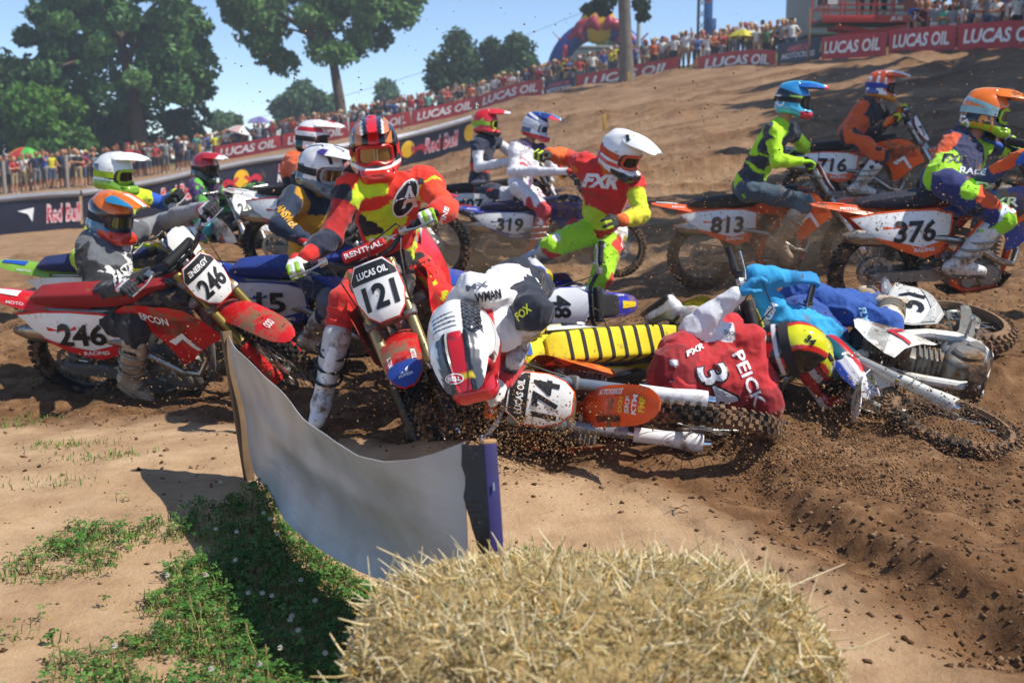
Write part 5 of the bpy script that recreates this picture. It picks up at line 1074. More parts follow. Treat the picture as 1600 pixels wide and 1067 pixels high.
for (a, b), lb in zip(ll, lw): banner('banner', lb.replace('left of', 'beside'), LUCAS, a, b, .86, LR, [('LUCAS OIL', 0, 0, .84, .55, 'f2f0ee')], drop=.25 if 880 < a < 1100 else 0, group='red track banners')
banner('banner', 'dark navy sponsor banner between red banners near the arch', LUCAS, 850, 898, .86, '1d2244', [('LUCAS OIL', 0, .2, .7, .25, 'd86a78'), ('MOTOCROSS', 0, -.15, .8, .3, 'dfe0ea')], drop=.2, group='red track banners')
banner('banner', 'navy banner with white and red lettering below the gabled house', LUCAS, 1214, 1281, .86, '1d2a4a', [('AMERICAN', 0, .15, .6, .3, 'd06a78'), ('MOTOCROSS', 0, -.18, .8, .28, 'c9ced8')], group='red track banners')
NV = '1c1d33'
def bull_marks(cx, sc=1.):
    bl = [(-.5, -.1), (-.3, .25), (-.1, .3), (.2, .1), (.35, .35), (.5, .2), (.3, -.05), (.25, -.45), (.1, -.1), (-.2, -.1), (-.35, -.5), (-.4, -.2)]
    return [(ell_geo(16), cx, .05, .10 * sc, .62, 'e8b71c'), (poly_geo(bl), cx - .075 * sc, -.02, .12 * sc, .5, 'c6243a'), (poly_geo([(-x, y) for x, y in bl][::-1]), cx + .075 * sc, -.02, .12 * sc, .5, 'c6243a')]
RB = lambda cx, w=.3: [(RECT, cx, 0, w * 1.06, .02, NV), ('Red Bull', cx, 0, w, .6, 'e4c4c8'), ('Red Bull', cx, 0, w * .965, .5, 'd03a4a')]
banner('banner', 'dark low banner with white wedge emblem and red drink name', BULLS, -36, 128, .92, NV, [('5', -.36, -.05, .1, .5, 'd9dbe0'), (poly_geo([(-.5, .3), (.5, .45), (.35, -.5), (.1, .05)]), -.03, .02, .16, .45, 'eef0f2')] + RB(.33, .34), rail='8a8a90', group='dark barrier banners')
banner('banner', 'dark low banner with red drink name behind the yellow bike', BULLS, 129, 318, .92, NV, RB(.28, .3), rail='8a8a90', group='dark barrier banners')
banner('banner', 'dark low banner with bull emblem above pale bike', BULLS, 319, 468, .92, NV, bull_marks(-.12, 1.6) + [('LUCAS', .36, .2, .2, .3, 'd88a94'), ('MOTO', .36, -.15, .22, .3, 'd9dbe4')], rail='8a8a90', group='dark barrier banners')
banner('banner', 'dark low banner between mustard jersey racer and 121 racer', BULLS, 469, 612, .92, NV, [('LUCAS', -.3, .2, .18, .3, 'd88a94'), ('MOTO', -.3, -.15, .2, .3, 'd9dbe4')] + RB(.2, .4), rail='c9cad0', group='dark barrier banners')
banner('banner', 'dark low banner end with bull emblem and red drink name', BULLS, 613, 738, .92, NV, bull_marks(-.3, 1.8) + RB(.12, .42) + bull_marks(.46, 1.2)[:1], rail='c9cad0', group='dark barrier banners')
# ---- spectators
def spectator_mesh(pose, hat, h=.03):
    pr = [cap((0, 0, .98), (0, 0, 1.3), .13, .15, 'shirt', fl=((1, 0, 0), 1.3)), cap((0, -.15, 1.4), (0, .15, 1.4), .075, .075, 'shirt'), cap((0, -.07, .93), (0, .07, .93), .115, .115, 'shorts'), cap((0, 0, 1.42), (0.01, 0, 1.54), .05, .05, 'skin'), cap((.02, 0, 1.6), (.02, 0, 1.67), .085, .09, 'skin'), cap((-.015, 0, 1.66), (-.005, 0, 1.7), .09, .085, 'hair')]
    if hat == 1: pr += [cap((.0, 0, 1.7), (.03, 0, 1.72), .095, .09, 'hair'), cap((.1, 0, 1.7), (.17, 0, 1.69), .045, .035, 'hair', fl=((0, 0, 1), 2.5))]
    if hat == 2: pr += [cap((.0, 0, 1.71), (.0, 0, 1.76), .09, .075, 'hair'), cap((.0, 0, 1.71), (.01, 0, 1.71), .2, .2, 'hair', fl=((0, 0, 1), 6))]
    for s in (1, -1):
        pr += [cap((0, s * .1, .9), (.01, s * .11, .5), .088, .065, 'shorts'), cap((.01, s * .11, .52), (-.01, s * .12, .09), .055, .038, 'skin'), cap((-.04, s * .12, .04), (.13, s * .13, .035), .04, .034, 'shoes')]
        sh = (0, s * .19, 1.4)
        el, wr = {0: ((-.03, s * .25, 1.13), (.06, s * .26, .88)), 1: ((.05, s * .28, 1.16), (.22, -s * .02, 1.2)), 2: ((.18, s * .25, 1.28), (.26, s * .08, 1.56)), 3: ((-.04, s * .38, 1.2), (.03, s * .17, 1.02)), 4: ((.1, s * .3, 1.5), (.14, s * .26, 1.78)) if s == 1 else ((-.03, s * .25, 1.13), (.06, s * .26, .88))}[pose]
        m = tuple((a + b) / 2 for a, b in zip(sh, el))
        pr += [cap(sh, m, .058, .052, 'shirt'), cap(m, el, .045, .04, 'skin'), cap(el, wr, .04, .032, 'skin'), cap(wr, tuple(b + (b - a) * .35 for a, b in zip(el, wr)), .036, .03, 'skin')]
    v, q, pid, t = sdf_mesh(pr, h, .035); lab = [p['lab'] for p in pr]; slot = np.array([['shirt', 'shorts', 'skin', 'hair', 'shoes'].index(l) for l in lab])[pid]
    me = new_mesh('spectator', v, q); 
    for _ in range(5): me.materials.append(None)
    fs = np.median(slot[q], axis=1).astype(np.int32); me.polygons.foreach_set('material_index', fs); return me
SPEC = {(p, h): spectator_mesh(p, h) for p in range(5) for h in range(3)}
SHIRTS = dict(white='d6d6d2', grey='84878a', black='202226', red='a3282a', blue='2b5aa8', navy='232c48', teal='5aa890', tan='b89a72', yellow='c8c022', green='3f6a3c', orange='c9602a', maroon='5e2228')
SHORTS = dict(khaki='a4906c', denim='41536e', black='202124', grey='6d6e70', white='cfcfca', navy='2a3146')
SKINS = ['c4906e', 'b27c5c', 'a06c4e', '8a5a40']; HAIRS = dict(brown='3d2a1c', black='1d1a18', blond='8f7248', white='d2d2ce', red='a02a28', straw='bfa673', navy='232a44')
def cmat(kind, c): return mat(kind + '_' + c, c, rough=.85, vary=.08)
def spectator(x, y, face, pose, hat, shirt, shorts, hair, where, group, hgt=1.):
    o = bpy.data.objects.new('spectator', SPEC[(pose, hat)]); COL.objects.link(o)
    o.matrix_world = Matrix.Translation((x, y, gh(x, y) - .01)) @ Matrix.Rotation(face, 4, 'Z') @ Matrix.Scale(hgt, 4)
    for i, m_ in enumerate((cmat('shirt', SHIRTS[shirt]), cmat('shorts', SHORTS[shorts]), cmat('skin', random.choice(SKINS)), cmat('hair', HAIRS[hair]), cmat('shoes', random.choice(['d0d0cc', '26262a', '7a6a58'])))):
        o.material_slots[i].link = 'OBJECT'; o.material_slots[i].material = m_
    pz = ['arms down', 'arms folded', 'hands at face', 'hands on hips', 'one arm up'][pose]; hz = ['%s hair' % hair, '%s cap' % hair, '%s sun hat' % hair][hat]
    return tag(o, 'spectator in %s shirt, %s shorts, %s, %s, %s' % (shirt, shorts, hz, pz, where), 'person', group)
def crowd(line, u0, u1, n, rows, where, group, back=1.0, shirts=None, toward=(.2, 0)):
    for k in range(n):
        r = k % rows; u = u0 + (u1 - u0) * ((k // rows) + random.uniform(.1, .9)) / math.ceil(n / rows); v, s = line_at(line, u); p = W(u, v, s)
        d = p - CAMP; d.z = 0; d.normalize(); p = p + d * (back + r * .75 + random.uniform(-.2, .25))
        sh = random.choices(list(SHIRTS), [9, 5, 5, 3, 3, 3, 1, 1, 1, 1, 1, 1])[0]; hat = random.choices([0, 1, 2], [6, 4, 1])[0]
        hair = random.choice(['brown', 'black', 'blond', 'brown']) if hat == 0 else random.choice(['white', 'red', 'navy', 'black']) if hat == 1 else 'straw'
        spectator(p.x, p.y, math.atan2(-d.y, -d.x) + random.uniform(-.7, .7), random.choices(range(5), [4, 3, 4, 3, 1])[0], hat, sh, random.choice(list(SHORTS)), hair, where, group, random.uniform(.93, 1.06))
crowd(CROWDL, -30, 300, 62, 3, 'by fence posts', 'crowd by the fence posts', back=-.3)
crowd(LUCAS, 305, 540, 48, 3, 'behind lowest banners', 'crowd behind the lowest red banners', back=1.2)
crowd(LUCAS, 540, 870, 84, 4, 'behind slope banners', 'crowd behind the red banners', back=1.0)
crowd(LUCAS, 866, 1240, 92, 4, 'near the arch', 'crowd along the crest', back=1.4)
crowd(LUCAS, 1425, 1620, 40, 3, 'beside the canopy', 'crowd under the canopy', back=.9)
# ---- trees
def leaf_material():
    m = bpy.data.materials.new('foliage'); m.use_nodes = True; N, L = m.node_tree.nodes, m.node_tree.links; b = N['Principled BSDF']; b.inputs['Roughness'].default_value = .55; b.inputs['Specular IOR Level'].default_value = .25
    vc = N.new('ShaderNodeVertexColor'); vc.layer_name = 'Col'; L.new(vc.outputs[0], b.inputs['Base Color'])
    tr = N.new('ShaderNodeBsdfTranslucent'); L.new(vc.outputs[0], tr.inputs[0]); mx = N.new('ShaderNodeMixShader'); mx.inputs[0].default_value = .3
    L.new(b.outputs[0], mx.inputs[1]); L.new(tr.outputs[0], mx.inputs[2]); L.new(mx.outputs[0], N['Material Output'].inputs[0]); return m
LEAF = leaf_material(); BARK = mat('bark', '5a4c3e', rough=.95, bump=.8, bscale=9, vary=.2, nscale=3)
def inside(poly, u, v):
    c = False; n = len(poly)
    for i in range(n):
        (x1, y1), (x2, y2) = poly[i], poly[(i + 1) % n]
        if (y1 > v) != (y2 > v) and u < (x2 - x1) * (v - y1) / (y2 - y1) + x1: c = not c
    return c
def leaves(clumps, per, size, cols, seed=0, flat=.75):
    rg = np.random.default_rng(seed); P, C = [], []
    for c, r in clumps:
        d = rg.normal(size=(per, 3)); d /= np.linalg.norm(d, axis=1)[:, None]; rad = rg.uniform(.35, 1.0, (per, 1)) ** .5
        P.append(np.array(c) + d * rad * np.array((r, r, r * flat)) + rg.normal(0, .12 * r, (per, 3))); base = np.array(srgb(cols[rg.integers(len(cols))]))
        C.append(base * rg.uniform(.75, 1.25, (per, 1)))
    P = np.concatenate(P); C = np.concatenate(C); n = len(P)
    a = rg.normal(size=(n, 3)); a /= np.linalg.norm(a, axis=1)[:, None]; b = np.cross(a, rg.normal(size=(n, 3))); b /= np.linalg.norm(b, axis=1)[:, None]; s = size * rg.uniform(.6, 1.35, (n, 1))
    V = np.stack([P - a * s, P + b * s * .55 - a * s * .1, P + a * s, P - b * s * .55 + a * s * .1], 1).reshape(-1, 3)
    me = new_mesh('crown', V, np.arange(4 * n).reshape(n, 4), smooth=False); set_col(me, np.repeat(C, 4, 0)); return me
GREENS = ['3f5c2a', '35512a', '4a6a30', '2d4623', '557638']
def tree(name, label, base, poly, s, nclump, r, per, size, cols=GREENS, trunk_r=.35, seed=0, deep=4., limbs=9, group='trees behind the crowd', kind=None, flat=.75):
    rg = random.Random(seed); us = [p[0] for p in poly]; vs = [p[1] for p in poly]; cl = []
    while len(cl) < nclump:
        u, v = rg.uniform(min(us), max(us)), rg.uniform(min(vs), max(vs))
        if inside(poly, u, v):
            p = W(u, v, s); p.y += rg.uniform(-deep, deep); cl.append((p, rg.uniform(.7, 1.25) * r))
    b = Vector(base); root = empty(name, b); tag(root, label, 'tree', group)
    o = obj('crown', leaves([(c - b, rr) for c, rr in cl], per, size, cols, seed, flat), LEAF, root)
    top = sum((c for c, _ in cl), Vector()) / len(cl); m = MB(); rel = top - b
    path = [Vector((0, 0, -.3)), Vector((rel.x * .1, 0, rel.z * .25)), Vector((rel.x * .4, rel.y * .3, rel.z * .6)), rel, rel + Vector((.2, 0, rel.z * .35))]
    m.tube(path, [trunk_r * 1.25, trunk_r, trunk_r * .8, trunk_r * .5, trunk_r * .2], 10)
    for c, rr in rg.sample(cl, min(limbs, len(cl))):
        st = path[2].lerp(path[3], rg.uniform(0, .8)); e = c - b; mid_ = st.lerp(e, .5) + Vector((0, 0, .3)); m.tube([st, mid_, e], [trunk_r * .4, trunk_r * .25, trunk_r * .08], 6)
    obj('trunk', m.mesh('trunk'), BARK, root); return root
def gp(u, v, s):
    p = W(u, v, s); return (p.x, p.y, gh(p.x, p.y))
tree('oak_tree', 'big broad oak with dense dark crown above the fence crowd', gp(222, 262, 24), [(34, 20), (60, -50), (200, -75), (318, -50), (312, 40), (352, 90), (345, 116), (305, 120), (285, 165), (230, 185), (170, 175), (105, 135), (75, 100), (36, 60)], 24, 105, 1.05, 260, .25, trunk_r=.5, seed=1, deep=4.5, cols=['587f48', '4c723f', '678f4e', '426638'])
tree('maple_tree', 'broad leafy tree on a bare trunk beside the 121 racer', gp(536, 205, 23.5), [(372, -10), (385, -50), (640, -50), (655, 18), (630, 35), (595, 45), (580, 70), (555, 75), (540, 95), (500, 92), (470, 82), (445, 108), (415, 85), (410, 60), (385, 55), (368, 30)], 23.5, 72, 1.0, 270, .24, trunk_r=.36, seed=2, deep=3.5, cols=['638a46', '567a3e', '70974d', '4a6b36'])
tree('bushy_tree', 'rounded dark tree behind the green and red umbrella', gp(30, 285, 25), [(-30, 105), (40, 108), (78, 140), (84, 240), (-30, 245)], 24.5, 34, 1.3, 300, .27, seed=3, trunk_r=.25, cols=['2f4d2a', '38582f', '2a4425'])
tree('bushy_tree', 'yellow green shrub tree between the dark tree and the oak', gp(92, 282, 26), [(55, 150), (100, 150), (128, 190), (125, 245), (50, 245)], 25.5, 22, 1.1, 280, .24, seed=4, trunk_r=.18, cols=['4f7a2c', '587f30', '446a2a'])
tree('bushy_tree', 'low leafy thicket tree under the oak behind standing spectators', gp(200, 268, 23), [(105, 180), (300, 178), (298, 235), (110, 245)], 22.5, 40, 1.0, 240, .25, seed=5, trunk_r=.2, cols=['3d6030', '4a6e38', '33522a'])
tree('conifer_tree', 'pointed dark green conifer behind the slope crowd', gp(712, 180, 22), [(680, 140), (684, 105), (705, 70), (716, 60), (730, 80), (742, 110), (745, 145)], 21, 44, .75, 230, .2, seed=6, trunk_r=.25, deep=2.5, cols=['3f5a38', '36502f', '4a6640'], flat=1.2)
tree('conifer_tree', 'twin topped conifer between the pointed conifer and inflatable arch', gp(792, 165, 22), [(748, 135), (760, 85), (768, 62), (778, 85), (800, 60), (812, 58), (826, 88), (840, 112), (832, 128), (770, 150)], 21, 44, .7, 220, .2, seed=7, trunk_r=.25, deep=2.5, cols=['42603c', '3a5634', '4c6a44'], flat=1.2)
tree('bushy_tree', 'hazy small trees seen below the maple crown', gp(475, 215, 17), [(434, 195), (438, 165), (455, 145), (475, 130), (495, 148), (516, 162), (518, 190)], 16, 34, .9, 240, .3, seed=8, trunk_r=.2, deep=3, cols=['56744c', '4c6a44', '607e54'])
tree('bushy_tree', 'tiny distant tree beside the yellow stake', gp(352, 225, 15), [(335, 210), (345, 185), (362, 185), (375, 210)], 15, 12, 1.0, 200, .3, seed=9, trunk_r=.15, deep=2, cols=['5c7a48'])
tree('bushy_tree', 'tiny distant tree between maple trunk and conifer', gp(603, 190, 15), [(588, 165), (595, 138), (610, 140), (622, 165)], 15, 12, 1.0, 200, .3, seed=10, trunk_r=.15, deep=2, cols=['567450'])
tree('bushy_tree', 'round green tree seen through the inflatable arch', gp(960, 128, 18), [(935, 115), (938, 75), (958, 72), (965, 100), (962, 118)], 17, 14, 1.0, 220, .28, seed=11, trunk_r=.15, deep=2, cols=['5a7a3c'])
tb = gp(979, 124, 30.5); t5 = empty('street_tree', tb); tag(t5, 'slim grey tree trunk standing in front of the inflatable arch', 'tree', 'trees behind the crowd')
obj('trunk', MB().tube([(0, 0, -.3), (0, 0, .15), (-.05, 0, 1.5), (-.15, 0, 3.2), (-.25, 0, 5.2), (-.2, 0, 7.5)], [.52, .4, .34, .31, .3, .25], 12).tube([(-.2, 0, 4.), (-1.2, .1, 4.25), (-2.0, .1, 4.2)], [.1, .06, .02], 6).mesh('trunk'), mat('grey_bark', '6f675c', rough=.95, bump=.8, bscale=7, vary=.22, nscale=2.5), t5)
cl = [(W(u, v, 30.5) + Vector((0, random.uniform(-.5, .5), 0)) - Vector(tb), r_) for u, v, r_ in [(918, 15, .33), (932, 8, .4), (950, 5, .45), (943, 18, .3), (1000, 10, .45), (1004, 25, .35), (965, -20, .9), (990, -25, .9), (940, -30, .9), (1010, -40, 1.1), (970, -60, 1.4)]]
obj('crown', leaves(cl, 170, .16, ['2e4a2a', '3a5830'], 12), LEAF, t5)
for i, (x, y, h_) in enumerate([(22.5, 20.5, 15), (19.5, 27, 14), (29, 24, 17), (25, 32, 16), (15.5, 14.5, 13)]):     # shade trees past the right edge
    b = Vector((x, y, gh(x, y))); rg = random.Random(40 + i); root = empty('shade_tree', b); tag(root, 'tall shade tree standing beside the banked turn outside the banners', 'tree', 'shade trees beside the turn')
    cl = [(Vector((rg.gauss(0, 2.2), rg.gauss(0, 2.2), h_ * .68 + rg.gauss(0, 2.0))), rg.uniform(1.2, 1.9)) for _ in range(36)]
    obj('crown', leaves(cl, 150, .42, GREENS, 60 + i), LEAF, root); obj('trunk', MB().tube([(0, 0, -.3), (.1, 0, h_ * .4), (0, .2, h_ * .8)], [.45, .35, .12], 8).mesh('trunk'), BARK, root)
# ---- inflatable arch
ab = Vector(gp(937, 112, 25)) + Vector((0, 0, .4)); ar_ = empty('inflatable_arch', ab); tag(ar_, 'blue inflatable arch topped by two red bulls and a yellow sun', 'inflatable arch')
hw, hh = 2.75, 2.95; pth = [Vector((hw * math.cos(R(a)), 0, hh * max(0, math.sin(R(a))) + (0 if 0 <= a <= 180 else -.5))) for a in range(-4, 185, 8)]
obj('tube', MB().tube([Vector((hw, 0, -1.5))] + pth[1:-1] + [Vector((-hw, 0, -1.5))], .62, 16).mesh('tube'), mat('blue_inflatable', '25408f', rough=.4, vary=.1, nscale=1.2), ar_)
def ellipsoid(c, r, n=20):
    m = MB(); return m.lathe([(r[0] * math.sin(math.pi * k / 12), r[2] * math.cos(math.pi * k / 12)) for k in range(13)], n, axis='z', c=c)
sun_m = MB().lathe([(.001, -.75), (.7, -.68), (1.05, -.5), (1.15, -.2), (1.15, .2), (1.0, .5), (.001, .6)], 24, axis='y', c=(-.15, 0, hh + .25)); obj('sun_disc', sun_m.mesh('sun_disc'), mat('yellow_inflatable', 'd9a818', rough=.4, vary=.06), ar_)
for sg in (1, -1):
    pr = [cap((sg * 2.0, -.35, hh - .75), (sg * 1.15, -.4, hh + .1), .26, .36, 'b'), cap((sg * 1.2, -.4, hh + .1), (sg * .55, -.55, hh + .35), .36, .32, 'b'), cap((sg * .5, -.8, hh + .3), (sg * .25, -.85, hh + .0), .3, .2, 'b'), cap((sg * .5, -.85, hh + .6), (sg * .15, -.9, hh + .75), .09, .04, 'b'), cap((sg * 1.3, -.7, hh - .3), (sg * 1.0, -.8, hh - .85), .2, .13, 'b'), cap((sg * 2.2, -.6, hh - 1.2), (sg * 2.3, -.7, hh - 1.8), .2, .12, 'b'), cap((sg * 2.5, -.5, hh - .7), (sg * 3.0, -.5, hh - .2), .09, .06, 'b')]
    v, q, _, _ = sdf_mesh(pr, .12, .2); obj('bull', new_mesh('bull', v, q), mat('red_inflatable', '9e2140', rough=.4, vary=.1, nscale=1.5), ar_)
wl = Vector(gp(950, 112, 20)); obh = MB().box((0, 0, 1.4), (6.5, 3, 2.8), .1)
tag(obj('site_trailer', obh.box((0, 0, 2.95), (6.8, 3.3, .2), .05).mesh('site_trailer'), mat('trailer_tan', 'b0a89c', rough=.7), None, Matrix.Translation(wl)), 'pale boxy trailer seen through the inflatable arch', 'trailer')
# ---- umbrellas
def umbrella(label, at, r, cols, n=8, tilt=(0, 0), pole=1.1):
    root = empty('umbrella', at); tag(root, label, 'umbrella'); root.rotation_euler = (*tilt, 0)
    for k in range(n):
        rg_ = [[Vector((r * f * math.cos(a), r * f * math.sin(a), r * .5 * (1 - f ** 2) + .02 * math.sin((a * n / 2 / math.pi % 1) * math.pi) * -f)) for a in [2 * math.pi * (k + j / 3) / n for j in range(4)]] for f in (.02, .3, .6, .85, 1.)]
        obj('panel', sheet_mesh('panel', rg_, .01), mat('nylon_' + cols[k % len(cols)], cols[k % len(cols)], rough=.6), root)
    obj('shaft', MB().tube([(0, 0, r * .55), (0, 0, -pole)], .02, 6).tube([(0, 0, -pole), (0, 0, -pole - .12)], .03, 6).mesh('shaft'), DARK, root); return root
umbrella('yellow patterned umbrella held above the crest crowd', W(1160, 58, 33), .68, ['c9bf22', 'a8a01c'])
umbrella('green and red golf umbrella above the fence crowd', W(40, 244, 32), .85, ['3f9a3a', '4aa63c', '7fae28', 'c23a28', 'd08a1e', 'b02a28', '3f9a3a', '58ae3c'], tilt=(.15, .1))
umbrella('white and red umbrella behind the lowest red banners', W(378, 208, 25.5), .9, ['dcdcda', 'c8a0a0'], tilt=(0, .25))
umbrella('purple umbrella behind the lowest red banners', W(405, 192, 25.5), .75, ['5a5a9c', '8a80b0'])
# ---- scissor lift
lb_ = Vector(gp(1352, 96, 37)) - Vector((0, 0, .75)); lf = empty('scissor_lift', lb_); tag(lf, 'red scissor lift with railed deck behind the red banners', 'lift')
RP = mat('red_paint', 'b83224', rough=.4, dirt=.2); DK = mat('dark_machine', '2a2b2e', rough=.6, dirt=.3)
obj('chassis', MB().box((0, 0, .75), (3.4, 1.6, .7), .08).box((-.9, -.82, .8), (.9, .06, .45), .02).box((.8, -.82, .8), (1.1, .06, .4), .02).mesh('chassis'), DK, lf)
for x in (-1.3, 1.3):
    for y in (-.8, .8): obj('wheel', MB().lathe([(.001, -.15), (.3, -.15), (.42, -.1), (.42, .1), (.3, .15), (.001, .15)], 20, c=(x, y, .42)).mesh('wheel'), RUBBER, lf)
for y in (-.6, .6):
    for sg in (1, -1): obj('scissor_arm', MB().box((0, y + sg * .06, 1.32), (3.0, .08, .16), .01, rot_axis('Y', sg * .14)).mesh('scissor_arm'), RP, lf)
obj('deck', MB().box((0, 0, 1.72), (4.3, 1.9, .16), .02).mesh('deck'), DK, lf); obj('deck_edge', MB().box((0, -.965, 1.78), (4.34, .03, .3), .01).box((0, .965, 1.78), (4.34, .03, .3), .01).mesh('deck_edge'), RP, lf)
for x in np.linspace(-2.1, 2.1, 7):
    for y in (-.93, .93): obj('rail_post', MB().box((x, y, 2.4), (.07, .05, 1.2), .008).mesh('rail_post'), RP, lf)
for z in (2.35, 2.98): obj('guard_rail', MB().box((0, -.93, z), (4.3, .05, .07), .008).box((0, .93, z), (4.3, .05, .07), .008).box((-2.12, 0, z), (.05, 1.8, .07), .008).box((2.12, 0, z), (.05, 1.8, .07), .008).mesh('guard_rail'), RP, lf)
obj('mesh_panel', MB().box((1.55, -.95, 2.45), (.7, .02, .8), 0).mesh('mesh_panel'), mat('rust_mesh', '8a3a2c', rough=.6), lf); obj('notice', MB().box((-1.75, -.98, 2.6), (.4, .02, .5), 0).mesh('notice'), mat('white_notice', 'd8d8d4'), lf)
obj('lettering', decal_mesh(text_geo('JLG', .1, .03), .5, .18, lambda a, b: Vector((a + .9, -.986, 1.78 + b))), ink('f0f0ee'), lf)
for i, (x, sh) in enumerate(((-.3, 'black'), (.25, 'orange'), (.7, 'grey'))):
    p = lb_ + Vector((x, .1, 1.8)); o = spectator(p.x, p.y, -1.6 + i * .4, (2, 4, 1)[i], (1, 0, 0)[i], sh, 'black', ('black', 'brown', 'brown')[i], 'on lift deck', 'people on the lift deck'); o.location.z = p.z
# ---- house, canopy, masts
hb = Vector(gp(1330, 98, 29)); ho = empty('gabled_house', hb); tag(ho, 'grey sided house with shallow gable roof behind the lift', 'house')
SID = mat('grey_siding', '9a9890', rough=.7); 
for k in range(16): obj('siding_board', MB().box((0, -2.5 - .01 * (k % 2), .15 + k * .2), (6.2, .05, .19), .01, rot_axis('X', -.06)).mesh('siding_board'), SID, ho)
obj('wall', MB().box((0, 0, 1.6), (6.1, 4.9, 3.2), .02).mesh('wall'), SID, ho)
rf = MB().loft([[Vector((x, -3.0, 3.0)), Vector((x, 0, 4.9)), Vector((x, 3.0, 3.0)), Vector((x, 3.0, 2.85)), Vector((x, 0, 4.75)), Vector((x, -3.0, 2.85))] for x in (-3.7, 3.6)]).mesh('roof'); obj('roof', rf, mat('shingle_roof', '4f4a46', rough=.9, bump=.4), ho); obj('fascia', MB().box((0, -3.03, 2.9), (7.3, .05, .24), .01).mesh('fascia'), mat('white_trim', 'd8d6d0'), ho)
for x in (-2.2, 1.9):
    w_ = obj('window', MB().box((x, -2.56, 1.9), (1.0, .06, 1.1), .01).mesh('window'), mat('white_trim', 'd8d6d0'), ho); obj('pane', MB().box((x, -2.6, 1.9), (.86, .02, .96)).mesh('pane'), mat('window_glass', '2b343c', rough=.08, vary=0), w_)
cb = Vector(gp(1500, 88, 37)); cn = empty('canopy_tent', cb); tag(cn, 'dark canopy tent on white legs above the crowd', 'canopy')
obj('roof', MB().loft([[Vector((x * f, y * f, z)) for x, y in ((-2.6, -1.6), (2.6, -1.6), (2.6, 1.6), (-2.6, 1.6))] for f, z in ((1, 2.25), (1.01, 2.5), (.35, 3.1), (.02, 3.25))]).mesh('roof'), mat('canopy_cloth', '3c4656', rough=.7), cn)
for x in (-2.5, 2.5):
    for y in (-1.5, 1.5): obj('leg', MB().tube([(x, y, -.2), (x, y, 2.4)], .035, 6).mesh('leg'), mat('white_trim', 'd8d6d0'), cn)
mb_ = Vector(gp(1095, 108, 27)); ms = empty('truss_mast', mb_); tag(ms, 'tall blue truss mast rising behind the crest crowd', 'mast'); BL = mat('blue_paint', '2f78b8', rough=.5)
for x in (-.22, .22):
    for y in (-.22, .22): obj('upright', MB().tube([(x, y, -.3), (x, y, 9)], .05, 6).mesh('upright'), DK if x < 0 else BL, ms)
for k in range(14): obj('brace', MB().tube([(-.22, -.22, k * .64), (.22, -.22, k * .64 + .6)], .025, 5).tube([(.22, .22, k * .64), (-.22, .22, k * .64 + .6)], .025, 5).mesh('brace'), DK, ms)
ft = obj('flag_panel', MB().box((.3, -.26, 4.2), (.5, .03, 7.0), .01).mesh('flag_panel'), BL, ms); obj('lettering', decal_mesh(text_geo('MX', 0, .03), .3, .5, lambda a, b: Vector((.3 + a, -.29, 3.6 + b))), ink('d83a4a'), ft)
tag(obj('light_pole', MB().tube([(0, 0, -.3), (0, 0, 9)], [.14, .11], 10).box((0, 0, 9.1), (.5, .3, .2), .03).mesh('light_pole'), mat('pale_pole', 'b9bcbe', rough=.5), None, Matrix.Translation(Vector(gp(997, 112, 27)))), 'pale metal pole beside the grey trunk', 'pole')
bq = Vector(gp(1108, 107, 29)); tag(obj('plastic_barrel', MB().lathe([(.001, 2.25), (.3, 2.25), (.32, 2.2), (.32, 1.9), (.335, 1.88), (.32, 1.86), (.32, 1.5), (.335, 1.48), (.32, 1.46), (.3, 1.3), (.001, 1.3)], 20, axis='z').box((0, 0, .6), (.7, .7, 1.4), .03).mesh('plastic_barrel'), mat('barrel_blue', '24508f', rough=.5), None, Matrix.Translation(bq)), 'blue plastic barrel on a stand beside the truss mast', 'barrel')
# ---- posts and stakes
for u, v, s, h_, c, lb in [(8, 303, 34, 1.45, '8c8478', 'weathered grey fence post at the end of the fence crowd'), (106, 296, 33, 1.5, '8c8478', 'weathered grey fence post in the middle of the fence crowd')]:
    p = Vector(gp(u, v, s)); tag(obj('fence_post', MB().tube([(0, 0, -.2), (0, 0, h_), (0, 0, h_ + .06)], [.09, .085, .04], 8).mesh('fence_post'), mat('grey_wood', c, rough=.9, bump=.3), None, Matrix.Translation(p)), lb, 'post', 'fence posts')
for u, v, s, h_, lb in [(313, 246, 36, 1.35, 'tall yellow stake beside the low end of red banners'), (944, 201, 50, .5, 'short yellow stake stuck in the bare slope'), (982, 118, 31, .45, 'yellow stub stake at the foot of the grey trunk'), (1263, 93, 38, 2.1, 'tall tan stake beside the navy banner'), (628, 193, 29, 1.9, 'dark wooden stake standing in the slope crowd')]:
    p = Vector(gp(u, v, s)); tag(obj('marker_stake', MB().box((0, 0, h_ / 2 - .1), (.09, .05, h_ + .2), .01).mesh('marker_stake'), mat('stake_' + lb[:5], 'c99a1e' if 'yellow' in lb else '8a6a4a', rough=.7), None, Matrix.Translation(p)), lb, 'stake', 'marker stakes')
tag(obj('overhead_cable', MB().tube([W(300 + 60 * k, 205 - 19.5 * k - 2 * k * (12 - k) * -.35, 24) for k in range(13)], .012, 4).mesh('overhead_cable'), DARK), 'thin overhead cable crossing the sky above the conifers', 'cable')
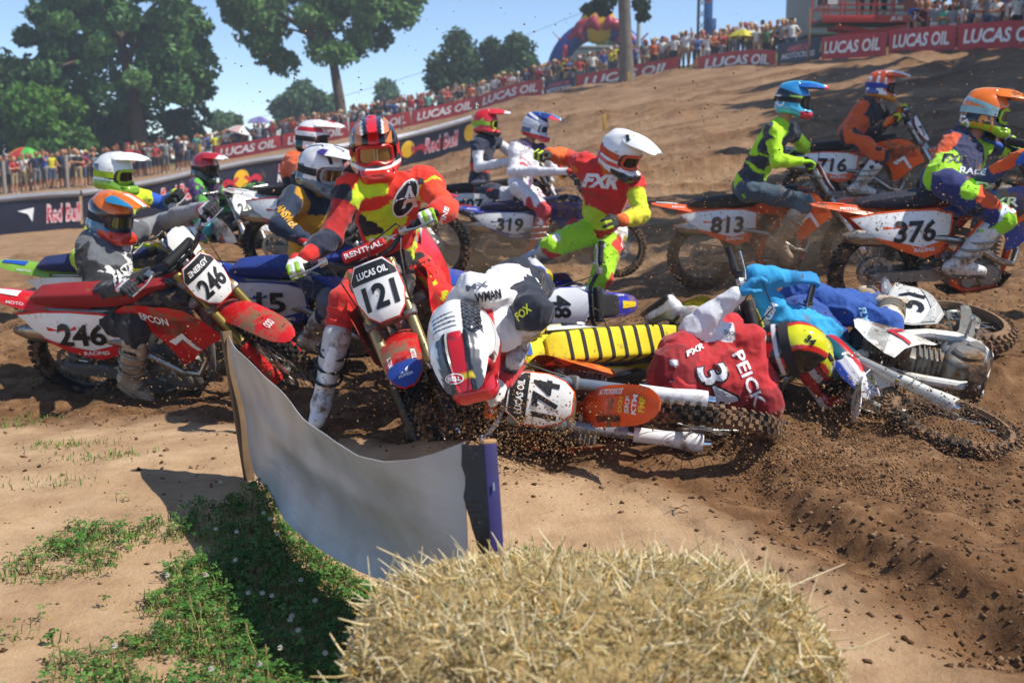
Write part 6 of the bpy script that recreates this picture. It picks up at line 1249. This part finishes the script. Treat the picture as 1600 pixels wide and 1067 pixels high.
# ------------------------------------------------------------------ foreground: vinyl barrier, hay bale, turf, loose and flying dirt
def vinyl_material():
    m = bpy.data.materials.new('white_vinyl'); m.use_nodes = True; N, L = m.node_tree.nodes, m.node_tree.links; b = N['Principled BSDF']; b.inputs['Roughness'].default_value = .38
    tc = N.new('ShaderNodeTexCoord'); nz = N.new('ShaderNodeTexNoise'); nz.inputs['Scale'].default_value = 4; nz.inputs['Detail'].default_value = 6; L.new(tc.outputs['Object'], nz.inputs['Vector'])
    cr = N.new('ShaderNodeValToRGB'); cr.color_ramp.elements[0].position = .3; cr.color_ramp.elements[0].color = (*srgb('a5a5a3'), 1); cr.color_ramp.elements[1].position = .6; cr.color_ramp.elements[1].color = (*srgb('c3c5c6'), 1)
    L.new(nz.outputs[0], cr.inputs[0]); L.new(cr.outputs[0], b.inputs['Base Color'])
    tr = N.new('ShaderNodeBsdfTranslucent'); tr.inputs[0].default_value = (*srgb('c9c6bc'), 1); mx = N.new('ShaderNodeMixShader'); mx.inputs[0].default_value = .13
    n2 = N.new('ShaderNodeTexNoise'); n2.inputs['Scale'].default_value = 260; L.new(tc.outputs['Object'], n2.inputs['Vector']); bp = N.new('ShaderNodeBump'); bp.inputs['Strength'].default_value = .5; bp.inputs['Distance'].default_value = .012
    mp = N.new('ShaderNodeMapping'); mp.inputs['Scale'].default_value = (2.2, 2.2, 9); mp.inputs['Rotation'].default_value = (.5, .3, 0); L.new(tc.outputs['Object'], mp.inputs[0]); n3 = N.new('ShaderNodeTexNoise'); n3.inputs['Scale'].default_value = 1.6; n3.inputs['Detail'].default_value = 3; L.new(mp.outputs[0], n3.inputs['Vector']); ad = N.new('ShaderNodeMath'); ad.operation = 'MULTIPLY_ADD'; ad.inputs[1].default_value = .04; L.new(n2.outputs[0], ad.inputs[0]); L.new(n3.outputs[0], ad.inputs[2]); L.new(ad.outputs[0], bp.inputs['Height']); L.new(bp.outputs[0], b.inputs['Normal'])
    L.new(b.outputs[0], mx.inputs[1]); L.new(tr.outputs[0], mx.inputs[2]); L.new(mx.outputs[0], N['Material Output'].inputs[0]); return m
VINYL = vinyl_material()
SL_ = 362.; SR_ = 474.
def srow(u): return SL_ + (SR_ - SL_) * ((u - 356) / (745 - 356))
TOP = [(357, 524), (372, 545), (392, 568), (430, 605), (478, 655), (520, 690), (560, 712), (600, 722), (640, 719), (680, 708), (727, 690)]
BOT = [(398, 742), (405, 748), (418, 770), (446, 812), (484, 848), (520, 872), (560, 893), (600, 908), (640, 924), (690, 972), (735, 1046)]
top3 = [W(u, v, float(np.interp(u, [357, 392, 430, 478, 520, 560, 600, 640, 680, 727], [362, 395, 430, 470, 508, 540, 565, 585, 600, 612]))) for u, v in TOP]
bot3 = []
for u, v in BOT:
    zb = float(np.interp(u, [398, 440, 560, 735], [.03, .06, .1, .09])); x, y = G0(u, v, zb); bot3.append(Vector((x, y, zb)))
bot3[0] = W(398, 738, 362); bot3[1] = W(404, 748, 364)
def resample(pts, n):
    d = [0]
    for a, b in zip(pts[:-1], pts[1:]): d.append(d[-1] + (b - a).length)
    return [Vector([np.interp(d[-1] * k / (n - 1), d, [p[i] for p in pts]) for i in range(3)]) for k in range(n)]
NA, NB = 60, 26; ta, ba = resample(top3, NA), resample(bot3, NA); rows = []
for i in range(NA):
    row = []
    for j in range(NB):
        t = j / (NB - 1); p = ta[i].lerp(ba[i], t); f = i / (NA - 1)
        n = Vector((.72, .69, 0)); bel = math.sin(math.pi * t) * math.sin(math.pi * min(1, f * 1.02)) * .12
        fold = .03 * math.exp(-((t - .42 + .12 * f) / .10) ** 2) * math.sin(math.pi * f) + .008 * math.sin(9 * t + 14 * f) * (1 - f) + .005 * math.sin(26 * f + 4 * t) * (1 - t)
        row.append(p + n * (bel * .55 - fold) - Vector((0, 0, .05 * math.sin(math.pi * t) * math.sin(math.pi * f))))
    rows.append(row)
bp0 = W(397, 752, 362); root = empty('vinyl_barrier', (bp0.x, bp0.y, gh(bp0.x, bp0.y))); tag(root, 'sagging white vinyl sheet strung between two short wooden stakes', 'barrier'); inv = Matrix.Translation(-root.location)
obj('sheet', sheet_mesh('sheet', [[inv @ p for p in r] for r in rows], .0025), VINYL, root)
ft_ = Vector((bp0.x, bp0.y, gh(bp0.x, bp0.y) - .1)); tp = W(355, 522, 362)
d_ = (tp - ft_).normalized(); Rm = basis(d_, (0, -1, 0))
def stake(a, b, w, dpt, name, m_, yaw):
    L = (b - a).length; z = (b - a).normalized(); x = Vector((math.cos(yaw), math.sin(yaw), 0)); x = (x - z * x.dot(z)).normalized(); y = z.cross(x); Rm = Matrix((x, y, z)).transposed()
    o = obj(name, MB().box((0, 0, L / 2), (w, dpt, L), .003).mesh(name), m_, root, inv @ (Matrix.Translation(a) @ Rm.to_4x4())); return o, Rm, L
WOOD = mat('raw_wood', '6e563c', rough=.85, bump=.3, bscale=30, vary=.15); PURP = mat('purple_stake_paint', '2c2560', rough=.6, vary=.15, dirt=.15)
o1, _, L1 = stake(ft_ + Vector((-.012, .02, 0)), tp + Vector((-.012, .02, .01)), .022, .045, 'stake', WOOD, R(-45)); o1['label'] = 'slim bare wood stake leaning outward'
rtop = W(764, 692, 616); rbx = W(778, 900, 618); rbase = rtop.lerp(rbx, 2.3); rtop2 = Vector((rtop.x, rtop.y, rtop.z))
o2, Rm2, L2 = stake(rbase, rtop2, .034, .034, 'stake', PURP, R(14)); o2['label'] = 'purple painted stake with bare wood end'
obj('end_grain', MB().box((0, 0, L2 + .004), (.0335, .0335, .010), .002).mesh('end_grain'), mat('end_wood', 'c79a6a', rough=.9, bump=.4), o2)
# torn black tape edge beside the purple stake
tape = []; rg = random.Random(3)
for k in range(30):
    t = k / 29; p = rtop2.lerp(rbase, t); rag = .012 * (rg.random() - .3) + .010 * math.sin(t * 9) - .01 * t
    w0 = Vector((-.012, -.02, 0)); w1 = Vector((-.07 - rag + .03 * min(1, t * 2.5), -.008 - .004 * rg.random(), 0)); tape.append([inv @ (p + w0), inv @ (p + w0.lerp(w1, .5) + Vector((0, -.004, 0))), inv @ (p + w1)])
obj('tape_edge', sheet_mesh('tape_edge', tape, .003), mat('black_tape', '14141a', rough=.35, vary=.2, dirt=.25, bump=.3), root)
obj('staple', MB().box((0, -.023, L2 * .86), (.004, .003, .02)).mesh('staple'), STEEL, o2)
obj('twine', MB().tube([inv @ (ft_ + Vector((.0, -.03, .1))), inv @ (ft_ + Vector((.03, -.05, .13))), inv @ (ft_ + Vector((.04, -.06, .09))), inv @ (ft_ + Vector((.02, -.07, .11)))], .004, 5).mesh('twine'), mat('blue_twine', '2a64a8', rough=.8), root)
# hay bale
bc = Vector((.165, 2.30, 0)); hx, hy, hz = .515, .37, .465
root = empty('hay_bale', (bc.x, bc.y, gh(bc.x, bc.y))); tag(root, 'rounded bale of dry yellow straw with stubbly top', 'hay bale')
def bale_pt(a, b):
    """a: angle round, b: 0 at the foot, 1 at crown centre"""
    ca, sa = math.cos(a), math.sin(a); p = 3.0; rx = abs(ca) ** (2 / p) * math.copysign(1, ca); ry = abs(sa) ** (2 / p) * math.copysign(1, sa)
    if b < .45: t = b / .45; r = .97 + .05 * math.sin(math.pi * t); z = t * (hz - .09)
    else: t = (b - .45) / .55; r = (1 - t) if t > .12 else 1 - t * .9 + 0; r = max(0, (1 - t ** 1.25)); z = hz - .09 + .09 * (1 - (1 - min(1, t * 2.2)) ** 2) + .035 * t
    return Vector((rx * hx * r, ry * hy * r, z))
rings = [[bale_pt(2 * math.pi * k / 72, b) for k in range(72)] for b in list(np.linspace(0, .45, 8)) + list(np.linspace(.47, .999, 22))]
bv_ = np.array([tuple(p) for r in rings for p in r]); bmesh_ = MB().loft(rings); 
core = bmesh_.mesh('core'); cc = np.array([v.co for v in core.vertices]); cn_ = np.array([v.normal for v in core.vertices]); cc = cc + cn_ * (.012 * fbm(cc, 22, 5, 3))[:, None]; core.vertices.foreach_set('co', cc.astype(np.float32).ravel()); core.update()
obj('core', core, mat('straw_mass', 'a38a58', rough=.95, bump=1., bscale=140, vary=.3, nscale=60), root)
def straws(n, seed, lmin, lmax, w, up, name, cols, lift=0.):
    rg = np.random.default_rng(seed); A = rg.uniform(0, 2 * np.pi, n); B = np.where(rg.random(n) < .25, rg.uniform(.08, .47, n), .47 + .52 * (1 - np.sqrt(rg.random(n)))); P = np.array([tuple(bale_pt(a, b)) for a, b in zip(A, B)])
    nr = P / np.array((hx, hy, hz * 1.2)); nr[:, 2] = np.where(P[:, 2] > hz - .06, 1.0, nr[:, 2] * .3); nr /= np.linalg.norm(nr, axis=1)[:, None]
    # stems lean together in tufts
    tl = np.stack([vnoise(P, 7, 3), vnoise(P, 7, 4), vnoise(P, 7, 5) * .3], 1) * .8
    D = nr * up + tl + rg.normal(0, .62, (n, 3)); D /= np.linalg.norm(D, axis=1)[:, None]; L = rg.uniform(lmin, lmax, n)[:, None] * (1 + (rg.random((n, 1)) < .04) * .8)
    S = np.cross(D, rg.normal(size=(n, 3))); S /= np.linalg.norm(S, axis=1)[:, None]; T = np.cross(D, S); W_ = w * rg.uniform(.6, 1.5, (n, 1))
    c0 = P - D * .02 + nr * lift; bend = rg.normal(0, .12, (n, 3)); c1 = c0 + D * L * .5 + bend * L * .2; c2 = c0 + D * L + bend * L * .9; V = []
    for c, f in ((c0, 1), (c1, .9), (c2, .45)):
        for k in range(3):
            a = 2 * np.pi * k / 3; V.append(c + (S * np.cos(a) + T * np.sin(a)) * W_ * f)
    V = np.stack(V, 1).reshape(-1, 3); i = np.arange(n)[:, None] * 9; F = []
    for r in (0, 3):
        for k in range(3): F.append(i + np.array([r + k, r + (k + 1) % 3, r + 3 + (k + 1) % 3, r + 3 + k]))
    me = new_mesh(name, V, np.concatenate(F), smooth=False); C = np.array([srgb(c) for c in cols])[rg.integers(len(cols), size=n)] * rg.uniform(.75, 1.2, (n, 1)); set_col(me, np.repeat(C, 9, 0))
    o = obj(name, me, STRAW, root); o['kind'] = 'stuff'; return o
STRAW = mat('straw_stems', None, rough=.6, vcol=True, vary=.1)
STC = ['d9c391', 'c7ab70', 'e4d3a8', 'b89a5c', 'c4b57c', 'a89a68', '9fa06e', 'eadcb6', 'c59a48']
straws(24000, 1, .014, .042, .0018, 1.0, 'stubble', STC); straws(1000, 2, .04, .1, .0021, .5, 'loose_straw', STC[:3] + ['e4d5ae'], .005)
# turf beside the sheet
TURF = [G0(*p) for p in [(-80, 880), (60, 862), (120, 815), (190, 778), (240, 812), (300, 792), (392, 752), (420, 775), (470, 845), (540, 890), (640, 940), (600, 1000), (560, 1090), (-80, 1090)]]
def pts_in(poly, n, seed):
    rg = np.random.default_rng(seed); P = np.array(poly); lo, hi = P.min(0), P.max(0); q = rg.uniform(lo, hi, (n, 2)); ok = np.zeros(n, bool)
    x, y = q[:, 0], q[:, 1]
    for i in range(len(P)):
        (x1, y1), (x2, y2) = P[i], P[(i + 1) % len(P)]; c = ((y1 > y) != (y2 > y)); ok ^= c & (x < (x2 - x1) * (y - y1) / (y2 - y1 + 1e-12) + x1)
    return q[ok]
def turf_mask(q, bias=0.):
    p = np.c_[q, np.zeros(len(q))]; n = fbm(p, 3.2, 400, 3); sh = sstep(-1.25, -.75, q[:, 0]) * (1 - sstep(4.35, 4.9, q[:, 1])); near_ = 1 - sstep(2.7, 3.3, q[:, 1])
    return n + .75 * sh + .55 * near_ + .08 + bias
def blades(q, seed, lmin, lmax, w, cols, name):
    rg = np.random.default_rng(seed); n = len(q); z = np.array([gh(a, b) for a, b in q]); P = np.c_[q, z - .004]; az = rg.uniform(0, 2 * np.pi, n); lean_ = rg.uniform(.1, .9, n); L = rg.uniform(lmin, lmax, n)
    D = np.stack([np.cos(az) * lean_, np.sin(az) * lean_, np.ones(n)], 1); D /= np.linalg.norm(D, axis=1)[:, None]; S = np.stack([-np.sin(az), np.cos(az), np.zeros(n)], 1) * (w * rg.uniform(.6, 1.4, n))[:, None]
    m = P + D * (L * .55)[:, None]; t = P + D * L[:, None]; t[:, 2] -= L * .22 * lean_; V = np.stack([P - S, P + S, m + S * .8, m - S * .8, t], 1).reshape(-1, 3); i = np.arange(n)[:, None] * 5
    me = bpy.data.meshes.new(name); F4 = i + np.array([0, 1, 2, 3]); F3 = i + np.array([3, 2, 4]); me.vertices.add(len(V)); me.vertices.foreach_set('co', V.astype(np.float32).ravel())
    lp = np.concatenate([F4.ravel(), F3.ravel()]).astype(np.int32); me.loops.add(len(lp)); me.loops.foreach_set('vertex_index', lp); st = np.concatenate([np.arange(n) * 4, 4 * n + np.arange(n) * 3]).astype(np.int32); me.polygons.add(2 * n); me.polygons.foreach_set('loop_start', st); me.update(calc_edges=True)
    C = np.array([srgb(c) for c in cols])[rg.integers(len(cols), size=n)] * rg.uniform(.7, 1.25, (n, 1)); set_col(me, np.repeat(C, 5, 0)); o = obj(name, me, LEAF); return o
q = pts_in(TURF, 95000, 5); mk = turf_mask(q) + .5 * fbm(np.c_[q, 0 * q[:, 0]], 9, 410, 2); rgq = np.random.default_rng(6); keep = rgq.random(len(q)) < np.clip(mk * .5, 0, .4) * np.where(q[:, 0] < -1.15, .6, 1)
tag(blades(q[keep], 7, .015, .055, .0021, ['5a7030', '66803a', '748a40', '4c6630', '8f9650', 'a39a62'], 'turf_grass'), 'short green grass growing in patches beside the vinyl sheet', 'grass', kind='stuff')
# clover leaflets
q = pts_in(TURF, 26000, 8); mk = turf_mask(q, .05) + .5 * fbm(np.c_[q, 0 * q[:, 0]], 9, 410, 2); keep = np.random.default_rng(9).random(len(q)) < np.clip(mk * .5, 0, .4) * np.where(q[:, 0] < -1.15, .55, 1); q = q[keep]; n = len(q); rg = np.random.default_rng(10)
z = np.array([gh(a, b) for a, b in q]) + rg.uniform(.012, .05, n); V, C = [], []
ct = np.c_[q, z]; nr = np.stack([rg.normal(0, .35, n), rg.normal(0, .35, n), np.ones(n)], 1); nr /= np.linalg.norm(nr, axis=1)[:, None]; e1 = np.cross(nr, rg.normal(size=(n, 3))); e1 /= np.linalg.norm(e1, axis=1)[:, None]; e2 = np.cross(nr, e1); sz = rg.uniform(.006, .0125, (n, 1))
for k in range(3):
    a = 2 * np.pi * k / 3; d = e1 * np.cos(a) + e2 * np.sin(a); s_ = -e1 * np.sin(a) + e2 * np.cos(a)
    V.append(np.stack([ct, ct + (d * .9 + s_ * .62) * sz + nr * sz * .12, ct + d * 1.6 * sz - nr * sz * .25, ct + (d * .9 - s_ * .62) * sz + nr * sz * .12], 1))
V = np.concatenate(V).reshape(-1, 3); me = new_mesh('clover', V, np.arange(len(V)).reshape(-1, 4), smooth=False); C = np.array([srgb(c) for c in ('3f6a2c', '4a7a34', '568038', '6b9040')])[rg.integers(4, size=n)] * rg.uniform(.75, 1.2, (n, 1)); set_col(me, np.repeat(np.tile(C, (3, 1)), 4, 0))
tag(obj('clover_leaves', me, LEAF), 'small green clover leaves among the grass beside the sheet', 'clover', kind='stuff')
fl = empty('clover_flower'); hd = MB(); rgf = random.Random(5)
for k in range(60):
    a, b = rgf.uniform(0, 6.28), math.acos(rgf.uniform(-.5, 1)); d = Vector((math.sin(b) * math.cos(a), math.sin(b) * math.sin(a), math.cos(b))); hd.tube([d * .0025, d * .0085], [.0018, .0007], 3, cap=False)
hme, sme = hd.mesh('head'), MB().tube([(0, 0, -.075), (.002, .001, -.03), (0, 0, 0)], .0009, 4).mesh('stem'); CWH = mat('clover_white', 'd9d2c4', rough=.8); CST = mat('clover_stem', '6b8440', rough=.7); bpy.data.objects.remove(fl)
for u, v in [(412, 808), (422, 818), (434, 842), (370, 842), (338, 838), (262, 905), (368, 880), (470, 905), (425, 932), (410, 928), (388, 928), (322, 905), (456, 962), (466, 985), (492, 938), (453, 968), (405, 1040), (438, 1010), (508, 1020), (180, 1018), (330, 1050), (345, 765)]:
    x, y = G0(u, v, .05); o = empty('clover_flower', (x, y, gh(x, y) + .065)); tag(o, 'white clover blossom on a thin stem in the turf', 'flower', 'clover blossoms'); obj('head', hme, CWH, o); obj('stem', sme, CST, o)
for i, (u, v, h_) in enumerate([(308, 1000, .16), (322, 985, .12), (395, 1020, .12), (425, 1045, .1), (275, 890, .09)]):
    x, y = G0(u, v + 25, 0); o = empty('seed_stalk', (x, y, gh(x, y))); tag(o, 'thin upright plantain seed stalk in the turf', 'plant', 'plantain seed stalks'); obj('stem', MB().tube([(0, 0, 0), (.01 * (-1) ** i, 0, h_ * .5), (-.012, 0, h_)], .0013, 4).mesh('stem'), mat('dry_stem', 'a39a5c', rough=.8), o); obj('head', MB().tube([(-.012, 0, h_), (-.013, 0, h_ + .015), (-.014, 0, h_ + .028)], [.002, .0038, .001], 6).mesh('head'), mat('seed_head', '9a7a54', rough=.9), o)
# thin tufts in the dry sand
tq = []
for u, v, r_, n in [(100, 690, .12, 160), (165, 715, .12, 130), (40, 625, .12, 120), (805, 862, .13, 260), (835, 868, .08, 120), (70, 755, .12, 60), (15, 640, .1, 70)]:
    x, y = G0(u, v); tq.append(np.random.default_rng(int(u)).normal((x, y), (r_, r_ * .5), (n, 2)))
tag(blades(np.concatenate(tq), 21, .015, .05, .0025, ['5f7a34', '6f8a3c', '7f9448'], 'weed_tufts'), 'sparse green weed tufts in the dry sand', 'weeds', kind='stuff')
# loose clods on the worked dirt
ICO = None
def clods(P, rad, seed, name, cols, squash=.75):
    rg = np.random.default_rng(seed); n = len(P); base = np.array([(1, 0, 0), (-1, 0, 0), (0, 1, 0), (0, -1, 0), (0, 0, 1), (0, 0, -1), (.6, .6, .6), (-.6, .6, -.6), (.6, -.6, -.6), (-.6, -.6, .6)])[:6]
    F = np.array([(0, 2, 4), (2, 1, 4), (1, 3, 4), (3, 0, 4), (2, 0, 5), (1, 2, 5), (3, 1, 5), (0, 3, 5)]); B = base[None] * rg.uniform(.65, 1.3, (n, 6, 1)) + rg.normal(0, .22, (n, 6, 3))
    a = rg.uniform(0, 6.283, n); ca, sa = np.cos(a)[:, None], np.sin(a)[:, None]; X = B[..., 0] * ca - B[..., 1] * sa; Y = B[..., 0] * sa + B[..., 1] * ca; B = np.stack([X, Y, B[..., 2] * squash], -1)
    V = (P[:, None, :] + B * rad[:, None, None]).reshape(-1, 3); FF = (np.arange(n)[:, None, None] * 6 + F[None]).reshape(-1, 3); me = new_mesh(name, V, FF, smooth=False)
    C = np.array([srgb(c) for c in cols])[rg.integers(len(cols), size=n)] * rg.uniform(.8, 1.15, (n, 1)); set_col(me, np.repeat(C, 6, 0)); return obj(name, me, CLODM)
CLODM = mat('soil_clods', None, rough=.95, vcol=True, vary=.15, nscale=60, spec=.15)
rg = np.random.default_rng(31)
xy_ = np.c_[rg.uniform(-4, 5, 60000), 3.0 + 7 * rg.random(60000) ** 1.3]; se_ = seg_dist(xy_, EDGE); rd_ = np.abs(seg_dist(xy_, RIDGE)); p3_ = np.c_[xy_, np.zeros(len(xy_))]
pr_ = np.clip(.25 * sstep(-.1, .3, se_) * (1 + 1.2 * fbm(p3_, 1.5, 500, 2)) + .35 * np.exp(-(rd_ / .3) ** 2) + .05, 0, 1); xy_ = xy_[rg.random(len(xy_)) < pr_]
rad_ = .0045 + .011 * rg.random(len(xy_)) ** 3; rad_[rg.random(len(xy_)) < .006] *= 2.0; zc = np.array([gh(a, b) for a, b in xy_])
tag(clods(np.c_[xy_, zc + rad_ * .25], rad_, 32, 'dirt_clods', ['5f4630', '6e533b', '7d6148', '553d29', '8f7256']), 'loose clods strewn over the worked dirt', 'dirt', kind='stuff')
# dirt thrown up in the air
fl_ = []
def spray(n, a, b, sa, sb, pw=1.):
    t = rg.random(n)[:, None] ** pw; c = np.array(a)[None] * (1 - t) + np.array(b)[None] * t; return c + rg.normal(size=(n, 3)) * (np.array(sa)[None] * (1 - t) + np.array(sb)[None] * t)
fl_.append(spray(15000, W(1160, 668, 318), W(1620, 930, 440), (.14, .16, .05), (.26, .22, .09)))
fl_.append(spray(6000, W(1330, 640, 300), W(1580, 720, 330), (.2, .2, .10), (.2, .2, .10)))
fl_.append(spray(3600, W(700, 640, 340), W(900, 690, 345), (.16, .18, .10), (.2, .15, .07)))
fl_.append(spray(2200, W(640, 560, 300), W(760, 650, 330), (.3, .2, .16), (.2, .15, .12)))
fl_.append(spray(4000, W(820, 430, 190), W(1300, 430, 220), (.6, .8, .35), (.7, .6, .45)))
fl_.append(spray(2600, W(1250, 300, 220), W(1600, 420, 260), (.6, .5, .5), (.4, .4, .4)))
fl_.append(spray(1800, W(250, 560, 250), W(470, 600, 260), (.3, .4, .12), (.25, .3, .15)))
fl_.append(np.stack([np.array(tuple(W(u, v, s))) for u, v, s in zip(rg.uniform(280, 1600, 1300), 520 * rg.random(1300) ** .8, rg.uniform(190, 330, 1300))]))
FP = np.concatenate(fl_); fr_ = .0018 + .0058 * rg.random(len(FP)) ** 2.2; ok = np.array([p[2] > gh(p[0], p[1]) + .01 for p in FP])
tag(clods(FP[ok], fr_[ok], 33, 'flying_dirt', ['7a5c40', '8f7050', '5f4630', 'a58460'], 1.), 'specks of dirt thrown through the air by the wheels', 'dirt', kind='stuff')
lx, ly = G0(1066, 806); tag(obj('twine_loop', MB().tube([(.026 * math.cos(a), .022 * math.sin(a), .008 + .006 * math.sin(2 * a)) for a in [2 * math.pi * k / 18 for k in range(18)]], .0028, 5, closed=True).tube([(-.026, 0, .006), (-.05, .012, .01)], .0028, 5).mesh('twine_loop'), mat('dry_twine', 'a58a68', rough=.9), None, Matrix.Translation((lx, ly, gh(lx, ly) + .004))), 'small loop of dry twine on the sand behind the bale', 'twine')
# ------------------------------------------------------------------ dusty summer air round the whole place
hz_ = MB().box((0, 55, 9.5), (300, 150, 27)).mesh('haze')
hm = bpy.data.materials.new('dusty_air'); hm.use_nodes = True
for n_ in list(hm.node_tree.nodes):
    if n_.type != 'OUTPUT_MATERIAL': hm.node_tree.nodes.remove(n_)
pv = hm.node_tree.nodes.new('ShaderNodeVolumePrincipled'); pv.inputs['Color'].default_value = (.86, .92, 1, 1); pv.inputs['Density'].default_value = .0016; pv.inputs['Anisotropy'].default_value = .3
hm.node_tree.links.new(pv.outputs[0], [n_ for n_ in hm.node_tree.nodes if n_.type == 'OUTPUT_MATERIAL'][0].inputs['Volume'])
tag(obj('haze', hz_, hm), 'thin pale dusty haze in the air over the track', 'haze', kind='stuff')

# dust hanging behind the spinning rear wheels
def dust(label, c, size, dens):
    m = MB(); m.lathe([(math.sin(math.pi * k / 12), math.cos(math.pi * k / 12)) for k in range(13)], 20, axis='z'); me = m.mesh('dust_cloud')
    dm = bpy.data.materials.new('dust'); dm.use_nodes = True; N, L = dm.node_tree.nodes, dm.node_tree.links
    for n_ in list(N):
        if n_.type != 'OUTPUT_MATERIAL': N.remove(n_)
    out = [n_ for n_ in N if n_.type == 'OUTPUT_MATERIAL'][0]; v = N.new('ShaderNodeVolumePrincipled'); v.inputs['Color'].default_value = (*srgb('c9ab88'), 1); v.inputs['Anisotropy'].default_value = .2
    tc = N.new('ShaderNodeTexCoord'); ln = N.new('ShaderNodeVectorMath'); ln.operation = 'LENGTH'; L.new(tc.outputs['Object'], ln.inputs[0])
    fall = N.new('ShaderNodeMapRange'); fall.inputs[1].default_value = 1; fall.inputs[2].default_value = .25; fall.interpolation_type = 'SMOOTHSTEP'; L.new(ln.outputs['Value'], fall.inputs[0])
    nz = N.new('ShaderNodeTexNoise'); nz.inputs['Scale'].default_value = 2.2; nz.inputs['Detail'].default_value = 3; L.new(tc.outputs['Object'], nz.inputs['Vector'])
    mr = N.new('ShaderNodeMapRange'); mr.inputs[1].default_value = .35; mr.inputs[2].default_value = .7; L.new(nz.outputs[0], mr.inputs[0])
    mu = N.new('ShaderNodeMath'); mu.operation = 'MULTIPLY'; L.new(fall.outputs[0], mu.inputs[0]); L.new(mr.outputs[0], mu.inputs[1]); m2 = N.new('ShaderNodeMath'); m2.operation = 'MULTIPLY'; m2.inputs[1].default_value = dens; L.new(mu.outputs[0], m2.inputs[0]); L.new(m2.outputs[0], v.inputs['Density']); L.new(v.outputs[0], out.inputs['Volume'])
    o = obj('dust_cloud', me, dm); o.matrix_world = Matrix.Translation(c) @ Matrix.Diagonal((*size, 1)); tag(o, label, 'dust', kind='stuff')
dust('tan dust hanging round the wheels of the 319 bike', W(790, 395, 136), (1.6, .9, .55), 1.1)
dust('tan dust thrown up behind the 813 bike', W(1180, 380, 170), (1.5, .7, .5), .8)
print('SCRIPT', round(time.time()-T0,1))
